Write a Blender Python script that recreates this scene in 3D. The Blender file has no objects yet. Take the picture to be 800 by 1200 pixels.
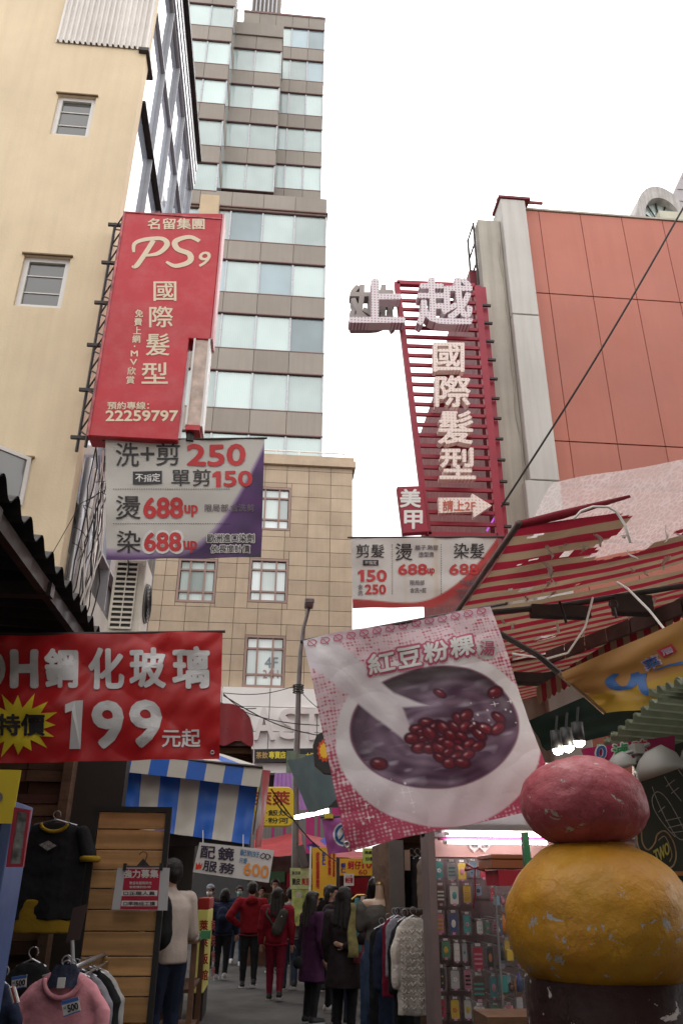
import bpy, bmesh, math, random
import numpy as np
from mathutils import Vector, Matrix, noise
random.seed(7)
PI = math.pi
S = bpy.context.scene
COL = S.collection
# ---------------- camera ----------------
F = 933.0
TH, YAW, ROLL = math.radians(25.35), math.radians(5.0), math.radians(0.41)
R = (Matrix.Rotation(-YAW, 3, 'Z') @ Matrix.Rotation(PI/2+TH, 3, 'X') @ Matrix.Rotation(ROLL, 3, 'Z'))
CAM = Vector((0, 0, 1.6))
cd = bpy.data.cameras.new('camera')
cd.sensor_fit = 'VERTICAL'; cd.sensor_height = 36.0; cd.lens = 36.0*F/1200.0
cd.clip_start = 0.05; cd.clip_end = 3000
co = bpy.data.objects.new('camera', cd); COL.objects.link(co)
co.matrix_world = Matrix.Translation(CAM) @ R.to_4x4()
S.camera = co
# ---------------- sky, sun, exposure ----------------
SUN_EL, SUN_AZ = math.radians(58), math.radians(20)     # high, behind the clouds
W = bpy.data.worlds.new('World'); S.world = W; W.use_nodes = True
wt = W.node_tree; wt.nodes.clear()
sk = wt.nodes.new('ShaderNodeTexSky'); sk.sky_type = 'NISHITA'; sk.sun_disc = False
sk.sun_elevation = SUN_EL; sk.sun_rotation = SUN_AZ
sk.dust_density = 8.0; sk.air_density = 1.0; sk.ozone_density = 1.0
hs = wt.nodes.new('ShaderNodeHueSaturation'); hs.inputs['Saturation'].default_value = 0.10
mx = wt.nodes.new('ShaderNodeMix'); mx.data_type = 'RGBA'; mx.inputs[0].default_value = 0.75
mx.inputs[7].default_value = (13.0, 12.75, 12.6, 1)           # even cloud layer over the sky
bg = wt.nodes.new('ShaderNodeBackground'); bg.inputs['Strength'].default_value = 0.10
wo = wt.nodes.new('ShaderNodeOutputWorld')
wt.links.new(sk.outputs[0], hs.inputs['Color']); wt.links.new(hs.outputs[0], mx.inputs[6])
wt.links.new(mx.outputs[2], bg.inputs['Color']); wt.links.new(bg.outputs[0], wo.inputs['Surface'])
sd = bpy.data.lights.new('sun', 'SUN'); sd.energy = 0.9; sd.angle = math.radians(25); sd.color = (1, .95, .87)
so = bpy.data.objects.new('sun', sd); COL.objects.link(so)
so.rotation_euler = (PI/2-SUN_EL, 0, PI+SUN_AZ)   # sun stands behind the photographer, high
so.location = (0, -10, 40)
S.view_settings.view_transform = 'Standard'; S.view_settings.look = 'None'
S.view_settings.exposure = 0.85; S.view_settings.gamma = 1.0
S.view_settings.use_curve_mapping = False
S.cycles.max_bounces = 6; S.cycles.diffuse_bounces = 3; S.cycles.glossy_bounces = 3
S.cycles.transmission_bounces = 6; S.cycles.transparent_max_bounces = 8
S.cycles.use_denoising = True

# ---------------- pixel rays to world points ----------------
def ray(x, y): return R @ Vector(((x-400)/F, (600-y)/F, -1))
def at(x, y, Y): d = ray(x, y); return CAM + d*(Y/d.y)
def atX(x, y, X): d = ray(x, y); return CAM + d*(X/d.x)
def atZ(x, y, Z): d = ray(x, y); return CAM + d*((Z-1.6)/d.z)
def pxl(p):
    q = R.transposed() @ (Vector(p)-CAM); return (400+F*q.x/-q.z, 600-F*q.y/-q.z)

# ---------------- materials ----------------
class NT:
    def __init__(s, name):
        s.m = bpy.data.materials.new(name); s.m.use_nodes = True; s.t = s.m.node_tree; s.t.nodes.clear()
        s.out = s.t.nodes.new('ShaderNodeOutputMaterial')
        s.b = s.n('ShaderNodeBsdfPrincipled'); s.t.links.new(s.b.outputs[0], s.out.inputs[0])
    def n(s, ty, ins=None, **k):
        a = s.t.nodes.new(ty)
        for q, v in k.items(): setattr(a, q, v)
        for q, v in (ins or {}).items(): s.set(a, q, v)
        return a
    def set(s, a, q, v):
        if isinstance(v, bpy.types.NodeSocket): s.t.links.new(v, a.inputs[q])
        elif isinstance(v, bpy.types.Node): s.t.links.new(v.outputs[0], a.inputs[q])
        else: a.inputs[q].default_value = v
    def pos(s, scale=(1, 1, 1)):
        g = s.n('ShaderNodeNewGeometry')
        return s.n('ShaderNodeVectorMath', {0: g.outputs['Position'], 1: scale}, operation='MULTIPLY')
    def noise(s, scale, detail=4, rough=.55, vec=None):
        return s.n('ShaderNodeTexNoise', {'Vector': vec or s.pos(), 'Scale': scale, 'Detail': detail, 'Roughness': rough})
    def ramp(s, fac, stops):
        r = s.n('ShaderNodeValToRGB', {0: fac}); cr = r.color_ramp
        while len(cr.elements) < len(stops): cr.elements.new(.5)
        for e, (p, c) in zip(cr.elements, stops):
            e.position = p; e.color = (c, c, c, 1) if isinstance(c, (int, float)) else (*c, 1)
        return r
    def mapr(s, fac, a, b, c, d):
        return s.n('ShaderNodeMapRange', {0: fac, 1: a, 2: b, 3: c, 4: d}).outputs[0]
    def mix(s, fac, a, b, blend='MIX'):
        m = s.n('ShaderNodeMix', data_type='RGBA', blend_type=blend)
        s.set(m, 0, fac); s.set(m, 6, a); s.set(m, 7, b); return m.outputs[2]
    def math(s, op, a, b=0.0):
        return s.n('ShaderNodeMath', {0: a, 1: b}, operation=op).outputs[0]
MATS = {}
def c4(c): return (c[0], c[1], c[2], 1)
def srgb(r, g, b):
    f = lambda x: x/12.92 if x <= .04045 else ((x+.055)/1.055)**2.4
    return (f(r/255), f(g/255), f(b/255))
def mat(name, col, rough=.65, var=.12, vs=2.0, bump=0, bs=40, metal=0, streak=0, objvar=0, transl=0,
        dirt=0, dcol=(.06, .05, .04), ds=1.5, spec=.4, emit=0, vcol=False, stretch=(1, 1, 1), grain=0):
    if name in MATS: return MATS[name]
    t = NT(name); b = t.b
    c = c4(col)
    if vcol: c = t.n('ShaderNodeVertexColor', layer_name='Col').outputs[0]
    base = c
    if var:
        f = t.mapr(t.noise(vs, 5, .6, t.pos(stretch)), .3, .7, 1-var, 1+var)
        base = t.mix(1.0, base, t.n('ShaderNodeCombineColor', {0: f, 1: f, 2: f}).outputs[0], 'MULTIPLY')
    if grain:
        f = t.mapr(t.noise(bs*3, 2, .7), .3, .7, 1-grain, 1+grain)
        base = t.mix(1.0, base, t.n('ShaderNodeCombineColor', {0: f, 1: f, 2: f}).outputs[0], 'MULTIPLY')
    if objvar:
        oi = t.n('ShaderNodeObjectInfo')
        f = t.mapr(oi.outputs['Random'], 0, 1, 1-objvar, 1+objvar)
        base = t.mix(1.0, base, t.n('ShaderNodeCombineColor', {0: f, 1: f, 2: f}).outputs[0], 'MULTIPLY')
    if streak:
        f = t.ramp(t.noise(1.0, 6, .6, t.pos((7, 7, .35))), [(.42, 0), (.72, streak)])
        base = t.mix(f.outputs[0], base, c4(dcol))
    if dirt:
        f = t.ramp(t.noise(ds, 8, .65), [(.45, 0), (.75, dirt)])
        base = t.mix(f.outputs[0], base, c4(dcol))
    t.set(b, 'Base Color', base)
    t.set(b, 'Roughness', t.mapr(t.noise(vs*2.3, 4), .3, .7, max(.02, rough-.1), min(1, rough+.1)) if var else rough)
    t.set(b, 'Metallic', metal); t.set(b, 'Specular IOR Level', spec)
    if bump:
        bn = t.n('ShaderNodeBump', {'Strength': bump, 'Distance': .02, 'Height': t.noise(bs, 5, .6)})
        t.set(b, 'Normal', bn)
    if emit:
        t.set(b, 'Emission Color', c4(col)); t.set(b, 'Emission Strength', emit)
    if transl:
        tr = t.n('ShaderNodeBsdfTranslucent'); t.set(tr, 'Color', base)
        m = t.n('ShaderNodeMixShader', {0: transl}); t.t.links.new(b.outputs[0], m.inputs[1]); t.t.links.new(tr.outputs[0], m.inputs[2])
        t.t.links.new(m.outputs[0], t.out.inputs[0])
    MATS[name] = t.m; return t.m

# ---------------- object helpers ----------------
WL = {}
def wloc(o): return WL.get(o.name, Vector((0, 0, 0)))
def tag(o, label=None, cat=None, group=None, kind=None):
    if label: o['label'] = label
    if cat: o['category'] = cat
    if group: o['group'] = group
    if kind: o['kind'] = kind
    return o
def thing(name, label, cat, loc=(0, 0, 0), group=None):
    o = bpy.data.objects.new(name, None); COL.objects.link(o); o.empty_display_size = .2
    o.location = loc; WL[o.name] = Vector(loc); return tag(o, label, cat, group)
def setpar(o, parent, w):
    WL[o.name] = Vector(w)
    if parent is not None:
        o.parent = parent; o.location = Vector(w)-wloc(parent)
    else: o.location = w
def inst(name, mesh, w, parent, scale=(1, 1, 1)):
    o = bpy.data.objects.new(name, mesh); COL.objects.link(o); setpar(o, parent, w); o.scale = scale; return o
class MB:
    def __init__(s): s.v = []; s.f = []; s.mi = []; s.cur = 0; s.vc = None
    def add(s, vs, fs):
        b = len(s.v); s.v += [tuple(p) for p in vs]
        for f in fs: s.f.append(tuple(i+b for i in f)); s.mi.append(s.cur)
        return s
    def m(s, i): s.cur = i; return s
    def box(s, x0, x1, y0, y1, z0, z1):
        if x0 > x1: x0, x1 = x1, x0
        if y0 > y1: y0, y1 = y1, y0
        if z0 > z1: z0, z1 = z1, z0
        v = [(x, y, z) for z in (z0, z1) for (x, y) in ((x0, y0), (x1, y0), (x1, y1), (x0, y1))]
        return s.add(v, [(3, 2, 1, 0), (4, 5, 6, 7), (0, 1, 5, 4), (1, 2, 6, 5), (2, 3, 7, 6), (3, 0, 4, 7)])
    def ext(s, pts, vec):
        """prism: polygon pts pushed along vec"""
        n = len(pts); vec = Vector(vec); P = [Vector(p) for p in pts]
        nrm = Vector((0, 0, 0))
        for i in range(n): nrm += P[i].cross(P[(i+1) % n])
        if nrm.dot(vec) > 0: P = P[::-1]
        v = P+[p+vec for p in P]
        fs = [tuple(range(n)), tuple(range(2*n-1, n-1, -1))]+[(i, i+n, (i+1) % n+n, (i+1) % n) for i in range(n)]
        return s.add(v, fs)
    def tube(s, pts, r, seg=8, cap=True):
        P = [Vector(p) for p in pts]; n = len(P)
        rs = r if isinstance(r, (list, tuple)) else [r]*n
        vs = []; up = None
        for i, p in enumerate(P):
            t = (P[min(i+1, n-1)]-P[max(i-1, 0)])
            if t.length < 1e-9: t = Vector((0, 0, 1))
            t.normalize()
            if up is None: up = Vector((0, 0, 1)) if abs(t.z) < .9 else Vector((1, 0, 0))
            a = t.cross(up).normalized(); b = a.cross(t).normalized(); up = b
            for k in range(seg):
                q = 2*PI*k/seg; vs.append(p+a*math.cos(q)*rs[i]+b*math.sin(q)*rs[i])
        fs = [(i*seg+k, i*seg+(k+1) % seg, (i+1)*seg+(k+1) % seg, (i+1)*seg+k) for i in range(n-1) for k in range(seg)]
        if cap: fs += [tuple(range(seg))[::-1], tuple((n-1)*seg+k for k in range(seg))]
        return s.add(vs, fs)
    def loft(s, rings, cap=True):
        m = len(rings[0]); vs = [p for r in rings for p in r]; n = len(rings)
        fs = [(i*m+k, i*m+(k+1) % m, (i+1)*m+(k+1) % m, (i+1)*m+k) for i in range(n-1) for k in range(m)]
        if cap: fs += [tuple(range(m))[::-1], tuple((n-1)*m+k for k in range(m))]
        return s.add(vs, fs)
    def ell(s, c, rx, ry, rz, nu=14, nv=9, rot=None):
        vs = []; c = Vector(c)
        for j in range(nv+1):
            ph = -PI/2+PI*j/nv
            for i in range(nu):
                q = 2*PI*i/nu
                p = Vector((rx*math.cos(ph)*math.cos(q), ry*math.cos(ph)*math.sin(q), rz*math.sin(ph)))
                if rot is not None: p = rot @ p
                vs.append(c+p)
        fs = [(j*nu+i, j*nu+(i+1) % nu, (j+1)*nu+(i+1) % nu, (j+1)*nu+i) for j in range(nv) for i in range(nu)]
        return s.add(vs, fs)
    def cap(s, a, b, ra, rb, seg=10):
        """rounded tapering limb"""
        a = Vector(a); b = Vector(b); d = (b-a); L = d.length; d = d.normalized() if L > 1e-6 else Vector((0, 0, 1))
        pts = []; rr = []
        for q in (-80, -55, -30): pts.append(a+d*ra*math.sin(math.radians(q))); rr.append(ra*math.cos(math.radians(q)))
        pts.append(a); rr.append(ra); pts.append(b); rr.append(rb)
        for q in (30, 55, 80): pts.append(b+d*rb*math.sin(math.radians(q))); rr.append(rb*math.cos(math.radians(q)))
        return s.tube(pts, rr, seg)
    def grid(s, fn, nu, nv, skip=None, mfn=None):
        b = len(s.v)
        for j in range(nv+1):
            for i in range(nu+1): s.v.append(tuple(fn(i/nu, j/nv)))
        for j in range(nv):
            for i in range(nu):
                if skip and skip((i+.5)/nu, (j+.5)/nv): continue
                s.f.append((b+j*(nu+1)+i, b+j*(nu+1)+i+1, b+(j+1)*(nu+1)+i+1, b+(j+1)*(nu+1)+i))
                s.mi.append(mfn((i+.5)/nu, (j+.5)/nv) if mfn else s.cur)
        return s
    def build(s, name, mats, parent=None, smooth=False, label=None, cat=None, group=None, kind=None, bevel=0, base=False, mods=()):
        P = np.array(s.v, dtype=float)
        lo, hi = P.min(0), P.max(0); c = (lo+hi)/2
        if parent is None: c[2] = lo[2]
        me = bpy.data.meshes.new(name)
        me.from_pydata((P-c).tolist(), [], s.f)
        ms = mats if isinstance(mats, (list, tuple)) else [mats]
        for m_ in ms: me.materials.append(m_)
        if len(ms) > 1: me.polygons.foreach_set('material_index', s.mi)
        if smooth: me.polygons.foreach_set('use_smooth', [True]*len(me.polygons))
        if s.vc is not None:
            a = me.color_attributes.new('Col', 'FLOAT_COLOR', 'POINT')
            a.data.foreach_set('color', np.asarray(s.vc, dtype=np.float32).ravel())
        me.update()
        o = bpy.data.objects.new(name, me); COL.objects.link(o); setpar(o, parent, Vector(c))
        tag(o, label, cat, group, kind)
        if bevel:
            bv = o.modifiers.new('bevel', 'BEVEL'); bv.width = bevel; bv.segments = 1; bv.limit_method = 'ANGLE'
        return o
def organic(shape, name, m, parent, vox=.012, disp=0, dscale=.15, smooth=2, **k):
    """one continuous surface out of overlapping limbs"""
    o = shape.build(name, m, parent, smooth=True, **k)
    r = o.modifiers.new('remesh', 'REMESH'); r.mode = 'VOXEL'; r.voxel_size = vox; r.use_smooth_shade = True
    if smooth:
        q = o.modifiers.new('smooth', 'SMOOTH'); q.factor = .5; q.iterations = smooth
    if disp:
        tx = bpy.data.textures.get('fold%d' % int(dscale*1000)) or bpy.data.textures.new('fold%d' % int(dscale*1000), 'CLOUDS')
        tx.noise_scale = dscale
        d = o.modifiers.new('folds', 'DISPLACE'); d.texture = tx; d.strength = disp; d.mid_level = .5; d.texture_coords = 'GLOBAL'
    return o

# ---------------- lettering ----------------
GC = {}
def glyph(text):
    if text in GC: return GC[text]
    cu = bpy.data.curves.new('txt', 'FONT'); cu.body = text; cu.size = 1; cu.resolution_u = 3
    o = bpy.data.objects.new('txt', cu)
    me = o.to_mesh()
    V = [(v.co.x, v.co.y) for v in me.vertices]; Fs = [tuple(p.vertices) for p in me.polygons]
    E = {}
    for f in Fs:
        for i in range(len(f)):
            a, b = f[i], f[(i+1) % len(f)]; k = (min(a, b), max(a, b)); E.setdefault(k, []).append((a, b))
    edge = [v[0] for v in E.values() if len(v) == 1]
    o.to_mesh_clear(); bpy.data.objects.remove(o); bpy.data.curves.remove(cu)
    GC[text] = (V, Fs, edge); return GC[text]
def layout(text, vertical=False, gap=.06, slant=0):
    """-> verts 2D in 0..1 box, faces, boundary edges"""
    V = []; Fs = []; Ed = []
    if vertical:
        y = 0
        for ch in text:
            if ch == ' ': y -= .4; continue
            v, f, e = glyph(ch); xs = [p[0] for p in v]; ys = [p[1] for p in v]; cx = (min(xs)+max(xs))/2
            w = max(ys)-min(ys); b = len(V)
            V += [(p[0]-cx, y+(p[1]-max(ys))) for p in v]; Fs += [tuple(i+b for i in q) for q in f]; Ed += [(i+b, j+b) for i, j in e]
            y -= w+gap
    else:
        V, Fs, Ed = glyph(text)
    A = np.array(V); 
    if slant: A[:, 0] += slant*A[:, 1]
    h = max(1e-6, A[:, 1].max()-A[:, 1].min()); w = max(1e-6, A[:, 0].max()-A[:, 0].min())
    A = (A-A.min(0))/[w, h]
    return A, Fs, Ed, w/h
def put(parent, text, box, surf, m, bold=0, vertical=False, name='lettering', off=.004, depth=0, gap=.06, slant=0, refine=0, label=None, keep=False):
    """print or mount a word inside the pixel box/quad of a surface. surf: object with P(x,y) and N"""
    if len(box) == 4 and not isinstance(box[0], (tuple, list)):
        x0, y0, x1, y1 = box; Q = [(x0, y0), (x1, y0), (x1, y1), (x0, y1)]
    else: Q = box
    A, Fs, Ed, asp = layout(text, vertical, gap, slant)
    q = [surf.inv(*p) for p in Q]
    def mp(u, v, z):
        v = 1-v
        a = [(q[0][i]*(1-u)+q[1][i]*u)*(1-v)+(q[3][i]*(1-u)+q[2][i]*u)*v for i in range(2)]
        return surf.P(a[0], a[1], z)
    H = (surf.P(*q[0], 0)-surf.P(*q[3], 0)).length; Wd = (surf.P(*q[0], 0)-surf.P(*q[1], 0)).length
    bold *= .6; sh = [(0, 0)]; bs = 0 if bold > .07 else bold   # outlines grow, bold type stays in its box
    if bold:
        sh += [(math.cos(a)*bold, math.sin(a)*bold) for a in [PI/4*i for i in range(8)]]
    mb = MB()
    if refine:
        bm = bmesh.new(); vv = [bm.verts.new((a[0]*Wd, a[1]*H, 0)) for a in A]
        for f in Fs:
            try: bm.faces.new([vv[i] for i in f])
            except ValueError: pass
        for ax, L in ((0, Wd), (1, H)):
            n = int(L/refine)
            for i in range(1, n+1):
                pc = [0, 0, 0]; nn = [0, 0, 0]; pc[ax] = i*refine; nn[ax] = 1
                bmesh.ops.bisect_plane(bm, geom=bm.verts[:]+bm.edges[:]+bm.faces[:], plane_co=pc, plane_no=nn)
        bm.verts.index_update()
        A = np.array([(v.co.x/Wd, v.co.y/H) for v in bm.verts]); Fs = [tuple(v.index for v in f.verts) for f in bm.faces]; bm.free()
    for k, (dx, dy) in enumerate(sh):
        # bold: shift in units of letter height
        vs = [mp(a[0]*(1-2*bs*H/max(Wd, 1e-6))+bs*H/max(Wd, 1e-6)+dx*H/max(Wd, 1e-6), a[1]*(1-2*bs)+bs+dy, off+depth+k*.00025) for a in A]
        mb.add(vs, Fs)
        if depth:
            b = len(vs)
            v2 = vs+[mp(a[0]*(1-2*bold*H/max(Wd, 1e-6))+bold*H/max(Wd, 1e-6)+dx*H/max(Wd, 1e-6), a[1]*(1-2*bold)+bold+dy, off) for a in A]
            mb.add(v2, [(i, j, j+b, i+b) for i, j in Ed])
    return mb.build(name, m, parent, label=label)
class Plane:
    """flat face seen in the photo: axis 'Y' or 'X' plane"""
    def __init__(s, d, ax='Y', sign=-1): s.d = d; s.ax = ax; s.sign = sign
    def inv(s, x, y):
        p = at(x, y, s.d) if s.ax == 'Y' else atX(x, y, s.d)
        return (p.x, p.z) if s.ax == 'Y' else (p.y, p.z)
    def P(s, a, b, z=0):
        return Vector((a, s.d+s.sign*z, b)) if s.ax == 'Y' else Vector((s.d+s.sign*z, a, b))
class Sheet:
    """hanging cloth from four corners TL TR BR BL with a wave function"""
    def __init__(s, c, wave=None):
        s.c = [Vector(p) for p in c]; s.w = wave or (lambda u, v: 0)
        s.n = (s.c[3]-s.c[0]).cross(s.c[1]-s.c[0]).normalized()
        if s.n.dot(CAM-s.c[0]) < 0: s.n = -s.n
    def P(s, u, v, z=0):
        c = s.c; p = (c[0]*(1-u)+c[1]*u)*(1-v)+(c[3]*(1-u)+c[2]*u)*v
        return p+s.n*(s.w(u, v)+z)
    def inv(s, x, y):
        u = v = .5
        for _ in range(12):
            a = pxl(s.P(u, v)); b = pxl(s.P(u+.01, v)); c = pxl(s.P(u, v+.01))
            j = [(b[0]-a[0])/.01, (c[0]-a[0])/.01, (b[1]-a[1])/.01, (c[1]-a[1])/.01]
            det = j[0]*j[3]-j[1]*j[2]; ex, ey = x-a[0], y-a[1]
            du = (ex*j[3]-ey*j[1])/det; dv = (j[0]*ey-j[2]*ex)/det
            u += max(-.5, min(.5, du)); v += max(-.5, min(.5, dv))
        return (u, v)
    def mesh(s, nu, nv, mb=None, z=0, **k):
        mb = mb or MB(); return mb.grid(lambda u, v: s.P(u, v, z), nu, nv, **k)
def wave(amp, fu, fv, seed=0, edge=0):
    return lambda u, v: amp*(math.sin(fu*u*2*PI+seed+1.3*v)*.6+math.sin(fv*v*2*PI+seed*2+u*2)*.4+noise.noise(Vector((u*4, v*4, seed)))*1.2)
# ================= materials =================
SEALT = (.05, .045, .04)
M_asph = mat('asphalt', (.055, .053, .052), .85, .3, 1.2, bump=.5, bs=60, dirt=.4, ds=.8, grain=.15)
M_beige = mat('beige_stucco', (.76, .62, .43), .85, .09, .5, bump=.2, bs=25, streak=.16, dirt=.22, ds=.45, dcol=(.46, .34, .22), grain=.05)
M_steel = mat('painted_white_steel', (.80, .76, .72), .45, .08, 1.5, streak=.25, dcol=(.3, .24, .2))
M_darkmetal = mat('dark_steel', (.035, .03, .03), .5, .2, 3, dirt=.3, dcol=(.12, .05, .03))
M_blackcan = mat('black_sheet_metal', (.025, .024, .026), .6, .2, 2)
M_whiteframe = mat('white_window_frame', (.72, .70, .68), .4, .05, 4)
M_alu = mat('aluminium', (.42, .42, .44), .35, .1, 3, metal=.7)
M_frame2 = mat('pale_curtain_wall_frame', (.42, .43, .46), .45, .1, 3)
def glassmat(name, col, rough=.06, curtain=0):
    t = NT(name); n = t.noise(.25, 3, .6, t.pos((1, 1, .7)))
    oi = t.n('ShaderNodeObjectInfo')
    f = t.math('ADD', t.math('MULTIPLY', n.outputs[0], .6), t.math('MULTIPLY', oi.outputs['Random'], .45))
    r = t.ramp(f, [(.25, tuple(c*.55 for c in col)), (.55, col), (.85, tuple(min(1, c*1.35) for c in col))])
    base = r.outputs[0]
    if curtain:
        w = t.n('ShaderNodeTexWave', {'Vector': t.pos(), 'Scale': 3.2, 'Distortion': 2.5, 'Detail': 2}, wave_type='BANDS', bands_direction='X')
        fa = t.mapr(w.outputs[1], 0, 1, 1-curtain, 1.0)
        base = t.mix(1.0, base, t.n('ShaderNodeCombineColor', {0: fa, 1: fa, 2: fa}).outputs[0], 'MULTIPLY')
    t.set(t.b, 'Base Color', base); t.set(t.b, 'Roughness', rough); t.set(t.b, 'Specular IOR Level', .9)
    t.set(t.b, 'Coat Weight', .4); t.set(t.b, 'Coat Roughness', .03)
    t.set(t.b, 'Normal', t.n('ShaderNodeBump', {'Strength': .04, 'Distance': .3, 'Height': t.noise(.5, 2)}))
    return t.m
M_tglass = glassmat('tower_glass', (.54, .66, .64), curtain=.09)
M_tglass2 = glassmat('tower_glass_blue', (.34, .45, .49))
M_bluegl = glassmat('reflective_glass', (.38, .42, .50), .04)
M_darkgl = glassmat('dark_window_glass', (.13, .13, .125), .1)
M_podgl = glassmat('pale_window_glass', (.66, .77, .74), curtain=.06)
M_spandrel = mat('brown_spandrel_panel', (.30, .26, .22), .5, .08, .3, objvar=.08, streak=.1)
M_mullion = mat('brown_mullion', (.20, .11, .10), .5, .05)
M_stone = mat('beige_stone_cladding', (.47, .365, .26), .7, .10, 1.2, bump=.1, bs=12, objvar=.10, grain=.07, streak=.12, dcol=(.17, .12, .08))
M_stone2 = mat('stone_joint', (.16, .12, .085), .9, .05)
M_tile = mat('grey_wall_tile', (.45, .42, .36), .5, .08, 1, objvar=.08, streak=.25, dcol=(.15, .13, .11))
M_redpanel = mat('terracotta_wall_panel', (.46, .16, .115), .6, .10, .35, objvar=.05, streak=.18, dcol=(.33, .12, .09), bump=.05, bs=4)
M_joint = mat('dark_joint', (.20, .085, .065), .8, .1)
M_pillar = mat('white_clad_panel', (.56, .54, .51), .5, .06, .8, streak=.3, dcol=(.30, .27, .23))
M_slab = mat('weathered_concrete', (.47, .44, .38), .8, .12, .8, streak=.45, dcol=(.22, .19, .15), bump=.2, bs=10)
M_reddark = mat('dark_red_paint', (.19, .02, .03), .5, .15, 2, dirt=.3)
M_red = mat('red_steel_paint', (.33, .022, .045), .45, .12, 3, dirt=.2, dcol=(.1, .02, .02))
M_white = mat('white_paint', (.78, .77, .75), .5, .05)
M_pinkgrey = mat('white_sign_cladding', (.86, .83, .80), .45, .05, .5, objvar=.03, streak=.05, dcol=(.5, .46, .42))
M_black = mat('black_plastic', (.02, .02, .02), .45, .1)
M_rubber = mat('black_cable', (.018, .015, .015), .6, 0)

# ================= ground =================
g = MB().grid(lambda u, v: (-400+800*u, -300+900*v, 0), 40, 40)
g.build('street_ground', M_asph, kind='structure')

# ================= left beige building =================
XL = -2.65; YL = 9.4
lb = thing('apartment_building', 'beige stuccoed building with small white windows and blue glass side', 'building', (-6, 12, 0))
def px_rect(x0, y0, x1, y1, Y):
    a = at(x0, y0, Y); b = at(x1, y1, Y); c = at(x0, y1, Y); d = at(x1, y0, Y)
    return (a.x+c.x)/2, (b.x+d.x)/2, (b.z+c.z)/2, (a.z+d.z)/2
wins = [px_rect(63, 112, 109, 159, YL), px_rect(22, 300, 78, 360, YL), px_rect(-30, 536, 33, 592, YL)]
# wall with true openings: strips of blocks
def holed_wall(mb, x0, x1, z0, z1, y0, y1, holes):
    xs = sorted({x0, x1, *[h[0] for h in holes], *[h[1] for h in holes]}); zs = sorted({z0, z1, *[h[2] for h in holes], *[h[3] for h in holes]})
    def hole(x, z): return any(h[0] < x < h[1] and h[2] < z < h[3] for h in holes)
    nx, nz = len(xs)-1, len(zs)-1
    ins = lambda i, k: 0 <= i < nx and 0 <= k < nz and not hole((xs[i]+xs[i+1])/2, (zs[k]+zs[k+1])/2)
    for i in range(nx):
        for k in range(nz):
            if not ins(i, k): continue
            a, b, c, d = xs[i], xs[i+1], zs[k], zs[k+1]
            mb.add([(a, y0, c), (b, y0, c), (b, y0, d), (a, y0, d)], [(0, 1, 2, 3)])
            mb.add([(a, y1, c), (b, y1, c), (b, y1, d), (a, y1, d)], [(3, 2, 1, 0)])
            if not ins(i-1, k): mb.add([(a, y0, c), (a, y1, c), (a, y1, d), (a, y0, d)], [(3, 2, 1, 0)])
            if not ins(i+1, k): mb.add([(b, y0, c), (b, y1, c), (b, y1, d), (b, y0, d)], [(0, 1, 2, 3)])
            if not ins(i, k-1): mb.add([(a, y0, c), (b, y0, c), (b, y1, c), (a, y1, c)], [(3, 2, 1, 0)])
            if not ins(i, k+1): mb.add([(a, y0, d), (b, y0, d), (b, y1, d), (a, y1, d)], [(0, 1, 2, 3)])
    return mb
w = holed_wall(MB(), -12, XL, 0, 20, YL, YL+.28, wins)
w.build('wall', M_beige, lb)
MB().box(-12, XL-.14, YL+.28, 15.6, 0, 20).build('building_core', mat('core_grey', (.12, .12, .12)), lb)
for i, (x0, x1, z0, z1) in enumerate(wins):
    f = MB(); t_ = .075
    f.box(x0+.002, x1-.002, YL+.05, YL+.13, z1-t_, z1-.002).box(x0+.002, x1-.002, YL+.05, YL+.13, z0+.002, z0+t_).box(x0+.002, x0+t_, YL+.05, YL+.13, z0+t_, z1-t_).box(x1-t_, x1-.002, YL+.05, YL+.13, z0+t_, z1-t_)
    fr = f.build('window', M_whiteframe, lb)
    if i == 1: pass
    MB().box(x0+t_, x1-t_, YL+.09, YL+.10, z0+t_, z1-t_).build('pane', M_darkgl, fr)
    b = MB()
    for q in (.33, .66): b.box(x0+t_, x1-t_, YL+.075, YL+.088, z0+(z1-z0)*q-.008, z0+(z1-z0)*q+.008)
    b.build('bar', M_whiteframe, fr)
    MB().box(x0-.03, x1+.03, YL-.035, YL+.03, z1+.003, z1+.028).build('lintel', mat('stained_lintel', (.22, .15, .08), .8, .3, 4), lb)
# opened casement at the lowest window
x0, x1, z0, z1 = wins[2]
c = MB(); p0 = Vector((x1-.02, YL-.01, 0)); dr = Vector((-.35, -.33, 0)).normalized()*.5
for (a, b_, h0, h1) in ((0, .05, z0, z1), (.45, .5, z0, z1), (.05, .45, z0, z0+.05), (.05, .45, z1-.05, z1)):
    u0 = p0+dr*(a/.5); u1 = p0+dr*(b_/.5)
    c.ext([(u0.x, u0.y, h0), (u1.x, u1.y, h0), (u1.x, u1.y, h1), (u0.x, u0.y, h1)], (.02, -.02, 0))
cs = c.build('open_casement', M_whiteframe, lb)
u0 = p0+dr*.1; u1 = p0+dr*.9
MB().ext([(u0.x, u0.y, z0+.05), (u1.x, u1.y, z0+.05), (u1.x, u1.y, z1-.05), (u0.x, u0.y, z1-.05)], (.006, -.006, 0)).build('pane', M_darkgl, cs)
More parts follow.
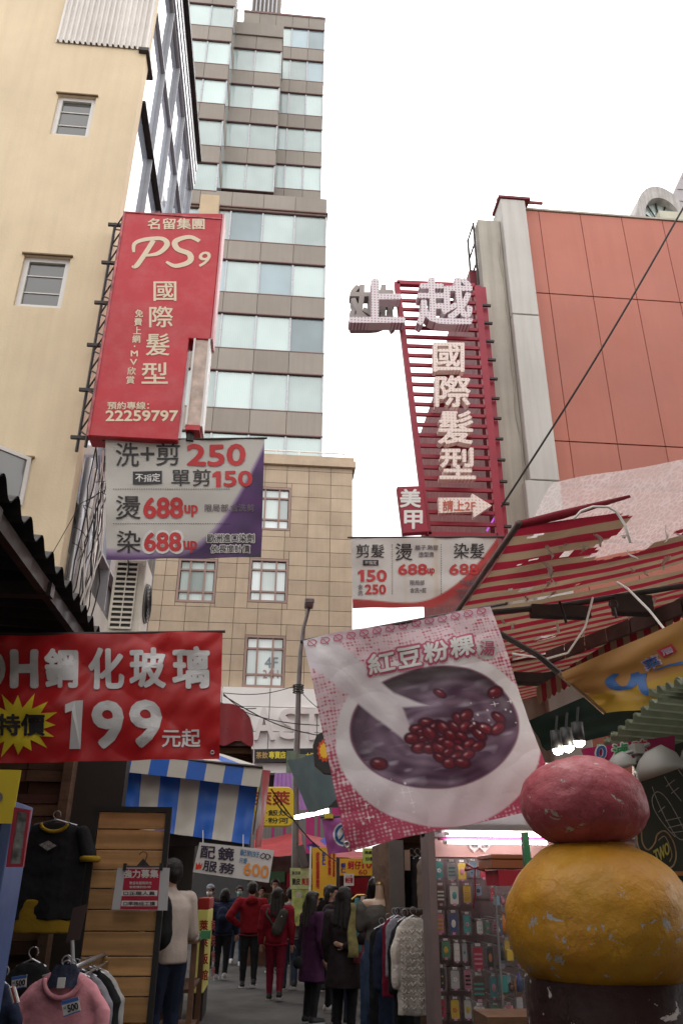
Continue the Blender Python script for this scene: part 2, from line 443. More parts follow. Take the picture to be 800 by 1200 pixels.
# corrugated cladding above
ca, cb = at(58, 52, YL), at(171, 57, YL)
zc = (ca.z+cb.z)/2; xc0 = ca.x+.1
nrib = 17; wid = (XL+.04-xc0)/nrib
for k in range(nrib):
    xa = xc0+k*wid
    prof = [(0, .02), (.25, .02), (.38, .07), (.62, .07), (.75, .02), (1.0, .02)]
    m_ = MB().grid(lambda u, v, xa=xa: (xa+wid*prof[min(5, int(round(u*5)))][0], YL-prof[min(5, int(round(u*5)))][1], zc+v*4.4), 5, 1)
    m_.build('corrugated_sheet', M_steel, lb)
MB().box(XL-.12, XL+.06, YL-.08, YL+.5, zc-.09, zc-.02).build('flashing', M_darkmetal, lb)
# glass side wall above the street
YF = 15.6; ZT = 19.3
sidez = [6.2, 8.6, 11.2, 13.9, 16.3, 18.2]
ys = [YL+.30, YL+1.5, YL+2.75, YL+4.0, YL+5.2, YF]
for i in range(len(sidez)-1):
    for k in range(len(ys)-1):
        MB().box(XL-.10, XL-.06, ys[k]+.03, ys[k+1]-.03, sidez[i]+.04, sidez[i+1]-.04).build('pane', M_bluegl, lb)
for y in ys[1:]:
    MB().box(XL-.12, XL+.02, y-.014, y+.014, 5.5, 18.2).build('mullion', M_frame2, lb)
for z in sidez:
    MB().box(XL-.12, XL+(.05 if z in (13.9,) else .012), YL+.29, YF, z-.022, z+.022).build('transom', M_darkmetal if z == 13.9 else M_frame2, lb)
for k in range(5):
    MB().box(XL-.12, XL+.05+.02*(k % 2), YL+.3, YF+.05, 18.26+k*.22, 18.44+k*.22).build('louvre', M_alu, lb)
MB().box(XL-.14, XL+.16, YL+.32, YF+.1, 19.36, 19.5).build('cornice', M_darkmetal, lb)
MB().box(XL-.13, XL-.02, YL+.3, YF, 0, 5.5).build('street_side_wall', M_tile, lb)
# fluted downpipes and cable bundles down the corner
for k in range(4):
    y = YL+.42+k*.30
    MB().tube([(XL+.05, y, 3.2), (XL+.05, y, 6.9)], .055, 10).build('downpipe', M_alu if k % 2 == 0 else M_steel, lb, smooth=True)
for k in range(14):
    rr = random.Random(k); pts = []
    x = XL+.04+rr.random()*.10; y = YL+.1+rr.random()*.9
    for j in range(12):
        pts.append((x+.05*math.sin(j*1.1+k)+rr.uniform(-.02, .02)+.1, y+rr.uniform(-.08, .08), 3.3+j*.34))
    MB().tube(pts, .007+.006*rr.random(), 5).build('cable', M_rubber if k % 3 else M_steel, lb)
for k in range(5):
    rr = random.Random(50+k); cx, cy, cz = XL+.17+.03*k, YL-.02+.1*k, 5.2+k*.31+.1*rr.random()
    MB().tube([(cx+(.05+.03*k)*math.cos(a+k)+.04*math.sin(2*a), cy+.05*math.sin(a*1.7), cz+(.22-.03*k)*math.sin(a*.8)) for a in [i*.5 for i in range(5+k)]], .005, 5).build('cable', M_rubber, lb)
# long thin wire to the shop roof
MB().tube([at(122, 575, 9.3), at(95, 590, 9.1), at(62, 648, 9.1)], .005, 5).build('cable', M_rubber, lb)

# grey tiled building past the corner
tb = thing('tiled_building', 'narrow grey tiled building between beige building and brown stone block', 'building', (-4.2, 19, 0))
Yt = 17.0; a_ = at(181, 650, Yt)
MB().box(-8, a_.x-.01, Yt+.03, Yt+.35, 0, 10.2).build('wall', mat('tile_grout', (.14, .13, .12)), tb)
tile = None
nx = 7; wdt = .46; hgt = .44
for i in range(nx):
    for k in range(22):
        xx = a_.x-.01-wdt*(i+.5); zz = 10.2-hgt*(k+.5)
        if zz < 1: continue
        if tile is None:
            tile = MB().box(xx-wdt/2+.008, xx+wdt/2-.008, Yt-.02, Yt+.035, zz-hgt/2+.008, zz+hgt/2-.008).build('tile', M_tile, tb)
        else: inst('tile', tile.data, (xx, Yt+.0075, zz), tb)

# ================= glass tower =================
tw = thing('glass_tower', 'tall brown and glass office tower with stepped bays behind the market', 'building', (-1, 38, 0))
def bay(x0, x1, Y, depth, sill, n, ncol, pitch=3.7, hw=2.25, gl=M_tglass, core=True, right=True, cols=None):
    """sill = list base z of lowest window; windows hw high, spandrel pitch-hw"""
    MB().box(x0+.1, x1-.1, Y+.3, Y+depth, 0, sill+n*pitch+.2).build('core', mat('tower_core', (.05, .05, .05)), tw)
    cw = (x1-x0)/ncol
    for k in range(n):
        z = sill+k*pitch
        for i in range(ncol):
            a, b = x0+i*cw, x0+(i+1)*cw
            pm = MB().box(a+.05, b-.05, Y+.12, Y+.2, z+.05, z+hw-.05)
            pm.build('window_pane', gl if random.random() < .8 else M_tglass2, tw)
            MB().box(a+.012, b-.012, Y, Y+.24, z+hw+.06, z+pitch-.06).build('spandrel', M_spandrel, tw)
            if i: MB().box(a-.045, a+.045, Y+.05, Y+.22, z+.05, z+hw-.05).build('mullion', M_alu, tw)
        MB().box(x0-.01, x1+.015, Y-.015, Y+.25, z+hw, z+hw+.055).build('ledge', M_mullion, tw)
        MB().box(x0-.01, x1+.015, Y-.015, Y+.25, z-.055, z+.0).build('ledge', M_mullion, tw)
        MB().box(x1-.07, x1+.01, Y+.03, Y+.24, z+.0, z+hw).build('corner_post', M_alu, tw)
        if right:
            MB().box(x1-.02, x1+.0, Y+.27, Y+depth-.1, z+.06, z+hw-.06).build('return_pane', M_tglass2, tw)
            MB().box(x1-.1, x1+.01, Y+.27, Y+depth-.1, z+hw+.06, z+pitch-.06).build('return_spandrel', M_spandrel, tw)
zb = 34.72   # sill of the top lower-tier window row
low0 = zb-3.72*4
bay(-9.0, 2.03, 34.5, 6, low0, 5, 6, 3.72, 2.28)
# roof ledges of the lower tier
MB().box(-9.05, 2.1, 34.4, 41, low0+5*3.72-1.3+.0, low0+5*3.72-1.22).build('ledge', M_mullion, tw)
# left bay (flush with the lower tier), middle and right bays stepping back
lz = 38.38
bay(-9.0, -4.45, 34.5, 2.3, lz, 7, 3, 3.7, 2.25)
mz = (39.39-1.6)*36.7/35.2+1.6
bay(-6.6, -1.19, 36.7, 3.4, mz, 4, 3, 3.7, 2.3)
MB().box(-6.6, -1.15, 36.6, 40, mz+4*3.7-.02, mz+4*3.7+1.25).build('parapet', M_spandrel, tw)
rz = (40.64-1.6)*40/36.+1.6
bay(-4.4, 1.93, 40.0, 4, rz-3.7, 6, 5, 3.7, 2.3)
MB().box(-4.4, 1.97, 39.95, 44, rz+5*3.7-.05+.0, rz+5*3.7+.15).build('parapet', M_mullion, tw)
for k in range(7):
    MB().box(-3.9+k*.32, -3.8+k*.32, 40.4, 40.6, rz+5*3.7+.2, rz+5*3.7+6).build('roof_fin', M_alu, tw)
MB().box(-3.9, -1.6, 40.7, 42, rz+5*3.7+.2, rz+5*3.7+6).build('plant_room', M_spandrel, tw)
# cream block wedged behind the sign
MB().box(-5.2, -4.15, 33.9, 34.4, 35.2, 37.4).build('cream_panel', mat('cream_render', (.55, .42, .28), .8, .1, 1), tw)

# ================= beige stone podium block =================
pb = thing('stone_office_building', 'brown stone clad block with mullioned windows below the tower', 'building', (-2, 32, 0))
YP = 30.0
xr = at(413, 650, YP).x; xl = -9.0
ztop = at(400, 549, YP).z; zbot = 8.42
cols_px = [(212, 257), (294, 339)]
rows_px = [(571, 621), (655, 706), (745, 806)]
pw = []
for cx0, cx1 in cols_px:
    for ry0, ry1 in rows_px:
        if cx0 == 212 and ry0 == 745: continue
        pw.append(px_rect(cx0, ry0, cx1, ry1, YP))
xa = [min(p[0] for p in pw if abs(p[0]-c) < 1) for c in ()]
pw = [(-3.85, -2.33, a[2], a[3]) if a[0] < -2 else (-1.05, .50, a[2], a[3]) for a in pw]
holed_wall(MB(), xl, xr-.03, zbot, ztop, YP+.04, YP+.4, pw).build('wall', M_stone2, pb)
MB().box(xl, xr-.04, YP+.6, YP+4, 0, ztop).build('core', mat('tower_core', (.05, .05, .05)), pb)
sh_, sw_ = .62, .93
rowz = []; z = zbot; 
stone_mesh = {}
ncol = int((xr-xl)/sw_)+1; nrow = int((ztop-zbot)/sh_)+1
for k in range(nrow):
    z0 = zbot+k*sh_; z1 = min(ztop, z0+sh_)
    for i in range(ncol):
        x1 = xr-i*sw_; x0 = max(xl, x1-sw_)
        if x1 < -6.2: continue
        # clip by windows
        segs = [(x0, x1, z0, z1)]
        for h in pw:
            hx0, hx1, hz0, hz1 = h[0]-.01, h[1]+.01, h[2]-.01, h[3]+.01
            ns = []
            for (a, b, c, d) in segs:
                if b <= hx0 or a >= hx1 or d <= hz0 or c >= hz1: ns.append((a, b, c, d)); continue
                if a < hx0: ns.append((a, hx0, c, d)); a = hx0
                if b > hx1: ns.append((hx1, b, c, d)); b = hx1
                if c < hz0: ns.append((a, b, c, hz0))
                if d > hz1: ns.append((a, b, hz1, d))
            segs = ns
        for (a, b, c, d) in segs:
            if b-a < .05 or d-c < .05: continue
            key = (round(b-a, 2), round(d-c, 2))
            if key not in stone_mesh:
                o = MB().box(a+.01, b-.01, YP, YP+.06, c+.01, d-.01).build('stone', M_stone, pb); stone_mesh[key] = o.data
            else: inst('stone', stone_mesh[key], ((a+b)/2, YP+.03, (c+d)/2), pb)
M_pframe = mat('rose_brown_frame', (.33, .22, .185), .5, .1)
for (x0, x1, z0, z1) in pw:
    f = MB(); y0, y1 = YP-.01, YP+.16
    f.box(x0, x1, y0, y1, z1-.09, z1).box(x0, x1, y0, y1, z0, z0+.09).box(x0, x0+.09, y0+.003, y1, z0+.09, z1-.09).box(x1-.09, x1, y0+.003, y1, z0+.09, z1-.09)
    fr = f.build('window', M_pframe, pb)
    xs = [x0+.09, x0+(x1-x0)*.31, x0+(x1-x0)*.69, x1-.09]; zs = [z0+.09, z0+(z1-z0)*.25, z0+(z1-z0)*.75, z1-.09]
    b = MB()
    for q in xs[1:3]: b.box(q-.035, q+.035, YP+.02, YP+.14, z0+.09, z1-.09)
    for q in zs[1:3]: b.box(x0+.09, x1-.09, YP+.03, YP+.13, q-.035, q+.035)
    b.build('glazing_bar', M_pframe, fr)
    for i in range(3):
        for k in range(3):
            MB().box(xs[i]+.03, xs[i+1]-.03, YP+.10, YP+.12, zs[k]+.03, zs[k+1]-.03).build('pane', M_podgl, fr)
MB().box(xl, xr+.12, YP-.16, YP+1, ztop+.003, ztop+.28).build('cornice', M_stone, pb)
MB().box(xl, xr+.06, YP-.08, YP+1, ztop+.283, ztop+.5).build('cornice', M_stone, pb)
r_ = MB()
for k in range(8): r_.tube([(xr-.3-k*1.0, YP+.5, ztop+.5), (xr-.3-k*1.0, YP+.5, ztop+1.0)], .03, 6)
r_.tube([(xr-.3, YP+.5, ztop+1.0), (xl, YP+.5, ztop+1.0)], .035, 6)
r_.build('roof_railing', M_steel, pb)
# handwritten notice in the lowest window
pl = Plane(YP+.09)
put(pb, '4F', (310, 770, 326, 783), pl, mat('window_paint', (.25, .30, .33)), bold=.03, name='window_notice')
put(pb, '24H', (308, 785, 326, 795), pl, mat('window_paint2', (.45, .25, .25)), bold=.02, name='window_notice')
# white cladding band with raised letters
za, zd = at(330, 806, YP-.5).z, at(330, 884, YP-.5).z
cw = 1.75
for i in range(7):
    x1 = xr+.4-i*cw
    for (p0, p1) in ((0, .33), (.33, .70), (.70, 1.0)):
        h = za-zd
        MB().box(x1-cw+.012, x1-.012, YP-.5, YP-.02, zd+h*p0+.012, zd+h*p1-.012).build('cladding_panel', M_pinkgrey, pb)
pe = Plane(YP-.5)
M_letter = mat('raised_white_letter', (.74, .68, .66), .5, .05)
for ch, bx in (('A', (297, 830, 322, 868)), ('S', (327, 831, 352, 867)), ('T', (352, 831, 378, 868)), ('E', (268, 832, 292, 868))):
    put(pb, ch, bx, pe, M_letter, bold=.045, depth=.16, name='raised_letter')
# ================= red panelled building on the right =================
rb = thing('red_panel_building', 'terracotta panelled building with white corner pillar behind striped awnings', 'building', (8, 14, 0))
YR = 12.5
XR0 = 5.02; ZR = 15.05
MB().box(XR0, 16, YR+.05, YR+8, 0, ZR).build('wall', M_joint, rb)
xs = [5.03, 5.37, 6.30, 7.24, 8.17, 9.10, 10.03, 10.96, 11.9, 12.8]
zs = [3.0, 5.2, 7.2, 8.30, 9.22, 12.75, ZR+.0]
for i in range(len(xs)-1):
    for k in range(len(zs)-1):
        MB().box(xs[i]+.006, xs[i+1]-.006, YR, YR+.07+.004*((i*7+k*3) % 4), zs[k]+.012, zs[k+1]-.012).build('wall_panel', M_redpanel, rb, bevel=.004)
MB().box(XR0-.1, 16, YR-.03, YR+.5, ZR+.003, ZR+.05).build('roof_edge', M_slab, rb)
# white clad pillar in three lengths
for (z0, z1, x0) in ((2, 8.24, 4.36), (8.26, 11.97, 4.46), (11.99, 15.1, 4.46)):
    MB().box(x0, 5.0, YR-.22, YR+.4, z0, z1).build('pillar_panel', M_pillar, rb, bevel=.012)
MB().box(4.42, 5.12, YR-.25, YR+.3, 15.11, 15.17).build('pillar_cap', M_reddark, rb)
MB().box(4.42, 5.45, YR-.10, YR-.05, 15.175, 15.23).build('pillar_cap', M_reddark, rb)
# weathered slab beside the pillar
MB().box(3.97, 4.455, YR-.05, YR+.2, 0, 14.62).build('concrete_slab', M_slab, rb, bevel=.01)
pts = [(4.40+.02*math.sin(z*1.7)+.015*math.sin(z*5), YR-.065, z) for z in [5+.2*i for i in range(46)]]
MB().tube(pts, .014, 6).build('wall_cable', mat('beige_cable', (.4, .36, .3), .6, 0), rb)
# dark red side box behind the sign frame
MB().box(3.8, 3.965, YR+.28, 15.1, 10.1, 13.5).build('side_wall', M_reddark, rb)
MB().box(3.8, 3.965, YR+.28, 13.6, 3, 10.09).build('side_wall', M_reddark, rb)
MB().box(3.97, 6, YR+.21, 20, 0, 13.5).build('rear_mass', M_reddark, rb)
# ladder frame up the slab
fr = MB()
for (x, y) in ((3.90, YR+.05), (3.90, YR+.55)): fr.tube([(x, y, 12.2), (x, y, 14.6)], .025, 6)
for z in (12.4, 12.95, 13.5, 14.05, 14.58):
    fr.tube([(3.90, YR+.05, z), (3.90, YR+.55, z)], .02, 6)
fr.build('ladder_frame', M_darkmetal, rb)
pts = [at(658/2.607+540-190, 100, 1)]
# curly loose wire on the cap
MB().tube([(4.45+.9*t, YR-.32, 15.13+.16*math.sin(t*PI)) for t in [i/10 for i in range(11)]], .01, 5).build('loose_wire', M_rubber, rb)

# far right: grey tiled tower and arched roof window behind the red wall
ft = thing('grey_tiled_tower', 'slanting grey tiled tower rising behind the red panel building', 'building', (30, 30, 0))
Yg = 34.0
q = [at(772, 262, Yg), at(802, 196, Yg), at(880, 120, Yg), at(880, 262, Yg)]
pg = MB().ext([q[0], q[1], q[2], q[3]], (0, 3, 0)).build('wall', mat('pale_mosaic', (.42, .39, .40), .6, .1, 3), ft)
MB().box(q[0].x-.0, q[3].x, Yg, Yg+3, 0, q[0].z-.01).build('lower_wall', mat('pale_mosaic', (.42, .39, .40)), ft)
for k in range(1, 6):
    a = q[0].lerp(q[1], k/5)+Vector((.15, -.02, 0)); b = a+(q[2]-q[1])*.9
    MB().tube([a, a+Vector((7, 0, 0))], .02, 4).build('tile_joint', M_joint, ft)
ar = thing('arched_dormer', 'pale arched roof window peeping over the red panel wall', 'window', (26, 30, 15))
Yd = 30.0
c0 = at(776, 262, Yd); 
def arch(cx, cz, rx, rz, n=20): return [(cx-rx*math.cos(PI*i/n), cz+rz*math.sin(PI*i/n)) for i in range(n+1)]
pc = at(777, 256, Yd); sx = (at(806, 256, Yd).x-pc.x); sz = at(777, 219, Yd).z-pc.z
sz1 = sz*.64; sx1 = sx*.70
o_ = arch(pc.x, pc.z, sx, sz); i_ = arch(pc.x, pc.z, sx1, sz1)
mb = MB()
for k in range(len(o_)-1):
    mb.ext([(o_[k][0], Yd, o_[k][1]), (o_[k+1][0], Yd, o_[k+1][1]), (i_[k+1][0], Yd, i_[k+1][1]), (i_[k][0], Yd, i_[k][1])], (0, 1.4, 0))
mb.build('arch', mat('grey_plaster', (.48, .45, .43), .8, .15, 2, streak=.4), ar)
MB().ext([(p[0], Yd+.5, p[1]) for p in i_], (0, .05, 0)).build('pane', M_tglass, ar)
for a in (30, 60, 90, 120, 150):
    d = Vector((math.cos(math.radians(a))*sx1, 0, math.sin(math.radians(a))*sz1))
    MB().tube([Vector((pc.x, Yd+.42, pc.z)), Vector((pc.x, Yd+.42, pc.z))+d], .05, 4).build('glazing_bar', M_darkmetal, ar)
MB().box(pc.x-sx*.4, pc.x+sx*3, Yd-.6, Yd+1, 0, at(777, 247, Yd-.6).z).build('roof_block', mat('pale_cream_render', (.55, .53, .42), .8, .1, 2), ar)

# ================= bar frame sign with raised characters =================
YS = 12.0
sg = thing('bar_frame_sign', 'dark red barred frame sign with large studded white characters on red building', 'sign', (3.6, YS, 6.9))
ps = Plane(YS)
TL, TR, BR, BL = at(465, 330, YS), at(556, 334, YS), at(583, 628, YS), at(502, 626, YS)
def tb_(p, q, w, name, m, dy=.06):
    p = Vector(p); q = Vector(q); d = (q-p).normalized(); n = Vector((-d.z, 0, d.x))*w/2
    return MB().ext([p-n, q-n, q+n, p+n], (0, dy, 0)).build(name, m, sg)
tb_(TL, BL, .10, 'frame_rail', M_red, .1); tb_(TR+Vector((.05, 0, 0)), BR+Vector((.05, 0, 0)), .13, 'frame_rail', M_red, .1)
tb_(TL, TR, .09, 'frame_rail', M_red, .1); tb_(BL, BR, .10, 'frame_rail', M_red, .1)
ys_px = [346, 361, 377, 393, 403, 417, 430, 445, 459, 474, 489, 503, 517, 531, 545, 558, 572, 584, 598, 612]
nb = 25
for k in range(1, nb):
    t = k/nb
    a = TL.lerp(BL, t)+Vector((.05, .012, 0)); b = TR.lerp(BR, t)+Vector((-.02, .012, 0))
    tb_(a, b, .065, 'bar', M_red, .05)
    b = TR.lerp(BR, t)
    if k % 2 == 0: MB().box(b.x+.1, 3.96, YS+.05, YS+.1, b.z-.02, b.z+.02).build('bracket', M_darkmetal, sg)
MB().box(3.80, 3.92, YS+.15, YS+.4, BR.z-.3, TR.z+.1).build('back_rail', M_red, sg)
M_cream = mat('cream_sign_letter', (.72, .56, .50), .5, .05)
M_bulbside = mat('letter_side', (.35, .31, .29), .5, .1)
# studded metal face: small bulbs set in a grid
def studmat(name, col, dots):
    t = NT(name)
    v = t.n('ShaderNodeTexVoronoi', {'Vector': t.pos((1, 0, 1)), 'Scale': 16, 'Randomness': 0.0})
    f = t.ramp(v.outputs[0], [(.20, 1), (.30, 0)])
    f.color_ramp.interpolation = 'LINEAR'
    t.set(t.b, 'Base Color', t.mix(f.outputs[0], c4(col), c4(dots))); t.set(t.b, 'Roughness', .45)
    return t.m
M_stud = studmat('studded_letter_face', (.74, .68, .70), (.42, .24, .33))
M_studc = studmat('studded_cream_face', (.88, .74, .68), (.70, .50, .45))
M_purp = mat('violet_led', (.45, .1, .6), .4, 0, emit=.6)
put(sg, '越', (485, 336, 550, 392), ps, M_stud, bold=.035, depth=.22, name='letter', off=.05)
put(sg, '上', (407, 338, 472, 389), ps, M_stud, bold=.04, depth=.22, name='letter', off=.05)
# back-facing character behind, seen from its rear
put(sg, '越', [(462, 342), (408, 342), (408, 392), (462, 392)], Plane(YS+.3), M_bulbside, bold=.03, depth=.22, name='rear_letter', off=.0)
tb_(at(462, 352, YS), at(440, 350, YS), .05, 'bracket', M_darkmetal, .05)
for ch, bx in (('國', (505, 409, 541, 443)), ('際', (507, 447, 548, 484)), ('髮', (510, 488, 551, 527)), ('型', (512, 531, 554, 568))):
    put(sg, ch, bx, ps, M_studc, bold=.035, depth=.14, name='letter', off=.06)
ay = at(540, 597, YS).z
ap = [(511, 588), (550, 588), (550, 583), (573, 597), (552, 611), (551, 604), (512, 606)]
aw_ = MB().ext([ps.P(*ps.inv(*p), .06) for p in ap], (0, -.10, 0)).build('arrow', M_studc, sg)
put(aw_, '請上2F', (516, 591, 554, 604), ps, mat('arrow_text', (.55, .12, .08), .5, 0), bold=.03, off=.165)
for k in range(6):
    a = at(570+k*3, 622-k*5, YS+.1)
    MB().tube([a, a+Vector((.06, 0, .10))], .018, 6).build('led_strip', M_purp, sg)
# nail sign plate
sp = MB(); Yn = YS-.1
Qn = [(465, 570), (495, 569), (502, 623), (472, 625)]
pn = Plane(Yn)
nl = thing('nail_salon_plate', 'small red plate sign reading two white characters under the barred frame', 'sign', at(484, 625, Yn))
MB().ext([pn.P(*pn.inv(*p)) for p in Qn], (0, .14, 0)).build('plate', M_red, nl, bevel=.01)
put(nl, '美', (468, 573, 493, 595), pn, M_white, bold=.05); put(nl, '甲', (473, 598, 495, 620), pn, M_white, bold=.05)

# ================= box sign PS =================
YB = 9.0
bs_ = thing('box_sign', 'tall red box sign with white lettering fixed to the beige building corner', 'sign', (-1.8, YB, 6.85))
M_signred = mat('sign_red', (.50, .022, .035), .38, .10, .8, dirt=.12, dcol=(.75, .5, .5), ds=3, bump=.05, bs=3)
M_signedge = mat('sign_edge_pink', (.62, .30, .32), .45, .1)
M_cream2 = mat('sign_cream_print', (.74, .62, .46), .5, .03)
pp = Plane(YB)
shape = [(146, 248), (262, 250), (247, 398), (222, 391), (211, 508), (112, 511)]
cn = [pp.P(*pp.inv(*p)) for p in shape]
cn[5].x = cn[0].x-.0; cn[1].x = cn[2].x; cn[3].z = cn[2].z+.0; cn[4].z = cn[5].z; cn[4].x = cn[3].x
front = [(p.x, YB, p.z) for p in cn]
MB().ext(front, (0, .30, 0)).build('sign_box', M_signred, bs_, bevel=.012)
# aluminium trim along the edges
MB().box(cn[1].x+.003, cn[1].x+.03, YB-.01, YB+.31, cn[2].z, cn[1].z).build('edge_trim', M_signedge, bs_)
tr = MB()
tr.box(cn[0].x-.01, cn[0].x+.02, YB-.012, YB-.001, cn[5].z, cn[0].z).box(cn[0].x+.02, cn[1].x, YB-.012, YB-.001, cn[0].z-.02, cn[0].z)
tr.build('worn_trim', mat('worn_trim', (.45, .12, .13), .6, .6, 6), bs_)
put(bs_, '名留集團', (173, 256, 240, 269), pp, M_cream2, bold=.035)
put(bs_, '國', (180, 330, 207, 353), pp, M_cream2, bold=.02); put(bs_, '際', (175, 359, 203, 384), pp, M_cream2, bold=.02)
put(bs_, '髮', (171, 391, 199, 417), pp, M_cream2, bold=.02); put(bs_, '型', (166, 425, 197, 450), pp, M_cream2, bold=.02)
for k_, ch in enumerate('免費上網'): put(bs_, ch, (158.5-k_*1.1, 363+k_*10, 168-k_*1.1, 372+k_*10), pp, M_cream2, bold=.035)
put(bs_, 'M', (153.5, 411, 162, 418), pp, M_cream2, bold=.06); put(bs_, 'V', (152.5, 421, 161, 428), pp, M_cream2, bold=.06); put(bs_, '·', (157, 405, 159, 407), pp, M_cream2)
put(bs_, '欣', (149.5, 430.5, 159.5, 439.5), pp, M_cream2, bold=.03); put(bs_, '賞', (148, 441, 158, 450), pp, M_cream2, bold=.03)
put(bs_, '預約專線：', (126, 471, 175, 480), pp, M_cream2, bold=.035)
put(bs_, '22259797', (124, 481, 209, 494), pp, M_cream2, bold=.06)
# brush script: ribbons of varying width
def brush(parent, surf, strokes, m, name='lettering', off=.006):
    mb = MB()
    for k, st in enumerate(strokes):
        P = [Vector((*surf.inv(x, y), 0)) for x, y, w in st]; W_ = [w for _, _, w in st]
        # Catmull-Rom smoothing
        pts = []; ws = []
        for i in range(len(P)-1):
            p0, p1, p2, p3 = P[max(0, i-1)], P[i], P[i+1], P[min(len(P)-1, i+2)]
            for j in range(5):
                t = j/5; pts.append(.5*((2*p1)+(p2-p0)*t+(2*p0-5*p1+4*p2-p3)*t*t+(3*p1-p0-3*p2+p3)*t**3)); ws.append(W_[i]*(1-t)+W_[i+1]*t)
        pts.append(P[-1]); ws.append(W_[-1])
        a = surf.inv(st[0][0], st[0][1]); b = surf.inv(st[0][0]+1, st[0][1]); sc = math.hypot(a[0]-b[0], a[1]-b[1])
        vs = []
        for i, p in enumerate(pts):
            t = (pts[min(i+1, len(pts)-1)]-pts[max(i-1, 0)]); t = t.normalized() if t.length else Vector((1, 0, 0))
            n = Vector((-t.y, t.x, 0))*ws[i]*sc*.5
            vs += [surf.P(p.x+n.x, p.y+n.y, off+k*.0003), surf.P(p.x-n.x, p.y-n.y, off+k*.0003)]
        mb.add(vs, [(2*i, 2*i+1, 2*i+3, 2*i+2) for i in range(len(pts)-1)])
    return mb.build(name, m, parent)
brush(bs_, pp, [[(180, 282, 6), (172, 295, 6), (160, 312, 6), (155, 312, 2)],
                [(157, 296, 3), (158, 286, 5), (170, 281, 6), (190, 280, 6), (196, 287, 7), (186, 297, 6), (170, 300, 3)],
                [(234, 283, 5), (222, 278, 6), (206, 283, 7), (208, 292, 7), (222, 298, 7), (222, 307, 7), (206, 312, 6), (195, 307, 3)]], M_cream2)
put(bs_, '9', (233, 295, 247, 313), pp, M_cream2, bold=.03, slant=.22)
# picture light box hanging under the step
lx0, lx1, lz0, lz1 = px_rect(220, 398, 240, 500, YB+.05)
lbx = MB(); lbx.box(lx0+.04, lx1, YB+.02, YB+.28, lz0, lz1-.02)
lo = lbx.build('light_box', mat('faded_poster', (.55, .42, .36), .35, .35, 5), bs_)
MB().box(lx0+.03, lx0+.055, YB-.0, YB+.3, lz0-.02, lz1).build('light_box_frame', M_whiteframe, lo)
MB().box(lx1+.002, lx1+.03, YB-.0, YB+.3, lz0-.02, lz1).build('light_box_frame', M_whiteframe, lo)
MB().box(lx0+.04, lx1, YB-.0, YB+.3, lz0-.08, lz0-.003).build('light_box_frame', M_signred, lo)
MB().tube([(lx0+.1, YB+.1, lz0-.05), (lx0+.1, YB+.1, lz0-.2)], .05, 10).build('socket', M_black, lo)
# steel lattice and brackets toward the building
x_l = cn[0].x
lt = MB()
for z in [cn[5].z+.05+k*.32 for k in range(12)]:
    lt.tube([(x_l-.02, YB+.1, z), (x_l-.17, YB+.25, z+.16)], .012, 5).tube([(x_l-.17, YB+.25, z+.16), (x_l-.02, YB+.1, z+.32)], .012, 5)
for dx, dy in ((.03, .12), (.17, .25)): lt.tube([(x_l-dx, YB+dy, cn[5].z-.1), (x_l-dx, YB+dy, cn[0].z)], .022, 6)
lt.build('lattice', M_darkmetal, bs_)
for z in [cn[5].z+.08+k*.74 for k in range(6)]:
    MB().box(x_l-.27, x_l, YB+.22, YB+.26, z, z+.045).build('bracket_arm', M_darkmetal, bs_)

# ================= price banners =================
def ellpts(cx, cy, rx, ry, n=40, a0=0, a1=2*PI): return [(cx+rx*math.cos(a0+(a1-a0)*i/n), cy+ry*math.sin(a0+(a1-a0)*i/n)) for i in range(n+1)]
def patch(parent, surf, pts, m, off=.003, name='print', n=1):
    """flat printed area from a pixel polygon"""
    mb = MB(); vs = [surf.P(*surf.inv(*p), off) for p in pts]
    if len(vs) > 9:
        ce = sum(vs, Vector())/len(vs); vs = [ce]+vs; k = len(vs)-1; return mb.add(vs, [(0, i+1, (i+1) % k+1) for i in range(k)]).build(name, m, parent)
    return mb.add(vs, [tuple(range(len(vs)))]).build(name, m, parent)
def printmesh(name, sheet, nu, nv, fn, parent, m, z=0):
    """cloth whose dye is a colour for each vertex: fn(u,v)->rgb arrays (linear)"""
    mb = sheet.mesh(nu, nv, z=z)
    U, V = np.meshgrid(np.linspace(0, 1, nu+1), np.linspace(0, 1, nv+1))
    c = fn(U.ravel(), V.ravel()); mb.vc = np.concatenate([c, np.ones((len(c), 1))], 1)
    return mb.build(name, m, parent, smooth=True)
def lerp3(m, a, b): m = np.clip(m, 0, 1)[:, None]; return a*(1-m)+b*m
def nz(U, V, s, seed=0):
    """cheap smooth value noise"""
    rg = np.random.RandomState(seed); g = rg.rand(64, 64); x = (U*s) % 63; y = (V*s) % 63
    i = x.astype(int); j = y.astype(int); fx = x-i; fy = y-j; fx = fx*fx*(3-2*fx); fy = fy*fy*(3-2*fy)
    return (g[j, i]*(1-fx)+g[j, i+1]*fx)*(1-fy)+(g[j+1, i]*(1-fx)+g[j+1, i+1]*fx)*fy
M_vinyl = mat('printed_vinyl', (1, 1, 1), .42, .04, 2, vcol=True, bump=.08, bs=9, transl=.12)
M_ink = mat('black_print', (.03, .025, .03), .5, .05)
M_grey = mat('grey_print', (.16, .13, .15), .5, .05)
M_redink = mat('red_print', (.50, .03, .035), .45, .08)
M_whiteink = mat('white_print', (.66, .64, .62), .45, .03)
def one(parent, surf, x0, y0, x1, y1, m, off=.009):
    """heavy figure one with its flag"""
    w, h = x1-x0, y1-y0; return patch(parent, surf, [(x0, y0+h*.18), (x0+w*.45, y0), (x1, y0), (x1, y1), (x0+w*.42, y1), (x0+w*.42, y0+h*.30), (x0, y0+h*.38)], m, off)
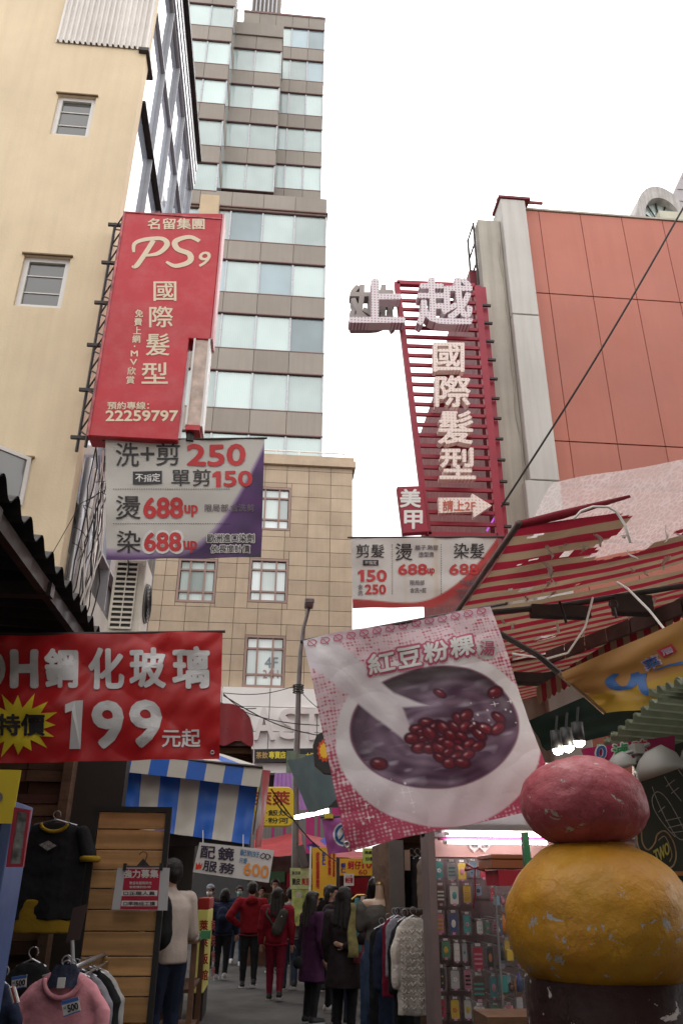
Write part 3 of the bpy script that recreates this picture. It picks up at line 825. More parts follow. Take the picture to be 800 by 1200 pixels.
pbn = thing('price_banner', 'grey price banner with purple corner hanging under the red box sign', 'banner', at(216, 656, 9.1))
Yb1 = 9.1
sh1 = Sheet([at(124, 516, Yb1), at(310, 514, Yb1), at(306, 653, Yb1+.15), at(125, 656, Yb1+.15)], wave(.018, 2.3, 1.4, 1))
def f1(U, V):
    c = np.tile(np.array([.56, .54, .50]), (len(U), 1))
    r = (1-U)*1.35; edge = 1.02-.62*np.clip((U-.1)/.9, 0, 1)**3.2-.0*U
    lim = .90+.02*np.sin(U*3)-.88*np.clip((U-.42)/.58, 0, 1)**2.1
    m = (V-lim)*45
    pur = np.array([.085, .035, .13])+(nz(U, V, 9, 3)[:, None]-.5)*np.array([.06, .02, .08])
    pur = lerp3((V-lim-.03)*22, np.array([.36, .27, .42])[None, :].repeat(len(U), 0), pur)
    c = lerp3(m, c, pur)
    dk = (V-.93)*16+(U-.85)*3.0+(nz(U, V, 30, 9)-.5)*1.2-.6
    c = lerp3(np.where(U > .6, dk, -1), c, np.full_like(c, .03))
    c *= (1-.12*nz(U, V, 5, 4)[:, None]); return c
printmesh('cloth', sh1, 120, 90, f1, pbn, M_vinyl)
rf = .12
for t, bx, m_, bo in (('洗', (136, 519, 163, 547), M_ink, .012), ('+', (165, 524, 181, 540), M_ink, .01), ('剪', (183, 519, 211, 546), M_ink, .012),
                      ('250', (219, 520, 288, 546), M_redink, .07), ('單', (201, 551, 223, 570), M_ink, .012), ('剪', (226, 550, 247, 570), M_ink, .012), ('50', (262, 552, 296, 571), M_redink, .07),
                      ('燙', (136, 581, 165, 609), M_ink, .012), ('688', (168, 583, 215, 608), M_redink, .07), ('up', (216, 592, 232, 606), M_redink, .06),
                      ('染', (137, 622, 165, 648), M_ink, .012), ('up', (215, 634, 231, 648), M_redink, .06),
                      ('限局部.含洗剪', (240, 591, 298, 600), M_grey, .03), ):
    put(pbn, t, bx, sh1, m_, bold=bo, off=.008, refine=rf)
put(pbn, '688', (168, 623, 214, 648), sh1, M_whiteink, bold=.13, off=.008, refine=rf); put(pbn, '688', (169, 624, 213, 647), sh1, M_redink, bold=.07, off=.012, refine=rf)
put(pbn, '歐洲進口染劑', (243, 626, 298, 636), sh1, M_whiteink, bold=.16, off=.008, refine=rf); put(pbn, '歐洲進口染劑', (243, 626, 298, 636), sh1, M_ink, bold=.012, off=.012, refine=rf)
put(pbn, '依長度計價', (247, 639, 293, 648), sh1, M_whiteink, bold=.16, off=.008, refine=rf); put(pbn, '依長度計價', (247, 639, 293, 648), sh1, M_ink, bold=.012, off=.012, refine=rf)
one(pbn, sh1, 249, 552.5, 259, 571, M_redink); patch(pbn, sh1, [(156, 553), (190, 552), (190, 567), (156, 568)], M_ink, .010)
put(pbn, '不指定', (159, 555, 188, 565), sh1, M_whiteink, bold=.03, off=.013)
for yy in (573, 613.5):
    d = MB()
    for k in range(50):
        x = 133+k*2.75
        a, b = sh1.inv(x, yy), sh1.inv(x+1.5, yy); d.add([sh1.P(a[0], a[1], .009), sh1.P(b[0], a[1], .009), sh1.P(b[0], a[1]+.006, .009), sh1.P(a[0], a[1]+.006, .009)], [(0, 1, 2, 3)])
    d.build('dotted_line', M_ink, pbn)
MB().tube([at(120, 516, Yb1), at(313, 513.5, Yb1)], .014, 8).build('pole', M_darkmetal, pbn)

pb2 = thing('price_banner', 'pale price banner with red wave hanging below the barred frame sign', 'banner', at(495, 713, 11.8))
Yb2 = 11.8
sh2 = Sheet([at(411, 631, Yb2), at(583, 630, Yb2), at(585, 710, Yb2+.1), at(413, 713, Yb2+.1)], wave(.02, 3.2, 1.1, 4))
def f2(U, V):
    c = np.tile(np.array([.62, .60, .57]), (len(U), 1))
    yel = np.exp(-((U-.57)/.02)**2)+.5*np.exp(-((U-.36)/.015)**2); c = lerp3(yel*.35, c, np.array([.50, .36, .18])[None, :].repeat(len(U), 0))
    lim = .90+.07*np.sin(np.clip(U, 0, .5)*PI)*1.0-.95*np.clip((U-.38)/.62, 0, 1)**2.0-.04
    red = np.array([.42, .05, .05])[None, :].repeat(len(U), 0)
    c = lerp3((V-lim)*60, c, red)
    c = lerp3((V-lim-.10)*14, c, np.array([.17, .05, .05])[None, :]*(1+.9*nz(U, V, 12, 2)[:, None]))
    return c
printmesh('cloth', sh2, 110, 60, f2, pb2, M_vinyl)
for t, bx, m_, bo in (('剪髮', (417, 638, 450, 654), M_ink, .012), ('50', (429, 668, 453, 682), M_redink, .07), ('含', (419, 685, 425, 691), M_grey, .03), ('洗', (419, 692, 425, 698), M_grey, .03), ('250', (427, 685, 452, 697), M_redink, .07),
                      ('燙', (463, 637, 483, 657), M_ink, .012), ('離子.熱塑', (486, 639, 513, 645), M_grey, .03), ('造型燙', (490, 647, 508, 653), M_grey, .03), ('688', (466, 661, 500, 674), M_redink, .07), ('up', (500, 666, 509, 675), M_redink, .06),
                      ('限局部', (480, 680, 497, 686), M_grey, .03), ('含洗+剪', (480, 689, 499, 695), M_grey, .03), ('染髮', (531, 637, 567, 655), M_ink, .012), ('688', (526, 661, 560, 674), M_redink, .07), ('up', (561, 666, 570, 675), M_redink, .06),
                      ('不含洗剪', (538, 680, 562, 687), M_grey, .03), ('中長+200.長+300', (533, 690, 562, 694), M_grey, .02), ('剪髮+100', (539, 696, 560, 700), M_grey, .02)):
    put(pb2, t, bx, sh2, m_, bold=bo, off=.01, refine=rf*1.6)
one(pb2, sh2, 419, 668, 426.5, 682, M_redink, .012); patch(pb2, sh2, [(425, 656.5), (443, 656.5), (443, 663), (425, 663)], M_ink, .014)
put(pb2, '不指定', (427, 657.5, 441, 662), sh2, M_whiteink, bold=.03, off=.018)
for x in (437+.0, 500-3):
    pass
for x in (459, 516):
    d = MB()
    for k in range(22):
        a = sh2.inv(x, 638+k*2.7); d.add([sh2.P(a[0], a[1], .012), sh2.P(a[0]+.004, a[1], .012), sh2.P(a[0]+.004, a[1]+.018, .012), sh2.P(a[0], a[1]+.018, .012)], [(0, 1, 2, 3)])
    d.build('dotted_line', M_ink, pb2)
MB().tube([at(407, 630, Yb2), at(590, 629, Yb2)], .016, 8).build('pole', M_darkmetal, pb2)

# ================= air conditioner =================
ya = 9.55
ac = thing('air_conditioner', 'dirty white outdoor air conditioner on a bracket below the price banner', 'air conditioner', at(150, 740, ya))
a0 = at(134, 655, ya); a1 = at(170, 655, ya); a2 = at(164, 742, ya); a3 = at(126, 735, ya)
ax0, ax1 = (a0.x+a3.x)/2, (a1.x+a2.x)/2; az0, az1 = a2.z, a1.z
M_acw = mat('yellowed_white_casing', (.60, .55, .47), .45, .08, 2, dirt=.35, dcol=(.25, .2, .15), ds=3)
MB().box(ax0, ax1, ya+.03, ya+.62, az0, az1).build('casing', M_acw, ac, bevel=.012)
MB().box(ax0+.035, ax1-.095, ya+.018, ya+.032, az0+.06, az1-.05).build('coil', M_black, ac)
n = 13
for k in range(n+1):
    z = az0+.06+(az1-az0-.11)*k/n
    MB().box(ax0+.03, ax1-.09, ya-.004, ya+.012, z-.012, z+.014).build('louvre', M_acw, ac)
for x in (ax0+.035, (ax0+ax1-.06)/2, ax1-.095): MB().box(x-.007, x+.007, ya-.008, ya-.0045, az0+.06, az1-.05).build('rib', M_acw, ac)
gr = MB()
cy, cz = ya+.325, (az0+az1)/2
for r in (.06, .11, .16, .20, .24): gr.tube([(ax1+.03, cy+r*1.05*math.cos(a), cz+r*math.sin(a)) for a in [2*PI*i/24 for i in range(25)]], .006, 5)
gr.build('fan_guard', M_black, ac)
MB().tube([(ax1+.001, cy, cz), (ax1+.012, cy, cz)], .255, 28).build('fan_opening', mat('fan_dark', (.16, .15, .14)), ac)
MB().box(ax0-.25, ax1+.03, ya+.1, ya+.16, az0-.07, az0-.01).box(ax0-.25, ax1+.03, ya+.5, ya+.56, az0-.07, az0-.01).build('bracket', M_darkmetal, ac)
MB().tube([at(150, 650, ya-.02), at(151, 668, ya-.02), at(149, 676, ya+.0)], .008, 6).build('hose', M_rubber, ac)

# ================= tempered glass banner =================
Y9 = 6.2
b9 = thing('glass_film_banner', 'large red banner with white characters and yellow starburst over left shop', 'banner', at(120, 893, Y9))
sh9 = Sheet([at(-60, 746, Y9), at(261, 741, Y9), at(257, 889, Y9), at(-60, 895, Y9)], lambda u, v: .014*math.sin(u*17+v*3)*max(0, 1-v)**.6+.075*noise.noise(Vector((u*5, v*2.5, 1)))*.6+.022*noise.noise(Vector((u*14+v*4, v*6, 5)))+.035*abs(noise.noise(Vector((u*3-v*2, v*1.0, 9)))))
def f9(U, V):
    c = np.tile(np.array([.50, .018, .022]), (len(U), 1)); c *= (1-.18*nz(U, V, 7, 3)[:, None]); return c
o9 = printmesh('cloth', sh9, 160, 80, f9, b9, mat('red_vinyl', (1, 1, 1), .36, .05, 2, vcol=True, bump=.12, bs=7, transl=.10))
M_silver = mat('silvery_white_print', (.60, .59, .60), .38, .08, 2)
for t, bx, bo in (('D', (-12, 764, 6, 805), .08), ('H', (12, 761, 46, 807), .09), ('鋼', (53, 760, 92, 807), .055), ('化', (103, 759, 146, 808), .055), ('玻', (152, 759, 195, 807), .055), ('璃', (202, 758, 246, 807), .055)):
    put(b9, t, bx, sh9, M_silver, bold=bo, off=.008, refine=.08)
for t, bx, bo in (('9', (108, 821, 146, 878), .075), ('9', (152, 820, 190, 877), .075), ('元起', (190, 854, 235, 876), .03)):
    put(b9, t, bx, sh9, M_silver, bold=bo, off=.008, refine=.08)
patch(b9, sh9, [(77, 826), (88, 821.5), (98, 821), (95, 878), (82, 878), (85, 833), (77, 836)], M_silver, .012)
cx, cy = 22, 850; st = []
rr = random.Random(3)
for k in range(32):
    a = 2*PI*k/32; r = (1.0 if k % 2 == 0 else .62)*(1+.12*rr.uniform(-1, 1)); st.append((cx+47*r*math.cos(a), cy+37*r*math.sin(a)))
NR = 8; st = [st[i//3] if i % 3 == 0 else tuple(st[i//3][c]+(st[(i//3+1) % 32][c]-st[i//3][c])*(i % 3)/3 for c in (0, 1)) for i in range(96)]
vs = [sh9.P(*sh9.inv(cx, cy), .012)]+[sh9.P(*sh9.inv(cx+(p[0]-cx)*r/NR, cy+(p[1]-cy)*r/NR), .012) for r in range(1, NR+1) for p in st]
MB().add(vs, [(0, i+1, (i+1) % 96+1) for i in range(96)]+[(1+r*96+i, 1+r*96+(i+1) % 96, 1+(r+1)*96+(i+1) % 96, 1+(r+1)*96+i) for r in range(NR-1) for i in range(96)]).build('starburst', mat('yellow_print', (.80, .62, .03), .45, .05), b9)
put(b9, '特價', (-3, 837, 54, 863), sh9, M_ink, bold=.055, off=.020, refine=.04)
for x, y in ((249, 882),):
    p = sh9.P(*sh9.inv(x, y), .006)
    MB().tube([p+Vector((.012*math.cos(a), 0, .012*math.sin(a))) for a in [i*PI/6 for i in range(13)]], .005, 6).build('eyelet', M_alu, b9)
MB().tube([at(-60, 745, Y9+.03), at(264, 740, Y9+.03)], .012, 8).build('top_pole', M_darkmetal, b9)
# ================= red bean soup banner =================
YN = 4.6
rbn = thing('dessert_banner', 'large tilted pink banner picturing a bowl of red bean soup with spoon', 'banner', at(520, 998, YN))
wv = lambda u, v: .012*math.sin(u*9+v*5)+.07*noise.noise(Vector((u*2.2, v*2.2, 3)))+.020*abs(noise.noise(Vector((u*2-v*5, v*3+u*3, 14))))+.010*noise.noise(Vector((u*9+v*5, v*7, 8)))+.006*math.sin(26*u+4*math.sin(v*7))*max(0, v-.45)+.014*abs(noise.noise(Vector((u*4-v*3, v*3+u*2, 4))))
shn = Sheet([at(355, 751, YN), at(574, 711, YN), at(653, 943, YN-.12), at(407, 998, YN-.12)], wv)
def fn(U, V):
    n = len(U)
    def C(*a): return np.array(a)[None, :].repeat(n, 0)
    # pink woven ground: deep red dashes on pale pink
    a = np.sin(U*2*PI*52+3*nz(U, V, 20, 1))*.5+.5; b = np.sin(V*2*PI*60+3*nz(U, V, 22, 2))*.5+.5
    w = (a*.5+b*.5)*.6+nz(U, V, 60, 5)*.55+nz(U*.3, V*3, 60, 6)*.3
    dens = .42+.52*np.clip((V-.35)/.5, 0, 1)+.15*np.clip((V-.05)/.5, 0, 1)*(U > .8)
    c = lerp3((w-(1.20-dens))*2.6, C(.76, .58, .63), C(.46, .06, .12))
    c = lerp3(np.where(V < .045, .9, 0), c, C(.66, .50, .56))
    # bowl rim (white ellipse) and soup
    cx, cy = .545, .545
    dx, dy = (U-cx), (V-cy); A = math.radians(-3)
    x = dx*math.cos(A)-dy*math.sin(A); y = dx*math.sin(A)+dy*math.cos(A)
    y2 = y-.045
    ro = np.sqrt((x/.50)**2+(y2/.415)**2)
    white = C(.82, .78, .80)*(1-.10*nz(U, V, 5, 7)[:, None]); low = np.clip((V-.62)*2.4, 0, 1)
    white = lerp3(low*.75, white, C(.62, .40, .47))
    c = lerp3((1.0-ro)*55, c, white)
    xi, yi = x+.005, y+.005
    ri = np.sqrt((xi/.41)**2+(yi/.285)**2)
    soup = lerp3(nz(U, V*2.2, 9, 12)*1.3-.3, C(.085, .040, .075), C(.23, .155, .22)); soup = lerp3((nz(U+.3*V, V*3, 14, 33)-.62)*3, soup, C(.34, .28, .35))
    soup = lerp3((ri-.72)*2.4*(V < .62), soup, C(.03, .016, .022))
    top = np.clip((.50-V)*5-1.0*nz(U, V, 4, 3), 0, 1); soup = lerp3(np.clip(((.40-V)*9), 0, 1), soup, C(.055, .035, .04))
    rip = np.sin(np.sqrt((x*1.1)**2+(y*2)**2)*70+6*nz(U, V, 7, 21)); soup = soup*(1+.22*rip[:, None]*nz(U, V, 5, 44)[:, None]*1.3)
    c = lerp3((1.03-ri)*40, c, C(.20, .08, .14)); c = lerp3((1.0-ri)*60, c, soup)
    # spoon: tapering white handle from the upper left into the bowl
    p0, p1, p2 = np.array([.0, .0]), np.array([.33, .40]), np.array([.42, .66])
    def seg(p, q, w0, w1):
        d = q-p; L2 = (d**2).sum(); t = np.clip(((U-p[0])*d[0]+(V-p[1])*d[1])/L2, 0, 1)
        r = np.sqrt((U-p[0]-t*d[0])**2+(V-p[1]-t*d[1])**2); return (w0+(w1-w0)*t-r)
    sp = np.maximum(seg(p0, p1, .105, .085), seg(p1, np.array([.43, .64]), .085, .010))
    sp = np.maximum(sp, seg(np.array([.32, .36]), np.array([.54, .45]), .06, .002))
    shd = np.clip(seg(np.array([.03, .02]), np.array([.36, .45]), .045, .04)*18, 0, 1)
    spc = lerp3(shd, C(.70, .64, .68), C(.90, .87, .89))
    spc = lerp3(np.clip((V-.42)*4, 0, 1)*np.clip((U-.32)*9, 0, 1), spc, C(.50, .36, .44))
    c = lerp3(sp*70, c, spc)
    # beans
    rg = random.Random(11)
    beans = [(.415, .575), (.45, .54), (.50, .525), (.535, .55), (.575, .565), (.47, .585), (.515, .60), (.44, .625), (.485, .64), (.53, .65), (.555, .615), (.60, .60), (.63, .57), (.66, .535), (.70, .525), (.68, .575), (.72, .58), (.65, .615), (.61, .645), (.57, .67), (.63, .675), (.68, .655), (.60, .70), (.52, .69), (.66, .70), (.56, .72), (.62, .73), (.74, .62), (.78, .60), (.86, .56), (.84, .61), (.88, .44), (.72, .67), (.23, .66), (.60, .40), (.47, .56), (.58, .635), (.50, .57)]
    for bx, by in beans:
        an = rg.uniform(-.5, .9); L = rg.uniform(.029, .041); H = L*rg.uniform(.55, .75)
        ex = (U-bx)*math.cos(an)+(V-by)*math.sin(an); ey = -(U-bx)*math.sin(an)+(V-by)*math.cos(an)
        r = np.sqrt((ex/L)**2+(ey/H)**2)
        c = lerp3((1.30-r)*3.5, c, C(.06, .015, .03)); tone = rg.uniform(.6, 1.15); c = lerp3((1-r)*2.2, c, C(.24*tone, .03*tone, .045*tone)); c = lerp3((1-r)*1.5*(ey > .2*H), c, C(.12, .015, .025))
        hl = np.sqrt(((ex+.25*L)/(L*.42))**2+((ey+.38*H)/(H*.28))**2); c = lerp3((1-hl)*1.0, c, C(.55, .32, .36))
    # sparkles
    for k in range(34):
        bx = rg.choice([rg.uniform(.08, .40), rg.uniform(.72, .95)]); by = rg.uniform(.72, .95) if bx < .5 else rg.uniform(.45, .62)
        s = rg.uniform(.003, .008); big = k % 5 == 0
        r = np.sqrt((U-bx)**2+(V-by)**2); c = lerp3((s-r)*300, c, C(.8, .72, .75))
        if big:
            st = (.028-np.abs(U-bx)-9*np.abs(V-by)), (.028-np.abs(V-by)-9*np.abs(U-bx)); c = lerp3(np.maximum(*st)*120, c, C(.85, .78, .8))
    return np.clip(c, 0, 1)
M_clothprint = mat('printed_cloth', (1, 1, 1), .6, .05, 3, vcol=True, bump=.45, bs=5, transl=.22)
printmesh('cloth', shn, 300, 320, fn, rbn, M_clothprint)
M_pinkink = mat('pink_outline_print', (.50, .10, .18), .6, .05)
for ch, bx in (('紅', [(429, 768), (461, 762), (463, 786), (432, 792)]), ('豆', [(464, 761), (492, 756), (494, 780), (467, 785)]), ('粉', [(494, 755), (523, 749), (526, 773), (498, 779)]), ('粿', [(525, 749), (553, 743), (556, 767), (528, 773)])):
    put(rbn, ch, bx, shn, M_pinkink, bold=.19, off=.006, refine=.05); put(rbn, ch, bx, shn, M_whiteink, bold=.055, off=.010, refine=.05)
patch(rbn, shn, ellpts(570, 761, 12, 12, 28), M_whiteink, .006)
put(rbn, '湯', (561, 752, 579, 769), shn, M_pinkink, bold=.03, off=.011, refine=.05)
# row of loop emblems along the top hem
for k in range(14):
    t = (k+.5)/14; x = 358+213*t; y = 755.5-40*t
    brush(rbn, shn, [[(x-5, y-3, 1), (x+2, y-4, 1.2), (x+5, y-1, 1.2), (x, y+3, 1.2), (x-5, y+2, 1.2), (x-3, y-2, 1), (x+4, y+4, 1)]], M_pinkink, 'loop_emblem')
p = shn.P(*shn.inv(406, 990), .006)
MB().tube([p+Vector((.014*math.cos(a), 0, .014*math.sin(a))) for a in [i*PI/6 for i in range(13)]], .005, 6).build('eyelet', M_alu, rbn)
MB().tube([at(352, 752, YN+.02), at(592, 708, YN+.02)], .012, 8).build('top_pole', M_darkmetal, rbn)

# ================= left shop roof =================
ZL = 3.72
lr = thing('corrugated_shop_roof', 'black corrugated metal roof of the left clothes shop seen from below', 'roof', (-3, 3, ZL))
xe = -1.6
def cor(u, v):   # u across to the edge, v along the street
    y = -7+14.4*v; return (-9+(9+xe)*u, y, ZL+.05*math.sin(y*2*PI/.30)+.18*(1-u)*0+.12*(1-u)*3)
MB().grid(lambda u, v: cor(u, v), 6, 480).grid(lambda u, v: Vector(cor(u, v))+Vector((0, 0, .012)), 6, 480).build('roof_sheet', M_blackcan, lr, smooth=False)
for k in range(6):
    MB().box(-6, xe-.05, .4+k*1.35-.05, .4+k*1.35+.05, ZL-.17, ZL-.07).build('rafter', M_darkmetal, lr)
MB().box(xe-.14, xe-.08, -3, 7.3, ZL-.16, ZL-.05).build('edge_beam', M_darkmetal, lr)
MB().box(xe-.6, xe-.45, 4.3, 4.9, ZL-.28, ZL-.20).build('lamp_housing', M_steel, lr)
# black netting wall strip between banner and beige building
# ================= left shop: rear wall of old boards, blue slat wall =================
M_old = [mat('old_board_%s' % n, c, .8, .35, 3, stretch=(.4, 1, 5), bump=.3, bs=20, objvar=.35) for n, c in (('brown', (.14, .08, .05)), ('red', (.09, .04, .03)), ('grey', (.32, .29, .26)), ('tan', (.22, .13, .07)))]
ls = thing('clothes_shop', 'dark clothes shop clad inside with rough recycled boards', 'shop', (-3.5, 7, 0))
Yw = 7.6
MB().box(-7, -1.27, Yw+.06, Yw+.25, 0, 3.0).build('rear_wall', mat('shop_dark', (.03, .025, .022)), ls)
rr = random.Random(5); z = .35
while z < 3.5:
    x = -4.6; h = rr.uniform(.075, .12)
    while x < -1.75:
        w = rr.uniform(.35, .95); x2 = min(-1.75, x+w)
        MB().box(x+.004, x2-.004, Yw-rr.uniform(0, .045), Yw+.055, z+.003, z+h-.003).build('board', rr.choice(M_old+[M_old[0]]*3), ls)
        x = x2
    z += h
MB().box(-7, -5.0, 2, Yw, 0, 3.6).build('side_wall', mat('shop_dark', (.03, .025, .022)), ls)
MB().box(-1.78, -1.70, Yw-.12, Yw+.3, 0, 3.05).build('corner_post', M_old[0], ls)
# tall plank panel in black frame
Yk = 6.9
kp = thing('plank_board', 'upright board of honey coloured planks in a black frame', 'board', at(140, 1200, Yk))
M_pine = mat('varnished_pine', (.50, .28, .115), .5, .3, 1.8, stretch=(.5, 1, 9), objvar=.14, bump=.12, bs=14, dirt=.25, dcol=(.14, .06, .02), ds=6)
k0, k1 = at(113, 948, Yk), at(197, 948, Yk); kb0, kb1 = at(84, 1195, Yk), at(178, 1195, Yk)
kx0, kx1 = (k0.x+kb0.x)/2, (k1.x+kb1.x)/2; kz = k0.z
for x in (kx0, kx1): MB().box(x-.02, x+.02, Yk-.03, Yk+.03, .05, kz+.02).build('frame_bar', M_black, kp)
MB().box(kx0+.02, kx1-.02, Yk-.03, Yk+.03, kz-.02, kz+.02).build('frame_bar', M_black, kp)
rr = random.Random(9); z = kz-.022
while z > .2:
    h = rr.choice([.145, .165, .15, .13]); 
    MB().box(kx0+.021, kx1-.021, Yk-.008-.008*rr.random(), Yk+.015, z-h+.007, z).build('plank', M_pine, kp, bevel=.004)
    z -= h
# recruiting card on hanger
Yh = 6.75
hc = thing('recruiting_card', 'red and white staff wanted card clipped to a hanger before the plank board', 'sign', at(165, 1067, Yh))
ph = Plane(Yh); hq = [(138, 1017), (199, 1017), (196, 1067), (131, 1066)]
MB().ext([ph.P(*ph.inv(*p)) for p in hq], (0, .012, 0)).build('card', mat('card_grey', (.50, .50, .52), .4, .03), hc)
patch(hc, ph, [(147, 1018), (188, 1018), (185, 1066), (141, 1065.5)], mat('card_crimson', (.42, .015, .05), .4, .05), .002)
put(hc, '強力募集', (145, 1019, 186, 1029), ph, M_whiteink, bold=.05, off=.004)
put(hc, '歡迎有服務熱忱', (152, 1033, 178, 1036.5), ph, M_whiteink, bold=.02, off=.004); put(hc, '有熱情的你/妳', (152, 1038, 177, 1041), ph, M_whiteink, bold=.02, off=.004)
for y, t in ((1043.5, '□正職人員'), (1055.5, '□早晚班工讀')):
    patch(hc, ph, [(143, y), (185, y), (184.5, y+6.5), (142, y+6.5)], M_whiteink, .004); put(hc, t, (145, y+1, 182, y+5.6), ph, M_ink, bold=.03, off=.006)
hk = MB(); c_ = at(168, 1003, Yh)
hk.tube([c_+Vector((.03*math.cos(a), 0, .03*math.sin(a)+.0)) for a in [PI*.95-i*.33 for i in range(11)]]+[at(168, 1015, Yh)], .004, 6)
hk.tube([at(146, 1015.5, Yh), at(190, 1015.5, Yh)], .006, 6).ext([at(160, 1015, Yh), at(176, 1015, Yh), at(168, 1006, Yh)], (0, .01, 0))
hk.build('hanger', M_darkmetal, hc)
for x in (146.5, 189): p = at(x, 1016, Yh); MB().box(p.x-.012, p.x+.012, Yh-.012, Yh+.02, p.z-.025, p.z+.025).build('clip', M_black, hc)
# dark square card on a pole
kk = thing('dark_card_stand', 'dark brown card tilted on a metal rack clip', 'sign', at(90, 1135, 5.9))
MB().ext([at(86, 1064, 5.9), at(103, 1059, 5.9), at(93, 1101, 5.9), at(77, 1105, 5.9)], (0, .008, 0)).build('card', mat('brown_card', (.055, .033, .03), .6, .1), kk)
MB().tube([at(85, 1102, 5.9), at(86, 1135, 5.9)], .012, 8).tube([at(80, 1119, 5.9), at(83, 1127, 5.9), at(90, 1132, 5.9)], .008, 6).build('stem', mat('grey_plastic', (.35, .35, .36), .4, .05), kk)
# blue slat wall and post at the left edge
bw = thing('blue_slat_wall', 'blue slat wall display with pale blue upright post at left edge', 'display', at(10, 1195, 3.9))
Yv = 3.9; M_blue = mat('blue_laminate', (.045, .075, .26), .45, .08, 2); M_paleblue = mat('pale_blue_post', (.075, .12, .28), .4, .08, 3)
e0, e1 = at(22, 960, Yv), at(2, 1195, Yv)
for k in range(14):
    z = e0.z+.06-k*.085
    x1 = e0.x-.02
    MB().box(-3.2, x1-.035, Yv, Yv+.03, z-.08, z).build('slat', M_blue, bw)
MB().box(-3.2, e0.x-.056, Yv+.012, Yv+.05, 0, e0.z+.05).build('back_board', mat('slot_dark', (.02, .02, .05)), bw)
MB().box(e0.x-.055, e0.x-.010, Yv-.05, Yv+.25, 0, e0.z+.07).build('post', M_paleblue, bw, bevel=.004)
ys_ = thing('yellow_price_card', 'bright yellow card with a dark zero at the left edge', 'sign', at(5, 965, 3.7))
MB().box(at(-60, 930, 3.7).x, at(20.5, 930, 3.7).x, 3.7, 3.706, at(10, 965, 3.7).z, at(10, 902, 3.7).z).build('card', mat('yellow_card', (.66, .50, .03), .5, .04), ys_)
put(ys_, '0', (-8, 928, 4, 940), Plane(3.7), M_grey, bold=.06, name='print')
mr = thing('red_framed_mirror', 'small red framed mirror hanging on the blue wall', 'mirror', at(20, 1015, 3.6))
Ym = 3.6; mo = [(17, 946), (36, 949), (27, 1016), (7, 1016)]; mi = [(21, 951), (32, 953), (24, 1012), (12, 1012)]
mm = MB()
for k in range(4):
    mm.ext([at(*mo[k], Ym), at(*mo[(k+1) % 4], Ym), at(*mi[(k+1) % 4], Ym), at(*mi[k], Ym)], (0, .02, 0))
mm.build('frame', M_red, mr)
MB().ext([at(*p, Ym+.008) for p in mi], (0, .01, 0)).build('glass', mat('mirror_glass', (.35, .36, .36), .12, .6, 30, metal=.6), mr)

# ================= blue and white striped awning =================
YA = 8.6
M_blueaw = mat('awning_blue', (.018, .12, .52), .42, .08, 2, transl=.12, dirt=.15, dcol=(.1, .12, .2)); M_whiteaw = mat('awning_white', (.55, .52, .46), .5, .08, 2, transl=.15, dirt=.35, dcol=(.3, .26, .2), ds=2)
ba = thing('striped_stall_awning', 'blue and white striped vinyl awning with hanging curtain over the opticians stall', 'awning', at(225, 985, YA))
c0, c1, c2, c3 = at(150, 905, YA), at(302, 922, YA), at(292, 990, YA), at(146, 970, YA)
def curt(u, v):
    p = (c0.lerp(c1, u)).lerp(c3.lerp(c2, u), v); return p+Vector((0, -.02*math.sin(u*38)*v-.10*v*v+.02*noise.noise(Vector((u*7, v*4, 2))), 0))
ns = 7.0
edges = [0, .105, .25, .405, .555, .705, .86, 1.0]   # stripe joints read left to right
for k in range(7):
    a, b = edges[k], edges[k+1]
    MB().grid(lambda u, v: curt(a+(b-a)*u, v), 8, 14).build('curtain_stripe', M_blueaw if k % 2 == 0 else M_whiteaw, ba, smooth=True)
# top slope: from the curtain rail back up, stripes offset as in the photograph
r0, r1 = at(112, 880, YA-.12), at(308, 899, YA-.12)
g0, g1 = at(88, 842, YA+.9), at(262, 884, YA+.9)
t0, t1 = at(108, 900, YA-.14), at(304, 922.5, YA-.14)
te = [0, .10, .205, .35, .48, .63, .775, .88, 1.0]
tops = []
for k in range(9):
    n_ = 9; a, b = k/n_, (k+1)/n_
    m_ = M_whiteaw if k % 2 == 0 else M_blueaw
    MB().grid(lambda u, v: (t0.lerp(t1, a+(b-a)*u)).lerp(r0.lerp(r1, a+(b-a)*u), v)+Vector((0, .01*math.sin(9*(a+(b-a)*u)), 0)), 4, 3).build('valance_stripe', m_, ba, smooth=True)
    MB().grid(lambda u, v: (r0.lerp(r1, a+(b-a)*u)).lerp(g0.lerp(g1, a+(b-a)*u), v), 4, 3).build('roof_stripe', m_, ba, smooth=True)
sd_ = [at(304, 899, YA-.1), at(303, 925, YA-.12), at(296, 978, YA+.2), at(304, 965, YA+1.2), at(307, 900, YA+1.2)]
MB().ext([Vector(p) for p in sd_], (.012, 0, 0)).build('side_flap', mat('grey_vinyl', (.16, .14, .13), .5, .2, 3), ba)
MB().tube([r0, r1], .015, 6).build('front_rail', M_darkmetal, ba)
MB().box(-1.45, -.15, YA+.05, YA+.12, 1.98, 2.06).build('lintel_bar', M_darkmetal, ba)
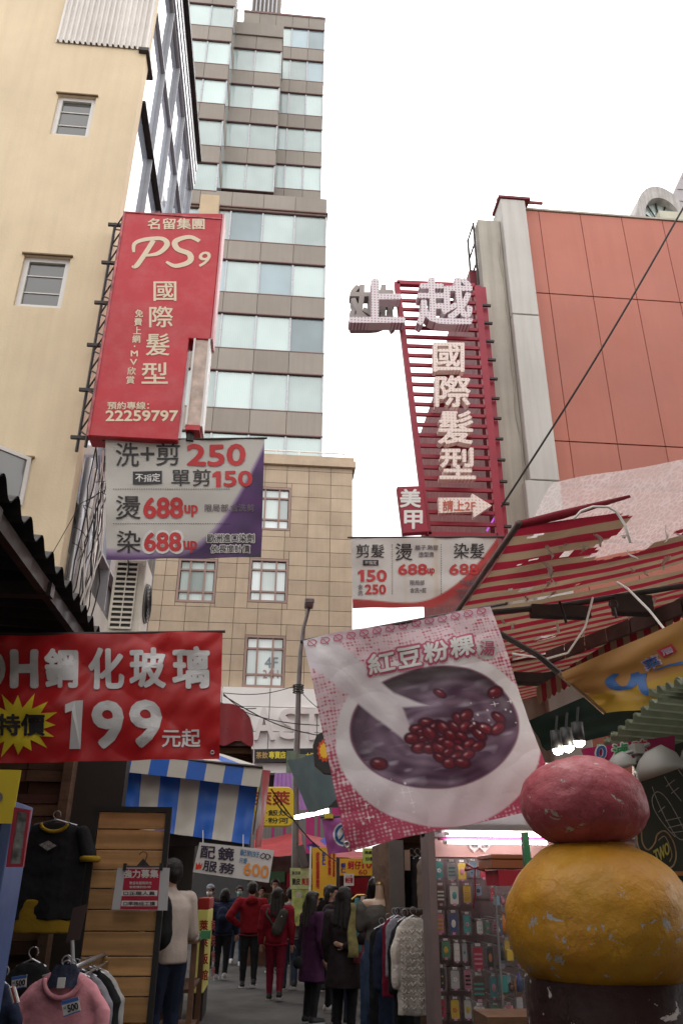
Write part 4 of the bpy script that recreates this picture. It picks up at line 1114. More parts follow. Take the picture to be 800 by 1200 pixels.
# stall body below the awning
st_ = thing('optician_stall', 'dark optician stall under the blue striped awning', 'stall', (-1, 10, 0))
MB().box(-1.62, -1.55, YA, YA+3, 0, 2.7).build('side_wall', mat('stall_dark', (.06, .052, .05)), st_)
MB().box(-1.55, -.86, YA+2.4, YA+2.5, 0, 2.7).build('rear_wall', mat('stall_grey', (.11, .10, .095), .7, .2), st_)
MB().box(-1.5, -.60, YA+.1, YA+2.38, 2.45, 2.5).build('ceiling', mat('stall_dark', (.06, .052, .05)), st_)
tbt = thing('wooden_goods_table', 'rough wooden stall table with shelves of small goods beside the man', 'table', at(228, 1195, 8.4))
Yt_ = 8.3; M_tw = mat('table_wood', (.16, .085, .05), .7, .25, 5, bump=.2)
ta, tb2 = at(212, 1102, Yt_), at(231, 1106, Yt_)
MB().box(ta.x-.3, tb2.x, Yt_, Yt_+1.2, ta.z-.03, ta.z).build('tabletop', M_tw, tbt)
for x in (ta.x-.25, tb2.x-.05):
    for y in (Yt_+.02, Yt_+1.12): MB().box(x, x+.05, y, y+.05, 0, ta.z-.031).build('leg', M_tw, tbt)
MB().box(ta.x-.28, tb2.x-.02, Yt_+.06, Yt_+1.1, ta.z-.42, ta.z-.39).build('shelf', M_tw, tbt)
MB().box(ta.x-.28, tb2.x-.02, Yt_+.06, Yt_+1.1, ta.z-.78, ta.z-.75).build('shelf', M_tw, tbt)
rr = random.Random(4)
gcol = [('red', (.4, .03, .04)), ('yellow', (.6, .5, .1)), ('blue', (.08, .15, .4)), ('white', (.5, .5, .5)), ('green', (.05, .2, .08))]
for k in range(5):
    x = ta.x-.24+.10*k; y = Yt_+.10+.09*(k % 3); h = .04+.03*(k % 3); cn_, cc = gcol[k % 5]
    MB().box(x, x+.09, y, y+.12, ta.z+.002, ta.z+h).build('goods_box', mat('goods_'+cn_, cc, .5, .1), label='small %s box number lying on the wooden goods table top'.replace(' number', '') % cn_, cat='box', group='small boxes on the wooden table')
# handwritten opticians sign
Yo = 8.42
os_ = thing('handwritten_sign', 'white handwritten price sign hanging askew from the striped awning', 'sign', at(273, 1036, Yo))
po = Plane(Yo); oq = [(234, 987), (321, 996.5), (315, 1034.5), (226, 1022)]
MB().ext([po.P(*po.inv(*p)) for p in oq], (0, .01, 0)).build('board', mat('white_board', (.62, .60, .58), .4, .04), os_)
M_marker = mat('marker_ink', (.04, .03, .06), .5, 0); M_mblue = mat('marker_blue', (.05, .2, .4), .5, 0); M_morange = mat('marker_orange', (.75, .28, .05), .5, 0)
for ch, bx in (('配', [(236, 991), (253, 992), (252, 1007), (234, 1005)]), ('鏡', [(256, 992), (275, 994), (274, 1009), (255, 1008)]), ('服', [(239, 1008), (255, 1010), (254, 1023), (237, 1020)]), ('務', [(258, 1010), (276, 1012), (274, 1025), (256, 1023)])):
    put(os_, ch, bx, po, M_marker, bold=.045)
put(os_, '配到好', [(282, 995), (304, 998), (304, 1005), (281, 1002)], po, M_mblue, bold=.02); put(os_, '只要', [(281, 1005), (290, 1006), (289, 1012), (280, 1011)], po, M_mblue, bold=.02)
put(os_, '600', [(286, 1010), (316, 1015), (314, 1030), (285, 1025)], po, M_morange, bold=.05)
brush(os_, po, [[(306, 1002, 1), (309, 1000, 1), (311, 1003, 1), (308, 1006, 1), (305, 1004, 1), (306, 1002, 1)], [(311, 1003, 1), (313, 1001, 1), (316, 1003, 1), (314, 1007, 1), (311, 1005, 1), (312, 1003, 1)], [(316, 1002, 1), (317, 1004, 1), (317, 1006, 1)]], M_marker)
patch(os_, po, [(229, 1019), (230, 1010), (232, 1014), (234, 1010), (235, 1014), (237.5, 1011), (236, 1018)], mat('crown_red', (.7, .05, .02)), .003)
for x, y in ((238, 985), (285, 990)): MB().tube([at(x, y+3, Yo), at(x, y-12, Yo+.03)], .004, 5).build('tie', M_white, os_)
# floor standing light box
Yl = 12.5
fl = thing('menu_light_box', 'yellow upright light box with red cap and red characters', 'sign', at(240, 1165, Yl))
l0, l1 = at(233, 1052, Yl), at(246, 1052, Yl); lb_ = at(240, 1164, Yl).z; lc = at(240, 1066, Yl).z
M_lby = mat('light_box_yellow', (.85, .80, .22), .4, .06, 2); M_lbr = mat('light_box_red', (.42, .03, .02), .4, .06)
MB().box(l0.x, l1.x, Yl, Yl+1.1, lb_, lc).build('body', M_lby, fl, bevel=.01); MB().box(l0.x, l1.x, Yl, Yl+1.1, lc+.003, l0.z).build('cap', M_lbr, fl, bevel=.01)
MB().box(l0.x+.0, l1.x, Yl+.1, Yl+1.0, 0, lb_-.003).build('base', M_darkmetal, fl)
for ch, y in (('萊', 1078), ('萊', 1097), ('飯', 1117), ('館', 1136)): put(fl, ch, (234, y, 244, y+13), Plane(Yl), M_lbr, bold=.05)
for k, ch in enumerate('萊萊飯館'): put(fl, ch, (247.2, 1078+k*18, 252, 1091+k*18), Plane(l1.x, 'X', 1), M_lbr, bold=.03)
# round-cornered yellow sign overhead
Yy = 13.0; py_ = Plane(Yy)
yl = thing('yellow_shop_sign', 'yellow rounded hanging shop sign with red and black characters', 'sign', at(325, 968, Yy))
x0, y0, x1, y1 = 298, 922, 344, 968
rc = []
for cx, cy, a in ((x1-8, y0+8, -90), (x1-8, y1-8, 0), (x0+8, y1-8, 90), (x0+8, y0+8, 180)):
    for q in range(5): aa = math.radians(a+q*22.5); rc.append((cx+8*math.cos(aa), cy+8*math.sin(aa)))
MB().ext([py_.P(*py_.inv(*p)) for p in rc], (0, .22, 0)).build('box', mat('yellow_acrylic', (.75, .52, .03), .35, .06, emit=.05), yl, bevel=.01)
put(yl, '萊萊', (298, 927, 340, 944), py_, M_lbr, bold=.05); put(yl, '炒·飯炒', (299, 949, 338, 956), py_, M_ink, bold=.04); put(yl, '蓋·粉河', (299, 958, 338, 965), py_, M_ink, bold=.04)
rsn = thing('narrow_red_banner', 'narrow vertical red banner edge on beside the yellow shop sign', 'banner', at(308, 993, 10.5))
MB().ext([at(307, 902, 10.5), at(316, 903, 11.2), at(305, 993, 11.2), at(299, 993, 10.5)], (.01, .01, 0)).build('cloth', mat('bright_red_cloth', (.50, .02, .02), .5, .1, transl=.2), rsn)
# dark red barrel awning
Yd_ = 11.0
dr_ = thing('barrel_awning', 'dark red rounded vinyl awning behind the red banner', 'awning', at(270, 890, Yd_))
def barrel(u, v):
    a = PI*.5*v; xr_ = at(299, 860, Yd_).x; return (xr_-2.2+2.2*u**.0*(1 if False else u)-.0+(0), Yd_+.9*(1-math.cos(a))*1.0, at(270, 862, Yd_).z+.45*math.sin(a)+.02*noise.noise(Vector((u*5, v*3, 1))))
xr_ = at(297, 860, Yd_).x; zl_ = at(270, 862, Yd_).z
def bar2(u, v):
    # profile rounds over toward the street (right) and front
    a = PI*.5*min(1, u/.55); 
    if u <= .55: x, z = xr_-.35*(1-math.sin(PI*.5*u/.55)), zl_+.42*math.cos(PI*.5*u/.55)
    else: x, z = xr_, zl_-.42*(u-.55)/.45
    return (x, Yd_+1.6*v, z)
mbx = MB(); 
prof = [(xr_-1.8, zl_+.42), (xr_-.35, zl_+.42)]+[(xr_-.35+.35*math.sin(q), zl_+.42*math.cos(q)) for q in [PI/2*i/8 for i in range(1, 9)]]+[(xr_+.02, zl_-.5)]
mbx.grid(lambda u, v: (lambda a: (a[0]+.015*noise.noise(Vector((u*9, v*6, 2))), Yd_+1.8*v, a[1]+.02*noise.noise(Vector((u*8, v*7, 5)))))(prof[int(round(u*(len(prof)-1)))]), len(prof)-1, 10)
# front face: scalloped drop
mbx.grid(lambda u, v: (xr_-1.8+1.8*u, Yd_-.01+.02*math.sin(u*22), (zl_+.42 if u < .80 else zl_+.42*math.sqrt(max(0, 1-((u-.8)/.2)**2)))*(1-v)+(zl_-.10+.04*math.sin(u*30))*v), 40, 4)
mbx.build('vinyl_cover', mat('dark_red_vinyl', (.27, .02, .03), .35, .15, 3, bump=.1, bs=8), dr_, smooth=True)
MB().box(xr_-1.7, xr_-.03, Yd_+.05, Yd_+1.7, zl_-.12, zl_-.06).build('underside', mat('awning_under', (.10, .06, .05), .8, .3), dr_)
for k in range(6): MB().box(xr_-1.7, xr_-.02, Yd_+.2+k*.25, Yd_+.23+k*.25, zl_-.2, zl_-.13).build('batten', M_old[3], dr_)
MB().box(xr_-2.2, xr_-1.5, Yd_+1.8, Yd_+2.0, 0, zl_).build('rear_post_wall', mat('stall_dark', (.06, .052, .05)), dr_)
# ================= street lamp =================
YLp = 17.0
sl = thing('street_lamp', 'tall grey street lamp with square head leaning beside the stone building', 'street lamp', (.62, YLp, 0))
pts = [Vector((.66, YLp, 0)), Vector((.62, YLp, 2.5)), at(346.5, 905, YLp), at(348, 870, YLp), at(350, 800, YLp), at(352, 765, YLp), at(355, 738, YLp), at(360, 720, YLp), at(362, 712, YLp)]
MB().tube(pts, [.075, .075, .07, .065, .055, .05, .042, .04, .04], 10).build('pole', mat('lamp_grey', (.25, .23, .22), .5, .2, 3, metal=.3), sl, smooth=True)
hd = at(362, 708, YLp)
MB().box(hd.x-.10, hd.x+.10, YLp-.30, YLp+.15, hd.z-.07, hd.z+.05).build('lamp_head', mat('lamp_head', (.22, .17, .16), .5, .2), sl, bevel=.02)
MB().box(hd.x-.08, hd.x+.08, YLp-.27, YLp+.1, hd.z-.078, hd.z-.071).build('lens', mat('lamp_lens', (.4, .35, .33), .3, .3, 20), sl)
p = at(349.5, 806, YLp)
cb = MB()
for k in range(4): cb.tube([p+Vector((.11*math.cos(a), .09*math.sin(a), .05*k-.1)) for a in [i*.6 for i in range(11)]], .014, 5)
cb.build('cable_clamp', M_black, sl)
for (xa, xb, y) in ((336, 347, 880), (349, 357, 884)):
    q0, q1 = at(xa, y, YLp-.1), at(xb, y+26, YLp-.1)
    MB().box(q0.x, q1.x, YLp-.12, YLp-.10, q1.z, q0.z).build('street_sign', mat('faded_green_sign', (.22, .30, .22), .5, .3, 5), sl)
# overhead wires
wr = [((262, 812, 16), (349, 803, YLp)), ((262, 813, 14), (300, 830, 15)), ((349, 806, YLp), (395, 840, 14)), ((262, 815, 12), (374, 862, 14)), ((255, 822, 14), (374, 850, 15)), ((320, 935, 10), (356, 960, 13)), ((318, 925, 10), (395, 1010, 15))]
for k, (a, b) in enumerate(wr):
    A_, B_ = at(*a), at(*b); pts = [A_.lerp(B_, t/12)-Vector((0, 0, .10*math.sin(PI*t/12))) for t in range(13)]
    MB().tube(pts, .009, 5).build('overhead_wire', M_rubber, label=['black wire strung level to the lamp post clamp', 'short black wire above the dark red awning', 'black wire leaving the lamp post to the right', 'black wire sagging below the raised letters', 'thin black wire crossing the raised letters', 'short black wire beside the yellow shop sign', 'black wire in front of the pink striped wall'][k], cat='wire', group='overhead wires')
A_, B_ = at(812, 222, 9.5), at(587, 594, 11.4)
MB().tube([A_.lerp(B_, t/16)-Vector((0, 0, .12*math.sin(PI*t/16))) for t in range(17)], .017, 6).build('overhead_wire', M_rubber, label='thick black cable slanting across the red panel wall', cat='wire')
# ================= torn striped awnings on the right =================
M_stripe_r = mat('awning_red', (.30, .015, .035), .7, .15, 3, transl=.35, dirt=.2, dcol=(.12, .02, .02))
M_stripe_c = mat('awning_cream', (.34, .24, .155), .75, .18, 3, transl=.35, dirt=.5, dcol=(.25, .16, .09), ds=2)
M_fray = mat('frayed_backing', (.74, .69, .64), .8, .15, 5, transl=.4)
M_plastic = NT('cloudy_plastic_sheet')
_p = M_plastic
_a = _p.n('ShaderNodeBsdfTransparent'); _d = _p.n('ShaderNodeBsdfTranslucent', {'Color': (.75, .68, .68, 1)})
_v = _p.n('ShaderNodeTexVoronoi', {'Vector': _p.pos((1, .5, 1)), 'Scale': 26}, feature='DISTANCE_TO_EDGE')
_f = _p.ramp(_p.math('ADD', _v.outputs[0], _p.math('MULTIPLY', _p.noise(3, 6, .7).outputs[0], .5)), [(.16, .9), (.26, .7), (.42, .5)])
_p.set(_p.b, 'Base Color', (.72, .66, .66, 1)); _p.set(_p.b, 'Roughness', .35)
_m0 = _p.n('ShaderNodeMixShader', {0: .5}); _p.t.links.new(_p.b.outputs[0], _m0.inputs[1]); _p.t.links.new(_d.outputs[0], _m0.inputs[2])
_m = _p.n('ShaderNodeMixShader', {0: _f.outputs[0]}); _p.t.links.new(_a.outputs[0], _m.inputs[1]); _p.t.links.new(_m0.outputs[0], _m.inputs[2])
_p.t.links.new(_m.outputs[0], _p.out.inputs[0]); M_plastic = _p.m
def awning(lab, y0, y1, za, zb, x0, x1, nstripe, seed, tear, first_red=True):
    """sheet sloping up from the street edge x0 to the building x1, stripes across the street"""
    t = thing('striped_awning', lab, 'awning', (x0, y0, za), 'torn red striped awnings')
    nu, nvs = 64, 5
    def P(u, v):
        x = x0+(x1-x0)*u; y = y0+(y1-y0)*v
        sag = -.05*math.sin(PI*u)-.03*math.sin(PI*v)+.015*noise.noise(Vector((x*2.5, y*3, seed)))
        return (x, y, za+(zb-za)*u+sag)
    for k in range(nstripe):
        a, b = k/nstripe, (k+1)/nstripe
        mb = MB()
        def skip(u, v):
            vv = a+(b-a)*v; q = P(u, vv)
            n1 = noise.noise(Vector((q[0]*1.8, q[1]*4.0, seed+3)))+.35*noise.noise(Vector((q[0]*9, q[1]*14, seed)))
            big = tear(u, vv, noise.noise(Vector((q[0]*5, q[1]*5, seed+7)))*.5)
            return big or n1 > .60
        keep = {(i, j) for i in range(nu) for j in range(nvs) if not skip((i+.5)/nu, (j+.5)/nvs)}
        while keep:
            st = [next(iter(keep))]; comp = set(st); keep -= comp
            while st:
                i, j = st.pop()
                for q in ((i+1, j), (i-1, j), (i, j+1), (i, j-1)):
                    if q in keep: keep.discard(q); comp.add(q); st.append(q)
            if len(comp) < 14: continue
            mb = MB(); ids = {}
            def vid(i, j):
                if (i, j) not in ids: ids[(i, j)] = len(mb.v); mb.v.append(P(i/nu, a+(b-a)*j/nvs))
                return ids[(i, j)]
            for i, j in comp: mb.f.append((vid(i, j), vid(i+1, j), vid(i+1, j+1), vid(i, j+1))); mb.mi.append(0)
            mb.build('stripe', M_stripe_r if (k % 2 == 0) == first_red else M_stripe_c, t, smooth=True)
    return t, P
t1_, P1 = awning('nearest red and cream striped awning with a large ragged tear', 4.95, 6.8, 3.9, 4.55, 1.68, 4.2, 12, 2,
                 lambda u, v, n: (v < .48+.25*n and u > .34+.2*n and not (u > .55 and v > .34+.2*n)) , True)
# cloudy plastic sheet laid over the tear
pls = thing('plastic_cover_sheet', 'cloudy torn plastic sheet patched over the nearest striped awning', 'sheet', (2.6, 5.2, 4.1))
MB().grid(lambda u, v: (1.9+2.9*u, 4.80+1.35*v-.0*u, 4.02+.62*u+.16*(1-v)+.03*noise.noise(Vector((u*6, v*4, 3))) + .10*(1-v)*u), 40, 14).build('film', M_plastic, pls, smooth=True)
arc = [(672, 608), (680, 599), (694, 594), (712, 594), (722, 600), (732, 616), (738, 636)]
MB().tube([at(x, y, 4.72) for x, y in arc], .009, 6).build('white_hoop', mat('white_hoop', (.7, .68, .66), .4, 0), pls, smooth=True)
# frayed strips hanging from tears
rr = random.Random(21); frs = []
for k in range(26):
    u = rr.uniform(.12, .95); v = rr.uniform(.15, .95); q = Vector(P1(u, v)); L = rr.uniform(.03, .13); w = rr.uniform(.006, .025)
    d = Vector((rr.uniform(-.06, .06), rr.uniform(-.05, .05), -L))
    mb = MB(); mb.grid(lambda a, b: q+Vector((w*(a-.5)*2*(1-b*.8), .02*math.sin(a*4+b*3+k), -.004))+d*b+Vector((.02*math.sin(b*5+k), 0, 0)), 3, 5)
    mb.build('frayed_strip', M_fray, t1_, smooth=True)
# rolled red hem at the street corner, edge pipe
MB().tube([Vector(P1(0, 0))+Vector((-.02, 0, .01)), Vector(P1(.12, 0))+Vector((0, -.01, .04)), Vector(P1(.33, 0))+Vector((0, -.02, .10))], [.03, .035, .012], 8).build('rolled_hem', M_stripe_r, t1_, smooth=True)
def pipe(y0, y1, z, par, r=.022): MB().tube([(1.66, y0-.05, z), (1.66, y1, z)], r, 8).build('edge_pipe', mat('rusty_pipe', (.10, .06, .055), .5, .3, 6), par, smooth=True)
pipe(4.93, 6.85, 3.9, t1_)
for y in (6.83,):
    MB().tube([(1.66, y, 3.86), (2.6, y, 3.98), (4.6, y, 4.38)], .028, 8).build('cross_beam', M_darkmetal, t1_)
    MB().box(2.35, 2.9, y-.05, y+.05, 3.87, 3.98).build('roller_bracket', M_darkmetal, t1_)
    MB().box(3.15, 3.5, y-.07, y+.07, 3.93, 4.10).build('roller_bracket', M_darkmetal, t1_)
t2_, P2 = awning('middle red and cream striped awning with many small rips', 6.9, 9.4, 3.9, 4.8, 1.72, 5.2, 18, 6, lambda u, v, n: False, False)
MB().tube([(1.9, 9.42, 3.86), (3.2, 9.42, 3.95), (5.4, 9.42, 4.32)], .05, 8).build('cross_beam', M_darkmetal, t2_)
for x, w in ((2.9, .5), (3.7, .7)): MB().box(x, x+w, 9.3, 9.5, 3.87+.18*(x-2.9), 3.99+.18*(x-2.9)).build('roller_bracket', M_darkmetal, t2_)
for k in range(16):
    u = rr.uniform(.05, .9); v = rr.uniform(.1, .9); q = Vector(P2(u, v)); L = rr.uniform(.03, .1)
    mb = MB(); mb.grid(lambda a, b: q+Vector((.012*(a-.5)*2, .02*math.sin(a*4), -.004))+Vector((.03*math.sin(k), .02, -L))*b, 2, 4)
    mb.build('frayed_strip', M_fray, t2_)
t3_, P3 = awning('farthest red and cream awning with narrow stripes over the dark stalls', 9.2, 14.5, 3.9, 4.98, 2.0, 6.2, 34, 9, lambda u, v, n: False, True)
bm_ = thing('awning_boom', 'dark brown timber beam running under the striped awnings', 'beam', (3.5, 7, 3.8))
A_, B_ = at(640, 778, 8.5), at(835, 706, 6.2)
for k in range(7):
    a = A_.lerp(B_, k/7+.004); b = A_.lerp(B_, (k+1)/7-.004)
    MB().ext([a, b, b+Vector((0, 0, .14)), a+Vector((0, 0, .14))], (.02, .07, 0)).build('board', mat('dark_timber', (.11, .07, .065), .6, .3, 4, objvar=.2), bm_)
pl_ = thing('diagonal_pole', 'dark pole slanting from the banner corner down to the yellow cloth', 'pole', at(620, 790, 5.4))
MB().tube([at(560, 728, 5.2), at(630, 768, 5.3), at(668, 800, 5.4)], .022, 8).build('pole', M_darkmetal, pl_)
# dangling wires below the awnings
for k, (lab, pts) in enumerate((('pale grey cable looping from the awning rollers to the right edge', [(722, 682, 5.6), (735, 690, 5.4), (760, 715, 5.2), (780, 740, 5.1), (810, 752, 5.0)]),
                                ('thin pale cable hanging between the first two awnings', [(694, 700, 6.0), (685, 735, 6.0), (665, 765, 6.0), (640, 772, 6.0), (600, 766, 6.0)]),
                                ('short dark hook wire under the nearest awning', [(655, 705, 6.4), (660, 720, 6.4), (663, 730, 6.4)]))):
    MB().tube([at(*p) for p in pts], .009 if k < 2 else .012, 6).build('hanging_cable', M_steel if k < 2 else M_rubber, label=lab, cat='cable', smooth=True)
rg_ = MB(); c_ = at(718, 708, 6.2)
rg_.tube([c_+Vector((.035*math.cos(a), 0, .035*math.sin(a))) for a in [i*PI/6 for i in range(13)]], .008, 6).tube([c_+Vector((0, 0, -.03)), c_+Vector((.01, 0, -.12))], .012, 6)
rg_.build('crank_ring', M_darkmetal, label='small dark crank ring hanging below the awning roller', cat='hook')

# striped scalloped valance of the stall behind
sv = thing('scalloped_valance', 'red and cream scalloped valance edging the stall behind the yellow cloth', 'awning', at(700, 760, 8.0))
A_, B_ = at(628, 806, 9.2), at(812, 690, 6.4)
N = 26
for k in range(N):
    a = A_.lerp(B_, k/N); b = A_.lerp(B_, (k+1)/N); h = .17
    pts = [a, b]+[b.lerp(a, j/6)-Vector((0, 0, h+.04*math.sin(PI*j/6))) for j in range(7)]
    MB().ext(pts, (0, .008, 0)).build('scallop', M_stripe_r if k % 2 else M_stripe_c, sv)
# green tarp and dark mass under it
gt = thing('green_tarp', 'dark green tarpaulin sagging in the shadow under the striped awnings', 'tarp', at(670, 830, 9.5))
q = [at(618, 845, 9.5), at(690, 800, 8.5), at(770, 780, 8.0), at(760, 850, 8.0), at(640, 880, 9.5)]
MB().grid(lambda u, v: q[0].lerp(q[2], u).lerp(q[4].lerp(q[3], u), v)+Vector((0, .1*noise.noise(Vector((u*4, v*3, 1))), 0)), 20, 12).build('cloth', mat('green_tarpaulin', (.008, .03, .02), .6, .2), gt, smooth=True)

# ================= orange and blue slogan cloth =================
oc = thing('orange_shop_cloth', 'sagging orange cloth sign with blue logo strokes above the green roof', 'banner', at(740, 800, 4.9))
Yc = 4.9
sho = Sheet([at(652, 790, Yc), at(830, 728, Yc-.5), at(830, 800, Yc-.5), at(706, 836, Yc)], wave(.03, 1.7, 1.2, 3))
sho = Sheet([at(655, 789, Yc), at(880, 690, Yc-.7), at(880, 815, Yc-.7), at(708, 836, Yc)], wave(.03, 1.7, 1.2, 3))
def fo(U, V):
    n = len(U); c = np.tile(np.array([.34, .17, .05]), (n, 1)); c = lerp3((U-.3)*1.6, c, np.array([[.38, .19, .04]]).repeat(n, 0))
    c = lerp3(((V-.60)*30)*(U > .0), c, np.array([[.38, .23, .025]]).repeat(n, 0))
    return c*(1-.25*nz(U, V, 6, 2)[:, None])
printmesh('cloth', sho, 60, 30, fo, oc, mat('orange_cloth', (1, 1, 1), .6, .08, 2, vcol=True, bump=.1, bs=8, transl=.2))
M_oblue = mat('logo_blue', (.03, .10, .28), .5, .05); M_lilac = mat('logo_lilac', (.45, .32, .42), .5, .05)
for st__ in ([[(722, 789, 8), (714, 797, 10), (722, 806, 11), (736, 805, 10), (743, 795, 10), (743, 788, 8)], [(752, 789, 9), (751, 800, 9), (757, 812, 9), (768, 814, 5)], [(765, 786, 2), (782, 780, 5), (800, 776, 6), (820, 770, 6)], [(790, 818, 5), (800, 812, 7), (815, 806, 8)]]): brush(oc, sho, [st__], M_oblue, 'logo_stroke')
put(oc, '菜', [(750, 775), (769, 766), (775, 777), (757, 786)], sho, M_lilac, bold=.16, off=.010); put(oc, '菜', [(751, 775), (768, 768), (774, 777), (758, 784)], sho, M_oblue, bold=.05, off=.016)
patch(oc, sho, [(768, 762), (786, 754), (793, 763), (777, 771)], mat('logo_red', (.4, .03, .05), .5, .05), .012)
put(oc, '層', [(772, 762), (785, 757), (789, 763), (777, 768)], sho, M_lilac, bold=.03, off=.018)
MB().tube([sho.P(0, 0), sho.P(0, 1)], .012, 6).build('edge_rod', M_old[3], oc)

# ================= green corrugated plastic roof =================
gr_ = thing('green_corrugated_roof', 'mossy green corrugated plastic roof over the chalkboard stall', 'roof', at(760, 850, 4.4))
gz = 3.0
gA, gB = atZ(716, 832, 2.82), atZ(812, 792, 2.98); 
M_greenroof = mat('mossy_green_plastic', (.20, .235, .165), .6, .25, 3, transl=.3, dirt=.85, dcol=(.085, .07, .035), ds=2.5)
def rf_(name, P0, P1_, back, nw, amp):
    n = (P1_-P0).cross(back).normalized(); n = n if n.z > 0 else -n
    MB().grid(lambda u, v: P0.lerp(P1_, u)+back*v+n*amp*(1 if int(round(u*nw*4)) % 4 in (1, 2) else -1), nw*4, 6).build(name, M_greenroof, gr_)
p0, p1 = at(694, 884, 4.9), at(812, 822, 4.3)
# lower edge staircase (near edge) and upper strip
e0, e1 = at(688, 876, 4.75), at(782, 802, 3.9)
rf_('corrugated_sheet', at(690, 884, 4.9), at(800, 792, 3.85), Vector((1.6, .55, .02)), 12, .018)
rf_('corrugated_sheet', at(758, 812, 3.9), at(830, 786, 3.6), Vector((1.0, .7, .10)), 7, .016)
for k in range(3):
    a = at(700+k*26, 884-k*16, 5.0-.15*k)
    MB().tube([a, a+Vector((1.8, .6, .0))], .02, 6).build('purlin', M_darkmetal, gr_)
# ================= spotlights and pink neon fascia =================
fx_ = thing('magenta_fascia_sign', 'magenta stall fascia with outlined blue green and white characters', 'sign', at(730, 890, 4.5))
Yf = 4.5; pf = Plane(Yf)
MB().ext([pf.P(*pf.inv(*p)) for p in ((684, 877), (790, 862), (790, 880), (690, 893))], (0, .05, 0)).build('board', mat('magenta_board', (.38, .01, .10), .4, .06), fx_)
Mgr = mat('sign_green_print', (.03, .25, .08), .5, .02)
for ch, bx, m_ in (('0', [(697, 875), (709, 873), (709, 889), (697, 891)], M_oblue), ('滷', [(716, 873), (734, 870), (734, 887), (716, 890)], Mgr), ('味', [(740, 869), (757, 866), (757, 882), (740, 885)], M_redink)):
    put(fx_, ch, bx, pf, M_whiteink, bold=.16, off=.004); put(fx_, ch, bx, pf, m_, bold=.05, off=.010)
for k, (x, y, yy) in enumerate(((653, 878, 5.3), (665, 875, 5.2), (678, 869, 5.1))):
    t = thing('spotlight', '%s of three lit spotlights above the stacked ball statue' % ('leftmost', 'middle', 'rightmost')[k], 'spotlight', at(x, y, yy), 'spotlights over the statue')
    c_ = at(x, y, yy); MB().tube([c_+Vector((0, 0, .12)), c_+Vector((0, 0, .05)), c_], [.038, .038, .040], 14).build('can', M_black, t, smooth=True)
    MB().tube([c_+Vector((0, -.002, -.001)), c_+Vector((0, -.012, -.014))], .034, 14).build('bulb', mat('lit_bulb', (1, .93, .85), .3, 0, emit=14), t)
    MB().tube([c_+Vector((0, 0, .12)), c_+Vector((.02, 0, .22))], .008, 6).build('stem', M_black, t)
    l = bpy.data.lights.new('spotlight_glow', 'POINT'); l.energy = 3; l.shadow_soft_size = .04; l.color = (1, .85, .7); lo = bpy.data.objects.new('spotlight_glow', l); COL.objects.link(lo); lo.location = c_+Vector((0, 0, -.06))
def flood(lab, c, s):
    t = thing('floodlight', lab, 'floodlight', c, 'grey floodlights above the chalkboard')
    M_fl = mat('grey_cast_metal', (.26, .25, .23), .5, .15, 4)
    c = Vector(c)
    MB().tube([c+Vector((-.02, 0, .10))*s, c+Vector((0, 0, .06))*s, c, c+Vector((.01, 0, -.03))*s], [.05*s, .10*s, .13*s, .135*s], 16).build('hood', M_fl, t, smooth=True)
    MB().tube([c+Vector((.11, 0, .0))*s, c+Vector((.17, 0, .10))*s, c+Vector((.30, .05, .10))*s], .016*s, 6).tube([c+Vector((.15, 0, .07))*s, c+Vector((.19, 0, .07))*s], .03*s, 10).build('bracket', M_fl, t)
flood('large grey hooded floodlight at the right edge above the chalkboard', at(772, 900, 4.3), 1.0)
flood('small grey floodlight behind the pink ball of the statue', at(727, 897, 4.4), .62)
MB().tube([at(722, 886, 4.4), at(742, 880, 4.4), at(760, 872, 4.4)], .012, 6).box(at(741, 884, 4.4).x, at(752, 884, 4.4).x, 4.36, 4.44, at(741, 884, 4.4).z, at(741, 872, 4.4).z).build('lamp_arm', mat('grey_cast_metal', (.26, .25, .23)), label='grey jointed arm carrying the small floodlight', cat='bracket')
# ================= chalkboard =================
Yq = 4.6; pq = Plane(Yq)
ch_ = thing('chalkboard', 'dark menu chalkboard with chalk drawings of skewers and the word TWO', 'chalkboard', at(770, 1022, Yq))
MB().ext([pq.P(*pq.inv(*p)) for p in ((742, 888), (860, 850), (860, 1022), (748, 1022))], (0, .03, 0)).build('board', mat('chalkboard_green', (.028, .034, .026), .6, .25, 2, dirt=.2, dcol=(.08, .08, .07)), ch_)
MB().box(pq.inv(748, 1022)[0], pq.inv(860, 1022)[0], Yq-.02, Yq+.03, at(770, 1026, Yq).z, at(770, 1021, Yq).z).build('frame', mat('orange_wood', (.38, .15, .04), .5, .15, 4), ch_)
M_chalk = mat('chalk_white', (.36, .33, .31), .8, .3, 60); M_chalky = mat('chalk_yellow', (.50, .46, .12), .8, .3, 60); M_chalko = mat('chalk_tan', (.36, .25, .15), .8, .3, 60)
brush(ch_, pq, [[(751, 960, 1.4), (751, 985, 1.6), (758, 996, 1.6), (766, 988, 1.6), (769, 978, 1.6), (778, 974, 1.6), (787, 985, 1.6), (791, 1002, 1.6), (787, 1015, 1.6), (776, 1018, 1.6), (764, 1012, 1.6), (757, 1004, 1.4)],
                [(746, 965, 1.2), (746, 990, 1.4), (756, 1006, 1.4)], [(770, 985, 1), (777, 980, 1), (782, 988, 1), (786, 1002, 1), (783, 1010, 1)]], M_chalko, 'chalk_drawing')
put(ch_, 'TWO', [(764, 997), (782, 986), (784, 1000), (768, 1013)], pq, M_chalky, bold=.05, name='chalk_word')
